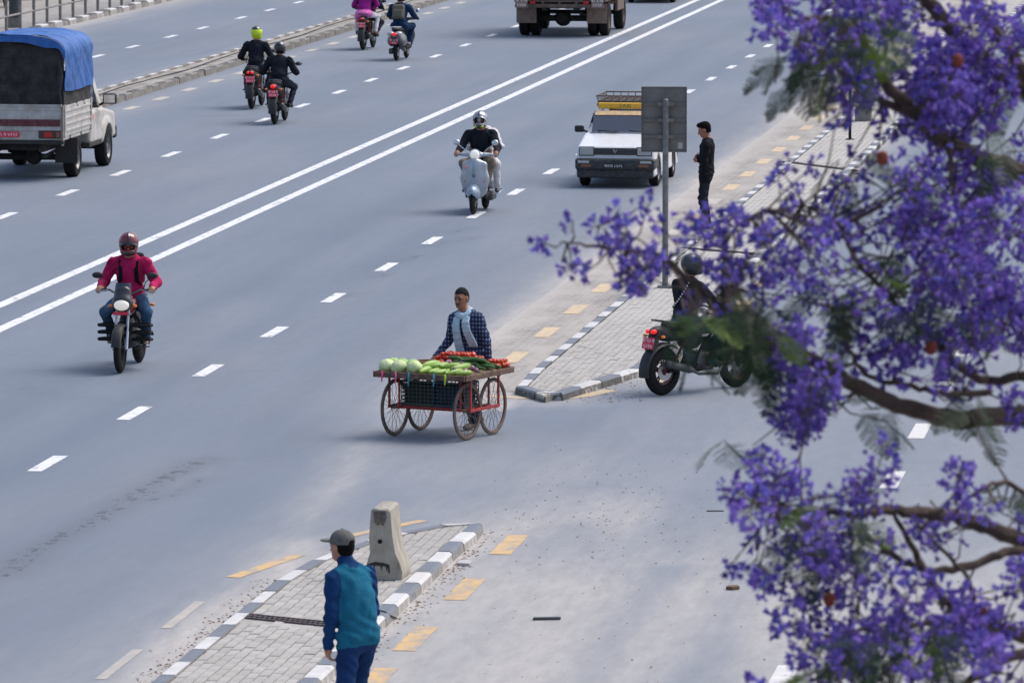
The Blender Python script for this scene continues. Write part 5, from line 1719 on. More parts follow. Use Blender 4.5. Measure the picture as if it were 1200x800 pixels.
for k in range(4): b.box((0, -2.86, 1.22 + .3 * k), (1.19, .03, .135), .01)
for x in (-1.1, -.4, .4, 1.1): b.box((x, -2.9, 1.65), (.04, .02, .58), .006)
b.build('tailgate', RUST, T)
for s in (-1, 1):
    b = MB(); b.box((s * .95, -2.44, .62), (.27, .012, .26), .004); fl = b.build('mud_flap', M('flap_brown', (.22, .15, .12), .9, var=.3, dirt=(.3, .23, .18), dirt_amt=.4), T)
    b = MB(); b.box((s * 1.02, -2.945, .92), (.16, .012, .13), .006); pb = b.build('painted_panel', RUST, T)
    for k, tx in enumerate(('बा ३ ख', '१२६४')): text_obj(tx, .12, LETTER, pb, Matrix.Translation((s * 1.02, -2.959, .985 - .12 * k)) @ Matrix.Rotation(PI / 2, 4, 'X'))
    b = MB(); b.box((s * .72, -2.945, .93), (.07, .02, .04), .006); b.build('tail_light', REDLENS, T)
    b = MB(); b.box((s * 1.2, .7, .75), (.04, .75, .16), .01); b.build('side_tank', RUST2, T)
sdf_obj('cab', [rbox((0, 2.1, 1.55), (1.1, .75, .85), .12, 0, .03), rbox((0, 2.7, 1.1), (1.08, .25, .4), .08, 0, .05), rbox((0, 2.9, 1.95), (.95, .12, .3), .05, 1, 0, None, True), rbox((1.12, 2.15, 1.95), (.06, .4, .28), .04, 1, 0, None, True), rbox((-1.12, 2.15, 1.95), (.06, .4, .28), .04, 1, 0, None, True)] +
        [cap((s * .8, 2.0, .46), (s * 1.3, 2.0, .46), .55, None, -1, 0, True) for s in (-1, 1)], .035, [RUST, MATTEB], T)

# ------------------------------------------------------------ vegetable cart
CRZ = math.radians(-28)
cart_loc = (-.79, 68.9, 0)
T = thing('vegetable_cart', 'wooden four wheeled vegetable cart with bicycle wheels and red frame', 'cart', cart_loc, CRZ)
CART_INV = Matrix.Translation(cart_loc) @ Matrix.Rotation(CRZ, 4, 'Z')
def on_cart(x, y, z=0):
    v = CART_INV @ Vector((x, y, z)); return (v.x, v.y, v.z)
WOOD = M('cart_wood', (.20, .12, .08), .8, var=.35, scale=10, bump=.7, bscale=24, dirt=(.055, .035, .028), dirt_amt=.6)
REDF = M('red_painted_steel', (.36, .025, .03), .5, var=.25, dirt=(.15, .07, .05), dirt_amt=.3)
RUSTYRIM = M('rusty_wheel_rim', (.22, .15, .12), .65, .3, var=.3, dirt=(.12, .07, .05), dirt_amt=.4)
TYREG = M('dusty_bicycle_tyre', (.13, .105, .09), .9, var=.3)
def cart_wheel(x, y, R=.335):
    W = thing_part('wheel', T)
    b = MB()
    ring = [(R - .018 + .018 * math.cos(2 * PI * k / 10), .017 * math.sin(2 * PI * k / 10)) for k in range(11)]
    b.lathe(ring, (x, y, R), 'x', 44); b.build('tyre', TYREG, W, True)
    b = MB(); b.lathe([(R - .034, -.016), (R - .034, .016), (R - .046, .012), (R - .046, -.012), (R - .034, -.016)], (x, y, R), 'x', 44)
    b.lathe([(0, -.05), (.022, -.05), (.022, -.035), (.016, -.03), (.016, .03), (.022, .035), (.022, .05), (0, .05)], (x, y, R), 'x', 12)
    b.build('rim', RUSTYRIM, W, True)
    for k in range(28):
        a = 2 * PI * k / 28
        s = 1 if k % 2 else -1
        a2 = a + .25 * (1 if k % 4 < 2 else -1)
        b = MB(); b.tube([(x + s * .035, y + .02 * math.cos(a2), R + .02 * math.sin(a2)), (x, y + (R - .044) * math.cos(a), R + (R - .044) * math.sin(a))], .0024, 4, cap=False)
        b.build('spoke', RUSTYRIM, W)
for sx in (-1, 1):
    for sy in (-1, 1): cart_wheel(sx * .475, sy * .31)
b = MB()
for sy in (-1, 1):
    b.tube([(-.53, sy * .31, .335), (.53, sy * .31, .335)], .012, 8)
for sx in (-1, 1):
    b.box((sx * .535, 0, .345), (.012, .36, .018), .003); b.box((sx * .405, 0, .345), (.012, .36, .018), .003)
    for sy in (-1, 1):
        b.box((sx * .535, sy * .34, .53), (.011, .014, .19), .003); b.box((sx * .405, sy * .34, .53), (.009, .012, .19), .003)
for y in (-.2, .2): b.box((0, y, .345), (.53, .012, .012), .003)
for y in (-.34, .34): b.box((0, y, .70), (.56, .014, .014), .003)
b.build('frame', REDF, T)
tr = MB()
for k in range(8):
    y = -.545 + .1557 * k
    q = MB(); q.box((0, y, .735), (.575, .075, .012), .004); q.build('plank', WOOD, T)
for sy in (-1, 1):
    q = MB(); q.box((0, sy * .60, .742), (.60, .016, .033), .006); q.build('edge_board', WOOD, T)
for sx in (-1, 1):
    q = MB(); q.box((sx * .60, 0, .742), (.016, .584, .033), .006); q.build('edge_board', WOOD, T)
for i, (x, c) in enumerate([(-.48, (.75, .08, .25)), (-.30, (.8, .15, .3)), (-.13, (.05, .25, .35)), (.35, (.45, .7, .05)), (.2, (.1, .3, .4))]):
    q = MB(); q.tube([(x, -.622, .79), (x + .012, -.626, .74), (x, -.622, .66 - .02 * (i % 3))], [.012, .014, .006], 6); q.build('cloth_tie', M('cloth_tie_%d' % i, c, .8), T)
# crates hung under the tray
def crate(label, x, y, col, name):
    c = thing('plastic_crate', label, 'crate', on_cart(x, y, .362), CRZ, 'crates under the cart')
    m = M(name, col, .6, var=.25, dirt=(.08, .08, .07), dirt_amt=.3)
    w, d, h = .205, .17, .295
    b = MB()
    b.box((0, 0, .008), (w, d, .008), .002); b.build('base', m, c)
    for ax, (hx, hy) in enumerate(((w, d), (d, w))):
        for s in (-1, 1):
            q = MB()
            n = 9
            for k in range(7):
                z = .02 + (h - .03) * k / 6
                if ax == 0: q.box((0, s * d, z), (w + .004, .005, .012 if k in (0, 6) else .0055), .001)
                else: q.box((s * w, 0, z), (.005, d + .004, .012 if k in (0, 6) else .0055), .001)
            for k in range(n):
                f = -hx + 2 * hx * k / (n - 1)
                if ax == 0: q.box((f, s * d, h / 2), (.0055, .004, h / 2), .001)
                else: q.box((s * w, f, h / 2), (.004, .0055, h / 2), .001)
            q.build('lattice_wall', m, c)
    b = MB(); b.box((0, 0, h * .45), (w - .02, d - .02, h * .42), .03); b.build('sack_filling', M('crate_filling', (.03, .03, .032), .95, bump=.5), c)
    return c
crate('dark green lattice plastic crate under the vegetable cart', -.19, -.14, (.03, .055, .045), 'crate_green')
crate('dark blue lattice plastic crate under the vegetable cart', .235, -.14, (.018, .04, .075), 'crate_blue')
b = MB(); b.box((-.01, -.14, .353), (.45, .2, .008), .003); b.build('crate_shelf', REDF, T)

# vegetables
ZT = .748
def put(mesh, name, x, y, z, label, cat, group, sc=1.0, rot=(0, 0, 0)):
    o = link(bpy.data.objects.new(name, mesh))
    o.location = on_cart(x, y, z)
    o.rotation_euler = (rot[0], rot[1], rot[2] + CRZ)
    o.scale = (sc, sc, sc)
    return tag(o, label, cat, group)
def cabbage_mesh(seed):
    r = random.Random(seed)
    m = MB(); n, k = 28, 18
    vs, fs = [], []
    ph = [r.uniform(0, 6) for _ in range(4)]
    for j in range(k + 1):
        th = PI * j / k
        for i in range(n):
            a = 2 * PI * i / n
            rr = 1 + .05 * abs(math.sin(a * 2.5 + ph[0] + math.cos(th) * 2)) ** .4 + .025 * math.sin(a * 9 + 5 * th + ph[1]) * math.sin(th)
            vs.append((.092 * rr * math.sin(th) * math.cos(a), .092 * rr * math.sin(th) * math.sin(a), .080 * rr * math.cos(th)))
    for j in range(k):
        for i in range(n): fs.append((j * n + i, (j + 1) * n + i, (j + 1) * n + (i + 1) % n, j * n + (i + 1) % n))
    m.add(vs, fs)
    return m
def veg_mat(name, a, b_, sc, rough=.5):
    m, nt, bs = nodes_of(name)
    oi = nt.nodes.new('ShaderNodeObjectInfo')
    c = mixc(nt, ramp(nt, noise(nt, sc, 5, .6), .3, .7), a, b_)
    c = mixc(nt, mth(nt, 'MULTIPLY', oi.outputs['Random'], .35), c, [x * .7 for x in a])
    nt.links.new(c, bs.inputs['Base Color']); bs.inputs['Roughness'].default_value = rough
    bumpn(nt, bs, noise(nt, sc * 3, 4), .3, .004)
    return m
CABM = veg_mat('cabbage_pale', (.45, .58, .22), (.70, .76, .46), 14)
CABG = veg_mat('cabbage_green', (.22, .42, .10), (.45, .62, .22), 14)
for i, (x, y, c) in enumerate([(-.50, -.46, CABM), (-.32, -.50, CABM), (-.13, -.47, CABM), (-.40, -.27, CABG), (-.24, -.29, CABG), (-.53, -.24, CABG)]):
    me_ = cabbage_mesh(i).mesh('cabbage', c, True)
    put(me_, 'cabbage', x, y, ZT + .078, 'pale round cabbage in the front row of the cart' if i < 3 else 'greener cabbage half hidden behind the pale cabbages', 'cabbage', 'cabbages on the cart', 1.0 if i < 3 else .92, (random.uniform(-.4, .4), random.uniform(-.4, .4), random.uniform(0, 6)))
def long_veg(L, r0, taper, bend, ribs=0, seed=0, n=12, k=12):
    m = MB(); vs, fs = [], []
    for j in range(k + 1):
        f = j / k
        rr = r0 * (math.sin(PI * min(1, max(0, f * .94 + .03))) ** taper) * (1 + .18 * (f - .5))
        yy = (f - .5) * L
        zz = bend * (1 - (2 * f - 1) ** 2)
        for i in range(n):
            a = 2 * PI * i / n
            q = rr * (1 + (.06 * math.cos(a * ribs) if ribs else 0))
            vs.append((q * math.cos(a), yy, zz + q * math.sin(a)))
    for j in range(k):
        for i in range(n): fs.append((j * n + i, j * n + (i + 1) % n, (j + 1) * n + (i + 1) % n, (j + 1) * n + i))
    fs.append(tuple(range(n - 1, -1, -1))); fs.append(tuple(k * n + i for i in range(n)))
    m.add(vs, fs)
    return m
GOURD = veg_mat('gourd_light_green', (.17, .33, .035), (.36, .50, .09), 9, .4)
gm_ = long_veg(.30, .046, .45, .012).mesh('gourd', GOURD, True)
for i in range(11):
    row = i // 6
    put(gm_, 'gourd', .02 + .095 * (i % 6) + random.uniform(-.015, .015) - (.04 if row else 0), -.43 + .0 * i + (.17 if row else 0), ZT + .044 + (.0 if not row else .045), 'plump light green gourd piled along the front of the cart', 'gourd', 'gourds on the cart', random.uniform(.72, 1.15), (random.uniform(-.1, .15), random.uniform(-3, 3), random.uniform(-.75, .1)))
CUC = veg_mat('cucumber_green', (.03, .085, .018), (.09, .19, .045), 12, .5)
cm_ = [long_veg(.30, .021, .4, .02, 5).mesh('cucumber', CUC, True), long_veg(.24, .018, .4, .01, 5).mesh('cucumber', CUC, True)]
for i in range(44):
    lay = 0 if i < 22 else (1 if i < 36 else 2)
    put(cm_[i % 2], 'cucumber', random.uniform(.12, .46) - .02 * lay, random.uniform(-.02, .34) * (1 - .2 * lay), ZT + .05 + .04 * lay, 'long dark green cucumber in the heap on the cart', 'cucumber', 'cucumbers on the cart', random.uniform(.85, 1.15), (random.uniform(-.08, .12), 0, random.uniform(-2.1, -1.0)))
TOM = veg_mat('tomato_red', (.55, .035, .015), (.72, .10, .03), 8, .3)
def ball(r, sq, name, mat, n=12, k=8, top=0):
    m = MB(); vs, fs = [], []
    for j in range(k + 1):
        th = PI * j / k
        for i in range(n):
            a = 2 * PI * i / n
            rr = r * math.sin(th) * (1 + .04 * math.cos(5 * a))
            vs.append((rr * math.cos(a), rr * math.sin(a), r * sq * math.cos(th) - (.2 * r * math.exp(-(th / .4) ** 2)) + (top * r * math.exp(-(th / .25) ** 2))))
    for j in range(k):
        for i in range(n): fs.append((j * n + i, (j + 1) * n + i, (j + 1) * n + (i + 1) % n, j * n + (i + 1) % n))
    m.add(vs, fs)
    return m.mesh(name, mat, True, angle=80)
tm_ = ball(.031, .85, 'tomato', TOM)
spots = []
for ly, (nn, x0, x1, y0, y1) in enumerate([(46, -.30, .28, .20, .52), (44, -.27, .25, .24, .5), (22, -.2, .2, .28, .46)]):
    for i in range(nn): spots.append((random.uniform(x0, x1), random.uniform(y0, y1), ZT + .075 + .045 * ly))
for x, y, z in spots: put(tm_, 'tomato', x, y, z, 'small red tomato in the heap at the back of the cart', 'tomato', 'tomatoes at the back of the cart', random.uniform(.85, 1.15), (random.uniform(-.6, .6), random.uniform(-.6, .6), random.uniform(0, 6)))
for i in range(26): put(tm_, 'tomato', random.uniform(.36, .57), random.uniform(.32, .54), ZT + .06 + .045 * (i > 15), 'small red tomato in the heap at the corner beyond the cucumbers', 'tomato', 'tomatoes at the corner of the cart', random.uniform(.85, 1.1), (random.uniform(-.6, .6), 0, random.uniform(0, 6)))
ON = veg_mat('onion_purple', (.20, .06, .12), (.48, .28, .36), 10, .4)
om_ = ball(.027, .9, 'onion', ON, top=.5)
for i in range(44): put(om_, 'onion', random.uniform(.0, .3) if i < 30 else random.uniform(.3, .52), random.uniform(-.12, .16) if i < 30 else random.uniform(-.45, -.1), ZT + (.07 if i < 30 else .05) + .04 * (i % 3 == 0), 'small purple onion in the middle of the cart' if i < 30 else 'small purple onion loose beside the gourds', 'onion', 'onions in the middle of the cart' if i < 30 else 'onions beside the gourds', random.uniform(.85, 1.2), (random.uniform(-.8, .8), random.uniform(-.8, .8), random.uniform(0, 6)))
CHI = veg_mat('chilli_green', (.02, .07, .02), (.06, .14, .03), 20, .5)
b = MB()
for i in range(160):
    x, y = random.uniform(-.22, .14), random.uniform(-.16, .16)
    a = random.uniform(0, PI); l = random.uniform(.03, .055); z = ZT + .006 + random.uniform(0, .035)
    b.tube([(x - l * math.cos(a), y - l * math.sin(a), z), (x, y, z + .006), (x + l * math.cos(a), y + l * math.sin(a), z)], [.003, .007, .003], 5)
o = b.build('green_chillies', CHI); o.location = cart_loc; o.rotation_euler = (0, 0, CRZ)
tag(o, 'scattered dark green chillies between the onions and cabbages', 'chillies', kind='stuff')
# jute sacking heaped under the produce so that it rises towards the back
JUTE = M('jute_sacking', (.20, .145, .09), .95, var=.3, scale=12, bump=.6, bscale=40)
for nm, lb, prims in (('sack', 'brown jute sack under the tomatoes and onions', [ell((-.01, .36, 0), (.32, .19, .055), 0, .03), ell((.15, .02, 0), (.2, .18, .055), 0, .03)]), ('folded_sack', 'brown folded sack under the cucumbers', [ell((.36, .2, 0), (.22, .34, .036), 0, .03), ell((.42, -.28, 0), (.12, .2, .03), 0, .03)])):
    o = sdf_obj(nm, prims + [rbox((0, 0, -.1), (.9, .9, .098), .001, -1, 0, None, True)], .012, JUTE)
    o.location = on_cart(0, 0, ZT); o.rotation_euler = (0, 0, CRZ); tag(o, lb, 'sack')
# woven basket tray
bt = thing('basket', 'shallow brown woven basket at the vendor\'s corner of the cart', 'basket', on_cart(-.40, .34, ZT - .0), CRZ)
BK = M('basket_cane', (.30, .17, .10), .85, var=.35, scale=30, bump=.8, bscale=60)
q = MB(); q.lathe([(.0, .004), (.13, .004), (.165, .06), (.175, .06), (.14, .0), (0, .0)], (0, 0, 0), 'z', 28); q.build('bowl', BK, bt, True)
q = MB(); q.lathe([(.17 + .009 * math.cos(2 * PI * k / 8), .062 + .009 * math.sin(2 * PI * k / 8)) for k in range(9)], (0, 0, 0), 'z', 28); q.build('rim', BK, bt, True)

# vendor
def plaid():
    m, nt, bs = nodes_of('plaid_shirt')
    tc = nt.nodes.new('ShaderNodeTexCoord')
    sx = nt.nodes.new('ShaderNodeSeparateXYZ'); nt.links.new(tc.outputs['Object'], sx.inputs[0])
    def stripes(s, per, w, ph=0.0):
        f = mth(nt, 'FRACT', mth(nt, 'MULTIPLY_ADD', s, 1 / per))
        return mth(nt, 'LESS_THAN', f, w)
    xy = mth(nt, 'ADD', sx.outputs[0], mth(nt, 'MULTIPLY', sx.outputs[1], .7))
    a = stripes(xy, .047, .36); b_ = stripes(sx.outputs[2], .047, .36)
    both = mth(nt, 'MULTIPLY', a, b_)
    c = mixc(nt, mth(nt, 'MULTIPLY', mth(nt, 'ADD', a, b_), .5), (.012, .022, .07), (.045, .075, .17))
    c = mixc(nt, both, c, (.24, .29, .40))
    nt.links.new(c, bs.inputs['Base Color']); bs.inputs['Roughness'].default_value = .9
    bumpn(nt, bs, noise(nt, 11, 5), .6, .03)
    return m
vx, vy = -.45, 69.62
vrz = math.radians(140)
def loc2(p, base, rz):
    d = np.array(p, float) - np.array(base, float)
    return tuple(rotz(-rz) @ d)
vb = (vx, vy, 0)
hR_ = loc2(on_cart(-.42, .585, .845), vb, vrz)
hL_ = loc2(on_cart(.16, .66, .80), vb, vrz)
vt, hf, C, R = person('street vendor in navy plaid shirt and pale blue scarf pushing the vegetable cart', vb, vrz,
    dict(pel=(0, .02, .90), neck=(.03, .12, 1.375), head=(.05, .165, 1.535), hyaw=.22, hpitch=-.08, hr=hR_, hl=(-.25, .0, .76), hr_hint=(.3, -.3, -.9), hl_hint=(-.5, -.6, 0), hr_dir=(.15, .8, -.55), curl=.5, hl_dir=(0, .1, -1), hl_palm=(1, 0, 0),
         fl=(-.10, .14, .09), fr=(.10, -.20, .10), fr_pitch=-.25, hem=.10, loose=1.05, twist=.12, w=.93),
    [SKIN, plaid(), cloth('vendor_trousers', (.02, .03, .06)), M('grey_dusty_shoe', (.12, .1, .09), .8)], vox=.009, hair=(HAIRG, False), moustache=True)
SCARF = M('pale_blue_scarf', (.42, .56, .66), .9, var=.12, scale=16, bump=.8, bscale=18, bdist=.03)
L = .475
sp = []
for k in range(14):
    a = 2 * PI * k / 14; a2 = 2 * PI * (k + 1) / 14
    pz = lambda q: (.075 * math.sin(q), .01 + .078 * math.cos(q), L + .005 - .02 * math.cos(q) + .012 * math.sin(3 * q))
    sp.append(cap(C(*pz(a)), C(*pz(a2)), .034, .034, 0, .02))
for sx, zl, wob in ((.06, -.08, 0), (-.085, .10, .01)):
    prev = C(sx * .9, .10, L - .03)
    for k in range(1, 8):
        f = k / 7
        zz = L - .03 - (L - .03 - zl) * f
        nx = C(sx * (1 + .25 * f) + wob * math.sin(5 * f), .125 + .02 * math.sin(4 * f) + .01, zz)
        for dx in (-.035, -.012, .012, .035):
            o_ = R @ np.array([dx * (1 + .4 * f), .006 * math.cos(dx * 140), 0])
            sp.append(cap(prev + o_, nx + o_, .013, .013, 0, .012))
        prev = nx
sdf_obj('scarf', sp, .009, SCARF, vt)

# ------------------------------------------------------------ other people on foot
g = G(829, 268, KH)
arms = dict(hl=(.02, .18, 1.17), hr=(-.02, .20, 1.14), hl_dir=(1, .05, .05), hr_dir=(-1, .0, -.02), hl_palm=(0, -1, 0), hr_palm=(0, -1, 0), hl_hint=(-.6, -.3, -1), hr_hint=(.6, -.3, -1))
pt, hf, C, R = person('standing man in black with folded arms on the long paved island', (g[0], g[1], KH - .012), math.radians(84),
    dict(pel=(0, .02, .955), neck=(0, .0, 1.46), head=(0, .055, 1.615), hpitch=-.32, fl=(-.09, .02, .085), fr=(.09, -.01, .085), curl=.4, hem=.12, legw=.95, sleeve=1.0, **arms),
    [SKIN, BLACKC, cloth('dark_jeans', (.018, .02, .028)), BLACKSH], vox=.01, hair=(HAIR, True))
b = MB(); b.tube([C(.055 * math.cos(a), .0 + .06 * math.sin(a), .50 + .02 * math.cos(a)) for a in [PI * .1 * k for k in range(21)]], .006, 6); b.build('neck_cord', LETTER, pt, True)

g = G(419, 872)
TEALJ = cloth('teal_blue_jacket', (.012, .125, .21), .15)
DKBLUE = cloth('dark_blue_sleeve', (.008, .04, .13), .15)
BTR = cloth('blue_track_trousers', (.01, .035, .115), .2)
mt, hf, C, R = person('man in teal and blue jacket and grey cap walking past the concrete block', (g[0], g[1], 0), math.radians(30),
    dict(pel=(0, -.02, .93), neck=(-.02, .10, 1.43), head=(-.05, .17, 1.59), hyaw=.30, hl=(-.24, .05, .80), hr=(.20, .22, .86), hl_hint=(-.15, -1, 0), hr_hint=(.15, -1, 0), hl_dir=(.05, .2, -1), hr_dir=(0, .4, -.9), hl_palm=(1, 0, 0), hr_palm=(-1, 0, 0),
         fl=(-.13, -.28, .13), fr=(.10, .28, .085), fl_pitch=-.5, hem=.06, loose=1.12, w=.92, legw=1.15, twist=.1, curl=.6,
         extra=[cap((-.02, .095, 1.43), (-.035, .12, 1.475), .074, .07, 5, .02), ell((0, -.0, 1.12), (.165, .125, .26), 1, .05, rotx(-.2))], extra_mats=[cloth('teal_patch', (.02, .17, .24), .1)]),
    [SKIN2, TEALJ, BTR, BLACKSH, DKBLUE, DKBLUE], vox=.009, hair=(HAIR, False))
CAPM = M('grey_cap', (.11, .11, .105), .9, var=.2, scale=20, bump=.5, bscale=40)
co = sdf_obj('cap', [ell(hf.p(0, -.012, .055), (.092, .113, .092), 0, .01, hf.R), rbox(hf.p(0, 0, -.05), (.2, .2, .075), .01, -1, 0, hf.R, True), ell(hf.p(0, -.125, .04), (.032, .05, .026), -1, 0, hf.R, True),
                   ell(hf.p(0, .135, .042), (.075, .085, .012), 0, .012, hf.R), cap(hf.p(0, -.01, .143), hf.p(0, -.01, .149), .01, None, 0, .004)], .008, CAPM, mt)

g = G(41, 12)
person('pedestrian in black trousers behind the far railing', (g[0] - .3, g[1] + 4, .11), math.radians(60), dict(pel=(0, 0, .93), neck=(0, .02, 1.43), head=(0, .05, 1.59), hl=(-.26, .0, .85), hr=(.26, .05, .85), fl=(-.09, .22, .085), fr=(.09, -.2, .1), hem=.1), [SKIN, cloth('grey_shirt', (.2, .2, .22)), BLACKC, BLACKSH], vox=.016, hair=(HAIR, True))
# ------------------------------------------------------------ street furniture
def proj(p):
    q = np.array(p, float) - np.array([0, 0, CAM_H])
    f = q[1] * math.cos(TH) - q[2] * math.sin(TH)
    up = q[1] * math.sin(TH) + q[2] * math.cos(TH)
    return CX + F_PX * q[0] / f, CY - F_PX * up / f
def u_at(t, px, z=0.0):
    lo, hi = 40.0, 400.0
    for _ in range(60):
        m_ = (lo + hi) / 2
        if proj((*road_xy(t, m_), z))[0] < px: lo = m_
        else: hi = m_
    return lo
g = G(779.5, 336, KH)
T = thing('road_sign', 'back of a rectangular grey road sign on a round post', 'sign', (g[0], g[1], KH - .02), ROAD_RZ + .06)
b = MB(); b.tube([(0, 0, 0), (0, 0, 2.74)], .044, 16); b.lathe([(.044, 2.74), (.03, 2.755), (0, 2.757)], (0, 0, 0), 'z', 16); b.build('post', GREYPOLE, T, True)
b = MB(); b.box((0, 0, .02), (.11, .11, .02), .006); b.build('base_plate', GREYPOLE, T)
SB = M('sign_back', (.17, .162, .155), .65, .25, var=.22, scale=5, dirt=(.2, .18, .16), dirt_amt=.4)
b = MB(); b.box((-.025, .075, 2.45), (.325, .004, .47), .002); bo = b.build('board', SB, T)
b = MB()
for x in (-.35, .30): b.box((x, .062, 2.45), (.006, .014, .47), .002)
for z in (1.98, 2.92): b.box((-.025, .062, z), (.325, .014, .006), .002)
b.build('board_lip', SB, bo)
for z in (2.20, 2.44, 2.67):
    b = MB(); b.box((-.025, .055, z), (.31, .012, .02), .004); b.box((-.025, .04, z + .012), (.31, .006, .004), .002); r_ = b.build('rail', SB, T)
    b = MB(); b.lathe([(.05, -.03), (.055, -.03), (.055, .03), (.05, .03), (.05, -.03)], (0, 0, z), 'z', 16); b.build('clamp', SB, r_)
    b = MB(); b.box((-.085, .02, z), (.035, .03, .026), .004); b.box((.085, .02, z), (.035, .03, .026), .004); b.build('bracket', SB, r_)
b = MB(); b.box((.21, .069, 2.07), (.035, .001, .045), .0005); b.build('sticker', M('pale_sticker', (.42, .4, .38), .6), T)

g = G(446, 678, KH)
T = thing('concrete_block', 'worn concrete barrier block with two holes on the short island', 'barrier', (g[0], g[1], KH - .01), ROAD_RZ)
def block_mat():
    m, nt, bs = nodes_of('barrier_concrete')
    c = mixc(nt, ramp(nt, noise(nt, 5, 7, .65), .3, .7), (.27, .245, .20), (.44, .41, .35))
    c = mixc(nt, mth(nt, 'MULTIPLY', ramp(nt, noise(nt, 3.1, 6, .7, scl=(3, 3, .6)), .52, .68), .6), c, (.16, .14, .11))
    nt.links.new(c, bs.inputs['Base Color']); bs.inputs['Roughness'].default_value = .9
    bumpn(nt, bs, noise(nt, 22, 6, .6), .5, .015)
    return m
BC = block_mat()
half = [(.0, .0), (.205, .0), (.215, .075), (.195, .14), (.145, .26), (.12, .40), (.098, .665), (.07, .685), (0, .69)]
secs = []
ys = (0, .02, .28, .53, .55)
for y, sh in zip(ys, (.975, 1, 1.01, 1, .975)):
    ring = [(x * sh, y, z * (1 if z < .6 else sh)) for x, z in half] + [(-x * sh * (.72 if z < .3 else .95), y, z) for x, z in half[::-1][1:-1]]
    secs.append(ring)
b = MB(); b.loft(secs); blk = b.build('block', BC, T, True, angle=30)
for zz, rr in ((.575, .026), (.37, .022)):
    b = MB(); b.lathe([(rr, -.006), (rr * .9, .002), (rr * .85, .03), (0, .03)], (-.005, -.001, zz), 'y', 16)
    b.lathe([(0, -.003), (rr, -.003)], (-.005, 0, zz), 'y', 16); b.build('lifting_hole', VOID, T)
TARB = M('black_tar', (.012, .012, .014), .5)
b = MB()
b.prism([(-.13, .15), (-.05, .175), (.03, .165), (.085, .15), (.09, .07), (.075, .07), (.07, .125), (.06, .08), (.05, .13), (.02, .135), (.01, .09), (0, .135), (-.05, .14), (-.06, .11), (-.07, .14), (-.12, .135)], 'y', -.004, .004)
b.build('tar_drips', TARB, T)
b = MB(); b.prism([(-.07, .66), (.05, .66), (.06, .60), (.03, .52), (.0, .535), (-.03, .52), (-.06, .56)], 'y', .012, .016)
o = b.build('broken_patch', M('broken_concrete', (.14, .12, .10), .95, var=.4, scale=25, bump=.9, bscale=30), T); o.location = (0, -.017, 0)

# lamp post and slim dark post among the blossoms
def lamp_post(label, x, y, z0, hgt, r, col, arm=1):
    T = thing('street_lamp', label, 'street lamp', (x, y, z0), ROAD_RZ)
    b = MB(); b.box((0, 0, .14), (.17, .17, .14), .02); b.build('pedestal', M('pedestal_concrete', (.2, .19, .175), .9, var=.2), T)
    b = MB(); b.tube([(0, 0, .28), (0, 0, .9), (0, 0, .92), (0, 0, hgt)], [r * 1.15, r * 1.15, r, r * .55], 16)
    b.tube([(0, 0, hgt - .05), (arm * -.5, 0, hgt + .25), (arm * -1.6, 0, hgt + .4)], [r * .5, r * .42, r * .35], 10); b.build('pole', col, T, True)
    b = MB(); b.box((0, 0, .3), (.15, .15, .015), .005); b.build('flange', col, T)
    sdf_obj('lamp_head', [ell((arm * -1.85, 0, hgt + .4), (.34, .14, .07), 0, .02)], .02, M('lamp_grey', (.3, .3, .31), .5), T)
    b = MB(); b.box((0, -r - .004, .62), (.05, .004, .14), .003); b.build('access_door', col, T)
    return T
g = G(1012, 141, KH)
lamp_post('grey street lamp pole on concrete pedestal on the long island behind blossoms', g[0], g[1], KH - .02, 8.5, .095, GREYPOLE)
g = G(996, 163, KH)
T = thing('marker_post', 'slim black post standing just before the lamp pedestal', 'post', (g[0], g[1], KH - .015), 0)
b = MB(); b.tube([(0, 0, 0), (0, 0, 2.3)], .03, 10); b.build('post', MATTEB, T, True)
b = MB(); b.box((0, .045, 2.05), (.26, .006, .22), .004); b.build('sign_plate', MATTEB, T)
b = MB(); b.box((0, 0, .01), (.08, .08, .01), .004); b.build('base_plate', MATTEB, T)
tl_ = T_FARK - .75
uu = u_at(tl_, 17)
x, y = road_xy(tl_, uu)
lamp_post('dark grey street lamp pole beside the far railing', x, y, .1, 8.5, .13, M('dark_pole', (.06, .07, .075), .6, .3), -1)

# railing along the far pavement
T_RAIL = T_FARK - .42
T = thing('railing', 'grey metal railing along the far pavement kerb', 'railing', (*road_xy(T_RAIL, 150), .105), ROAD_RZ)
RAILM = M('railing_paint', (.24, .235, .23), .6, .3, var=.25, dirt=(.22, .17, .13), dirt_amt=.4)
for k in range(34):
    b = MB(); b.box((0, k * 1.75, .55), (.038, .038, .55), .008); b.build('post', RAILM, T)
for z in (.42, 1.02):
    b = MB(); b.tube([(0, -.1, z), (0, 58, z)], .03, 8); b.build('rail', RAILM, T, True)
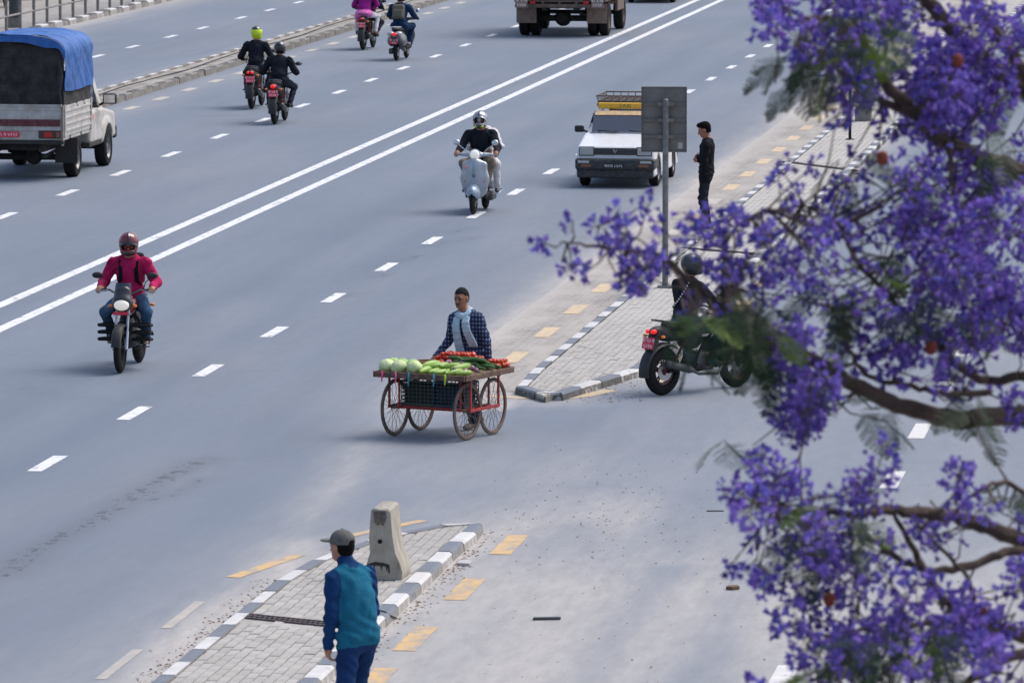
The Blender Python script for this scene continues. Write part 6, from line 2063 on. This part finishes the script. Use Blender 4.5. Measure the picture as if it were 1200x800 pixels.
# wall behind the far pavement
T = thing('boundary_wall', 'long grey concrete panel wall behind the far pavement', 'wall', (*road_xy(T_FARK - 4.5, 150), 0), ROAD_RZ)
WALLM = M('wall_concrete', (.31, .295, .275), .9, var=.18, scale=1.5, dirt=(.2, .18, .15), dirt_amt=.4, bump=.3)
for k in range(20):
    b = MB(); b.box((0, k * 3.0 + 1.5, .9), (.07, 1.47, .9), .02); b.build('panel', WALLM, T)
    b = MB(); b.box((.06, k * 3.0, 1.0), (.09, .1, 1.0), .02); b.build('pillar', WALLM, T)
def shrub(label, x, y, z0, h, w, seed, n=900):
    r = random.Random(seed)
    T = thing('shrub', label, 'shrub', (x, y, z0), 0)
    b = MB()
    for k in range(7):
        a = 2 * PI * k / 7
        b.tube([(0, 0, 0), (.15 * w * math.cos(a), .15 * w * math.sin(a), h * .4), (.4 * w * math.cos(a), .4 * w * math.sin(a), h * .8)], [.03, .02, .008], 5)
    b.build('stem', M('bark', (.10, .07, .055), .9, var=.3), T)
    b = MB()
    for k in range(n):
        p = Vector((r.gauss(0, .36) * w, r.gauss(0, .36) * w, h * r.uniform(.15, 1.0)))
        q = Vector((r.uniform(-1, 1), r.uniform(-1, 1), r.uniform(-.6, 1))).normalized()
        s = q.orthogonal().normalized() * .05; l = q * .13
        b.add([p - s, p + l * .5 - s * .2 + Vector((0, 0, .02)), p + s, p + l], [(0, 2, 3)])
    b.build('foliage', M('shrub_leaf', (.05, .10, .025), .7, var=.5, scale=6), T, fix=False)
x, y = road_xy(T_FARK - 3.6, u_at(T_FARK - 3.6, 6))
shrub('green shrub against the far wall behind the railing', x, y, .1, 1.5, .8, 3)

# ------------------------------------------------------------ litter on the road
def pebbles(name, pts, smin, smax, mat, label, cat, flat=.6):
    b = MB()
    for p in pts:
        s = random.uniform(smin, smax)
        ph = random.uniform(0, 6)
        vs = [(p[0] + s * math.cos(ph + k * PI / 2.5) * random.uniform(.7, 1.1), p[1] + s * math.sin(ph + k * PI / 2.5) * random.uniform(.7, 1.1), .001) for k in range(5)]
        vs.append((p[0], p[1], s * flat * random.uniform(.6, 1.2)))
        b.add(vs, [(k, (k + 1) % 5, 5) for k in range(5)])
    return tag(road_obj(b.build(name, mat, fix=False)), label, cat, kind='stuff')
STONE = M('grit_brown', (.12, .095, .075), .95, var=.5, scale=3)
pts = []
for k in range(430):
    px, py = random.uniform(590, 1150), random.uniform(545, 800)
    if random.random() < .55: px, py = random.gauss(700, 70), random.gauss(600, 30)
    if px > 580 and py > 520: pts.append(TU(px, py))
pebbles('road_grit', pts, .004, .016, STONE, 'scattered brown grit and pebbles on the service road', 'grit')
pts = []
for k in range(420):
    u = random.uniform(46, U_NTIP + .3) if k % 3 else random.gauss(random.choice([52, 54.5, 57, 58.2]), .35)
    pts.append((T_ISL_R + .02 + abs(random.gauss(0, .10)), u))
for k in range(500):
    pts.append((T_ISL_L - .03 - abs(random.gauss(0, .14)), random.uniform(46, U_NTIP - 3.5)))
for k in range(250):
    a = TU(random.uniform(655, 745), 0 + random.uniform(440, 470)); pts.append((a[0] + .1, a[1] - .1))
pebbles('kerb_litter', [p for p in pts], .005, .02, M('dead_leaf_litter', (.13, .075, .045), .95, var=.6, scale=9), 'brown dead leaves and dirt gathered along the island kerbs', 'litter', .5)
def bit(name, label, cat, px, py, poly, h, mat, rz=0.0, z=.004):
    g = G(px, py)
    b = MB(); b.prism(poly, 'z', 0, h)
    o = b.build(name, mat); o.location = (g[0], g[1], z); o.rotation_euler = (0, 0, rz)
    return tag(o, label, cat)
bit('stick', 'flat dark grey stick lying on the dusty service road', 'stick', 641, 726, [(-.13, -.03), (.12, .0), (.13, .06), (-.12, .035)], .02, M('stick_dark', (.06, .065, .07), .8))
bit('rag', 'small crumpled brown rag on the service road', 'rag', 858, 690, [(-.06, -.05), (.0, -.08), (.07, -.03), (.05, .06), (-.03, .05)], .03, M('rag_brown', (.14, .09, .06), .95))
bit('metal_strip', 'thin dark strip on the asphalt near the blossoms', 'strip', 838, 599, [(-.09, -.015), (.09, -.01), (.09, .015), (-.09, .012)], .008, M('stick_dark', (0, 0, 0)))
bit('broken_slab', 'pale broken slab lying against the painted kerb', 'slab', 544, 661, [(-.06, -.1), (.05, -.12), (.08, .05), (.02, .14), (-.06, .1)], .025, M('pale_slab', (.42, .42, .42), .8))
g = G(456, 727)
b = MB(); b.tube([(g[0] - .09, g[1] - .1, .112), (g[0] - .03, g[1] - .15, .105), (g[0] + .02, g[1] - .1, .06), (g[0] + .06, g[1] + .1, .012), (g[0] + .0, g[1] + .25, .012), (g[0] - .04, g[1] + .05, .012)], .007, 6)
tag(b.build('wire_loop', MATTEB), 'black wire loop draped over the kerb edge', 'wire')

# ------------------------------------------------------------ jacaranda in front
TY = 23.0
T = thing('jacaranda_tree', 'jacaranda tree with violet blossom sprays reaching over the road', 'tree', tuple(G(0, 0)[:0]) or (0, 0, 0), 0)
BARK = M('jacaranda_bark', (.075, .05, .042), .9, var=.4, scale=14, bump=.6, bscale=40, dirt=(.10, .11, .05), dirt_amt=.25)
def ramp2(nt, s, a, b_):
    v = mth(nt, 'FRACT', mth(nt, 'MULTIPLY', s, 17.3))
    return mth(nt, 'ADD', mth(nt, 'MULTIPLY', v, b_ - a), a)
def blossom_mat():
    m, nt, bs = nodes_of('violet_blossom')
    ge = nt.nodes.new('ShaderNodeNewGeometry')
    oi = nt.nodes.new('ShaderNodeObjectInfo')
    f = mth(nt, 'ADD', mth(nt, 'MULTIPLY', ge.outputs['Random Per Island'], .65), mth(nt, 'MULTIPLY', oi.outputs['Random'], .4), clamp=True)
    c = mixc(nt, f, (.06, .036, .27), (.31, .235, .76))
    hs = nt.nodes.new('ShaderNodeHueSaturation')
    nt.links.new(c, hs.inputs['Color'])
    nt.links.new(ramp2(nt, ge.outputs['Random Per Island'], .485, .53), hs.inputs['Hue'])
    c = hs.outputs[0]
    nt.links.new(c, bs.inputs['Base Color'])
    bs.inputs['Roughness'].default_value = .7
    bs.inputs['Specular IOR Level'].default_value = .2
    tr = nt.nodes.new('ShaderNodeBsdfTranslucent')
    nt.links.new(c, tr.inputs[0])
    mx = nt.nodes.new('ShaderNodeMixShader'); mx.inputs[0].default_value = .22
    nt.links.new(bs.outputs[0], mx.inputs[1]); nt.links.new(tr.outputs[0], mx.inputs[2])
    nt.links.new(mx.outputs[0], nt.nodes['Material Output'].inputs['Surface'])
    return m
def leaf_mat(name, a, b_):
    m, nt, bs = nodes_of(name)
    ge = nt.nodes.new('ShaderNodeNewGeometry')
    c = mixc(nt, ge.outputs['Random Per Island'], a, b_)
    nt.links.new(c, bs.inputs['Base Color']); bs.inputs['Roughness'].default_value = .6
    tr = nt.nodes.new('ShaderNodeBsdfTranslucent'); nt.links.new(c, tr.inputs[0])
    mx = nt.nodes.new('ShaderNodeMixShader'); mx.inputs[0].default_value = .35
    nt.links.new(bs.outputs[0], mx.inputs[1]); nt.links.new(tr.outputs[0], mx.inputs[2])
    nt.links.new(mx.outputs[0], nt.nodes['Material Output'].inputs['Surface'])
    return m
BLOS = blossom_mat()
STEM = M('green_stem', (.07, .06, .035), .8, var=.3)
LEAFD = leaf_mat('leaf_dark', (.018, .042, .02), (.042, .08, .034))
LEAFY = leaf_mat('leaf_yellow_green', (.07, .13, .018), (.14, .22, .025))
def flower(b, p, d, r, s=1.0):
    """trumpet flower: calyx, tube and five lobes"""
    d = d.normalized(); a = d.orthogonal().normalized(); c = d.cross(a)
    ph = r.uniform(0, 6)
    n = 5
    vs = []
    for L, rr in ((0, .003), (.014, .007), (.034, .013)):
        for k in range(n):
            an = ph + 2 * PI * k / n
            vs.append(p + d * L * s + (a * math.cos(an) + c * math.sin(an)) * rr * s)
    for k in range(n):
        an = ph + 2 * PI * (k + .5) / n
        vs.append(p + d * r.uniform(.034, .046) * s + (a * math.cos(an) + c * math.sin(an)) * r.uniform(.022, .028) * s)
    fs = []
    for i in range(2):
        for k in range(n): fs.append((i * n + k, i * n + (k + 1) % n, (i + 1) * n + (k + 1) % n, (i + 1) * n + k))
    for k in range(n): fs.append((2 * n + k, 2 * n + (k + 1) % n, 3 * n + k))
    b.add(vs, fs, 0)
def cluster_mesh(seed, nf, L, rad, name):
    """panicle: axis with side stalks, flowers at the ends, base at origin, pointing +Z"""
    r = random.Random(seed)
    b = MB()
    b.tube([(0, 0, 0), (r.uniform(-.01, .01), r.uniform(-.01, .01), L * .5), (r.uniform(-.02, .02), r.uniform(-.02, .02), L)], [.004, .003, .0015], 4, mi=1)
    for i in range(nf):
        f = r.uniform(.08, 1.0)
        a = r.uniform(0, 2 * PI)
        w = rad * (1.1 - .65 * f) * r.uniform(.45, 1.0)
        st = Vector((0, 0, L * f * .9))
        p = Vector((w * math.cos(a), w * math.sin(a), L * f + r.uniform(-.02, .03)))
        if i % 2 == 0: b.tube([st, (st + p) / 2 + Vector((0, 0, .01)), p], .0014, 3, mi=1, cap=False)
        d = Vector((math.cos(a) * .8 + r.uniform(-.4, .4), math.sin(a) * .8 + r.uniform(-.4, .4), r.uniform(-.7, .8)))
        flower(b, p, d, r, r.uniform(.62, .95))
    return b.mesh(name, [BLOS, STEM], fix=False)
DENSE = [cluster_mesh(10 + i, 44, .21, .095, 'blossom_cluster') for i in range(6)]
LOOSE = [cluster_mesh(30 + i, 20, .24, .11, 'blossom_cluster') for i in range(5)]
TINY = [cluster_mesh(50 + i, 8, .075, .045, 'blossom_cluster') for i in range(5)]
def leaf_mesh(seed, mat, L=.34):
    """twice-pinnate fern-like leaf along +Y"""
    r = random.Random(seed)
    b = MB()
    axis = lambda f: Vector((.02 * math.sin(f * 3 + seed), L * f, -.10 * f * f))
    b.tube([axis(k / 6) for k in range(7)], .0022, 4)
    np_ = 11
    for i in range(np_):
        f = .14 + .84 * i / (np_ - 1)
        o = axis(f)
        pl = .105 * math.sin(PI * (.18 + .74 * f)) + .015
        for s in (-1, 1):
            d = Vector((s * .86, .5, r.uniform(-.3, .0))).normalized()
            side = d.cross(Vector((0, 0, 1))).normalized()
            nl = 8
            for j in range(nl):
                c = o + d * pl * (j + .7) / nl
                wl = .0185 * (1 - .35 * j / nl)
                for q in (-1, 1):
                    e = (side * q + d * .45).normalized()
                    n2 = d * .0075
                    z = Vector((0, 0, r.uniform(-.003, .002)))
                    b.add([c, c + e * wl * .5 + n2 + z, c + e * wl + z, c + e * wl * .5 - n2 + z], [(0, 1, 2, 3)])
    return b.mesh('leaf', mat, fix=False)
LD = [leaf_mesh(i, LEAFD) for i in range(4)]
LY = [leaf_mesh(10 + i, LEAFY, .28) for i in range(3)]

# limbs traced through the air; every one runs back to the trunk beside the frame
samples = []
def limb(pts, r0, r1, name='branch'):
    """pts: (px, py, Y); radii in metres"""
    P3 = [Vector(P(px, py, y).tolist()) for px, py, y in pts]
    # Catmull-Rom
    out = []
    for i in range(len(P3) - 1):
        a, b_, c, d = P3[max(i - 1, 0)], P3[i], P3[i + 1], P3[min(i + 2, len(P3) - 1)]
        for k in range(6):
            f = k / 6
            out.append(.5 * ((2 * b_) + (c - a) * f + (2 * a - 5 * b_ + 4 * c - d) * f * f + (3 * b_ - a - 3 * c + d) * f ** 3))
    out.append(P3[-1])
    n = len(out)
    for i, p in enumerate(out):
        if 0 < i < n - 1: out[i] = p + Vector((random.gauss(0, .004), random.gauss(0, .01), random.gauss(0, .004)))
    m = MB(); m.tube(out, [lerp(r0, r1, i / (n - 1)) * random.uniform(.94, 1.08) for i in range(n)], 9)
    samples.extend(out)
    return m.build(name, BARK, T, True)
# trunk and main limbs (outside the picture on the right)
fork = (1480, 700, 23.2)
tb = P(*fork)
base = (float(tb[0]) + .15, float(tb[1]) + .1, .105)
m = MB(); m.tube([base, (base[0] + .02, base[1], 1.2), (base[0] - .03, base[1] + .03, 2.8), tuple(tb)], [.26, .19, .165, .15], 14); m.build('trunk', BARK, T, True)
T_base = base
limb([fork, (1400, 610, 23.2), (1300, 500, 23.1), (1200, 487, 23.0), (1120, 490, 22.9), (1060, 477, 22.8), (1010, 455, 22.7), (960, 425, 22.6), (925, 412, 22.6), (885, 398, 22.5), (850, 372, 22.4), (815, 335, 22.3), (770, 300, 22.2), (715, 290, 22.1), (665, 285, 22.0)], .05, .004)
limb([fork, (1450, 500, 23.6), (1330, 380, 23.8), (1250, 245, 23.8), (1200, 205, 23.7), (1150, 186, 23.6), (1100, 160, 23.5), (1070, 130, 23.4), (1030, 85, 23.3), (1010, 45, 23.2), (985, 25, 23.2), (940, 20, 23.1)], .06, .008)
limb([fork, (1480, 400, 23.9), (1330, 250, 24.2), (1230, 130, 24.3), (1150, 70, 24.2), (1085, 0, 24.0), (1050, -40, 24.0)], .07, .022)
limb([(1260, 170, 24.3), (1215, 110, 24.2), (1180, 55, 24.1), (1150, 15, 24.0), (1130, -30, 24.0)], .035, .015)
limb([(1110, 165, 23.5), (1120, 230, 23.3), (1132, 285, 23.2), (1150, 330, 23.1)], .014, .006)
limb([(1200, 440, 23.1), (1155, 445, 23.1), (1120, 425, 23.0), (1098, 402, 23.0), (1065, 372, 22.9), (1030, 335, 22.9), (1000, 300, 22.8), (980, 262, 22.8), (940, 240, 22.7)], .02, .006)
limb([(1290, 490, 23.1), (1240, 470, 23.1), (1200, 440, 23.1)], .028, .02)
limb([(1160, 458, 22.9), (1110, 462, 22.8), (1060, 450, 22.8), (1012, 437, 22.7), (990, 395, 22.7), (975, 360, 22.7)], .014, .006)
limb([(1060, 130, 23.4), (1020, 110, 23.3), (1000, 70, 23.2)], .018, .006)
limb([fork, (1380, 690, 22.6), (1270, 645, 22.4), (1200, 632, 22.3), (1150, 615, 22.2), (1100, 603, 22.1), (1050, 598, 22.0), (1000, 600, 21.9), (940, 600, 21.9), (890, 590, 21.8)], .045, .008)
limb([(1290, 650, 22.4), (1200, 645, 22.2), (1145, 660, 22.1), (1090, 669, 22.0), (1055, 655, 22.0), (1020, 632, 21.9), (985, 625, 21.9)], .022, .007)
limb([fork, (1400, 790, 22.6), (1280, 770, 22.2), (1200, 745, 22.0), (1130, 720, 21.9), (1105, 700, 21.9), (1085, 668, 22.0), (1060, 625, 22.0), (1045, 600, 22.0)], .04, .007)
limb([(1135, 722, 21.9), (1140, 690, 21.9), (1110, 650, 22.0), (1075, 612, 22.0)], .012, .006)
limb([(1330, 780, 22.3), (1200, 765, 21.8), (1150, 790, 21.6), (1100, 815, 21.5), (1020, 830, 21.4)], .025, .01)
limb([(1250, 640, 22.4), (1190, 570, 22.2), (1150, 572, 22.1), (1120, 600, 22.1)], .012, .006)
limb([(1130, 720, 21.9), (1060, 735, 21.8), (1000, 740, 21.7), (950, 745, 21.7)], .014, .004)
limb([(850, 372, 22.4), (845, 320, 22.3), (860, 270, 22.3), (900, 245, 22.3)], .01, .004)
limb([(1010, 455, 22.7), (975, 470, 22.6), (950, 470, 22.6)], .008, .004)
SP = np.array([tuple(p) for p in samples])
twigs = MB()
def attach(p, tw=True):
    d = np.linalg.norm(SP - np.array(p), axis=1)
    q = Vector(SP[int(np.argmin(d))])
    p = Vector(p)
    if (p - q).length > .45: q = p + (q - p).normalized() * .16
    mid = (p + q) / 2 + Vector((random.uniform(-.03, .03), random.uniform(-.03, .03), random.uniform(-.05, .02)))
    twigs.tube([q, mid, p], [.005, .0035, .0022], 5, cap=False)
    return (p - q)
def put_cluster(px, py, Y, kind, sc=1.0):
    p = P(px, py, Y)
    me_ = random.choice({'d': DENSE, 's': LOOSE, 't': TINY}[kind])
    o = link(bpy.data.objects.new('blossom_cluster', me_), T)
    d = attach(p)
    v = Vector((d.x + random.gauss(0, .1), d.y + random.gauss(0, .15), d.z + random.gauss(0, .1) + (.05)))
    if v.length < .01: v = Vector((0, 0, 1))
    o.matrix_local = Matrix.Translation(Vector(p)) @ v.normalized().to_track_quat('Z', 'Y').to_matrix().to_4x4() @ Matrix.Rotation(random.uniform(0, 6), 4, 'Z') @ Matrix.Scale(sc * random.uniform(.85, 1.1), 4)
def blob(cx, cy, rx, ry, n, kind, Y, sc=1.0):
    n = max(1, int(round(n * (.57 if kind == 'd' else .78))))
    for k in range(n):
        a, q = random.uniform(0, 2 * PI), math.sqrt(random.random())
        put_cluster(cx + rx * q * math.cos(a), cy + ry * q * math.sin(a), Y + random.gauss(0, .35), kind, sc)
for px, py in [(652, 284), (662, 295), (672, 268), (668, 305), (700, 266), (706, 288), (692, 309), (735, 246), (737, 266), (757, 242), (762, 300), (722, 316), (777, 262), (745, 321), (770, 316), (782, 282), (802, 292), (815, 259), (828, 249), (836, 272), (752, 330), (733, 328), (712, 272), (748, 296), (730, 292)]:
    put_cluster(px, py + 6, 22.1 + random.gauss(0, .1), 't', .95)
blob(735, 318, 28, 10, 6, 't', 22.1); blob(745, 262, 30, 14, 4, 't', 22.1)
blob(900, 270, 80, 45, 30, 't', 22.4, .9); blob(890, 300, 80, 40, 26, 't', 22.3, 1.0); blob(960, 210, 50, 30, 8, 't', 22.8, .9)
blob(930, 330, 60, 40, 12, 's', 22.5, .8); blob(840, 330, 40, 25, 9, 't', 22.3)
blob(1000, 300, 45, 45, 8, 's', 22.8, .8)
blob(935, 35, 45, 32, 10, 'd', 23.0); blob(990, 25, 40, 25, 8, 'd', 23.2); blob(985, 85, 40, 24, 7, 'd', 23.2, .9); blob(905, 5, 22, 12, 4, 't', 23.0)
blob(1100, 40, 90, 45, 22, 'd', 24.0); blob(1070, 110, 55, 40, 14, 'd', 23.6); blob(1165, 70, 45, 60, 14, 'd', 24.0); blob(1150, 140, 60, 40, 14, 'd', 23.8)
blob(1090, 120, 40, 25, 8, 'd', 23.4); blob(1000, 110, 18, 12, 2, 't', 23.3); blob(985, 125, 14, 25, 4, 't', 23.2)
blob(1060, 205, 28, 30, 6, 's', 23.0, .8); blob(1170, 225, 40, 35, 9, 'd', 23.4); blob(1100, 270, 55, 55, 16, 'd', 23.1); blob(1165, 320, 45, 60, 15, 'd', 23.2)
blob(1050, 290, 28, 45, 7, 's', 22.9); blob(1165, 400, 42, 50, 12, 'd', 23.1); blob(1075, 390, 38, 28, 7, 'd', 22.9); blob(1045, 420, 25, 18, 4, 's', 22.9)
blob(1190, 460, 18, 20, 4, 'd', 22.9, .8); blob(1110, 350, 40, 30, 8, 'd', 23.0); blob(1035, 240, 20, 20, 3, 's', 23)
blob(917, 398, 14, 22, 6, 'd', 22.3, .7); blob(928, 430, 18, 18, 6, 'd', 22.3, .8); blob(938, 468, 26, 24, 13, 'd', 22.3, .8); blob(942, 482, 20, 12, 8, 'd', 22.3, .7); blob(975, 455, 12, 12, 3, 't', 22.5)
blob(890, 590, 28, 22, 9, 'd', 21.8, .85); blob(930, 588, 30, 16, 7, 'd', 21.8, .8); blob(965, 578, 25, 12, 5, 's', 21.9, .8); blob(895, 650, 30, 14, 5, 't', 21.8, 1.1)
blob(1000, 590, 40, 25, 5, 's', 21.9, .8); blob(970, 660, 50, 30, 12, 'd', 21.8, .75); blob(1010, 690, 45, 28, 9, 's', 21.8, .9); blob(1020, 640, 35, 20, 2, 's', 21.9, .8)
blob(1090, 620, 22, 14, 4, 'd', 22.0, .7); blob(1120, 575, 26, 18, 6, 'd', 22.1, .7); blob(1140, 615, 18, 14, 3, 's', 22.1, .8); blob(1195, 615, 10, 14, 2, 't', 22.2)
blob(970, 770, 45, 30, 12, 'd', 21.5, .85); blob(935, 750, 22, 16, 4, 't', 21.6, 1.1); blob(1050, 740, 70, 30, 14, 's', 21.6, .9); blob(1080, 780, 70, 25, 12, 'd', 21.5, .85)
blob(1170, 700, 30, 40, 10, 'd', 22.0, .9); blob(1170, 770, 35, 35, 10, 'd', 21.7, .9); blob(1110, 730, 30, 20, 5, 's', 21.8)
blob(1300, 100, 90, 120, 24, 'd', 24.0); blob(1320, 330, 100, 120, 24, 'd', 23.5); blob(1300, 700, 90, 120, 18, 'd', 22.2); blob(1050, -60, 150, 45, 16, 'd', 24); blob(1430, 200, 110, 150, 34, 'd', 24.0); blob(1450, 470, 90, 120, 24, 'd', 23.6); blob(1000, 850, 150, 40, 10, 'd', 21.5)
def put_leaf(px, py, Y, yel=False, sc=1.0):
    p = P(px, py, Y)
    o = link(bpy.data.objects.new('leaf', random.choice(LY if yel else LD)), T)
    attach(p)
    o.matrix_local = Matrix.Translation(Vector(p)) @ Matrix.Rotation(random.uniform(0, 2 * PI), 4, 'Z') @ Matrix.Rotation(random.uniform(-1.1, .3), 4, 'X') @ Matrix.Rotation(random.uniform(-.8, .8), 4, 'Y') @ Matrix.Scale(sc * random.uniform(.75, 1.1), 4)
def leaves(cx, cy, rx, ry, n, Y, yel=.12, sc=.6):
    for k in range(n):
        a, q = random.uniform(0, 2 * PI), math.sqrt(random.random())
        put_leaf(cx + rx * q * math.cos(a), cy + ry * q * math.sin(a), Y + random.gauss(0, .25), random.random() < yel, sc)
leaves(865, 378, 50, 34, 46, 22.1, .1, .55); leaves(893, 418, 24, 22, 12, 22.2, .1, .55); leaves(822, 376, 30, 8, 4, 21.9, .8, .6); leaves(865, 520, 18, 12, 3, 22.2, .1, .6); leaves(822, 425, 14, 14, 2, 22, .1, .5)
leaves(960, 70, 45, 30, 12, 22.8, .15); leaves(1015, 30, 35, 25, 10, 22.9, .4); leaves(940, 75, 25, 20, 6, 22.9, .1); leaves(975, 85, 25, 14, 6, 22.9, 0)
leaves(1000, 190, 25, 20, 4, 22.9, .2); leaves(1085, 215, 25, 22, 6, 22.8, .0); leaves(1160, 170, 22, 22, 4, 23.2, 0, .9); leaves(1050, 310, 30, 25, 6, 22.6, .3); leaves(1075, 345, 40, 15, 6, 22.7, .2)
leaves(985, 360, 45, 30, 10, 22.5, .1); leaves(950, 440, 25, 18, 4, 22.5, .2); leaves(1035, 480, 25, 20, 4, 22.7, .4, .6); leaves(1130, 470, 30, 20, 4, 22.8, 0, .6)
leaves(975, 605, 45, 25, 14, 21.7, .2); leaves(930, 630, 35, 14, 7, 21.7, .05); leaves(1030, 760, 60, 30, 18, 21.3, .12); leaves(975, 795, 40, 10, 5, 21.3, .6); leaves(1075, 745, 40, 22, 10, 21.5, .1); leaves(1170, 580, 30, 30, 6, 22.2, 0, .6)
leaves(1150, 110, 60, 80, 7, 24.4, .1); leaves(1120, 330, 60, 90, 8, 23.6, .1); leaves(1300, 400, 90, 350, 22, 23.2, .1)
tag(twigs.build('twigs', BARK, T, True), kind='stuff')
POD = M('dried_pod', (.22, .045, .02), .8, var=.3)
for px, py, Y in [(1122, 72, 23.2), (1091, 408, 22.7), (1150, 713, 21.7), (1034, 186, 22.7), (972, 703, 21.6)]:
    o = sdf_obj('seed_pod', [ell((0, 0, 0), (.024, .01, .028), 0, .01), ell((0, .004, .01), (.018, .01, .02), 0, .01)], .006, POD, T)
    p = P(px, py, Y); o.location = tuple(p); attach(p)
# the thing's origin sits at the foot of the trunk
off_ = Vector(T_base)
T.location = off_
for ch in T.children: ch.location = ch.location - off_
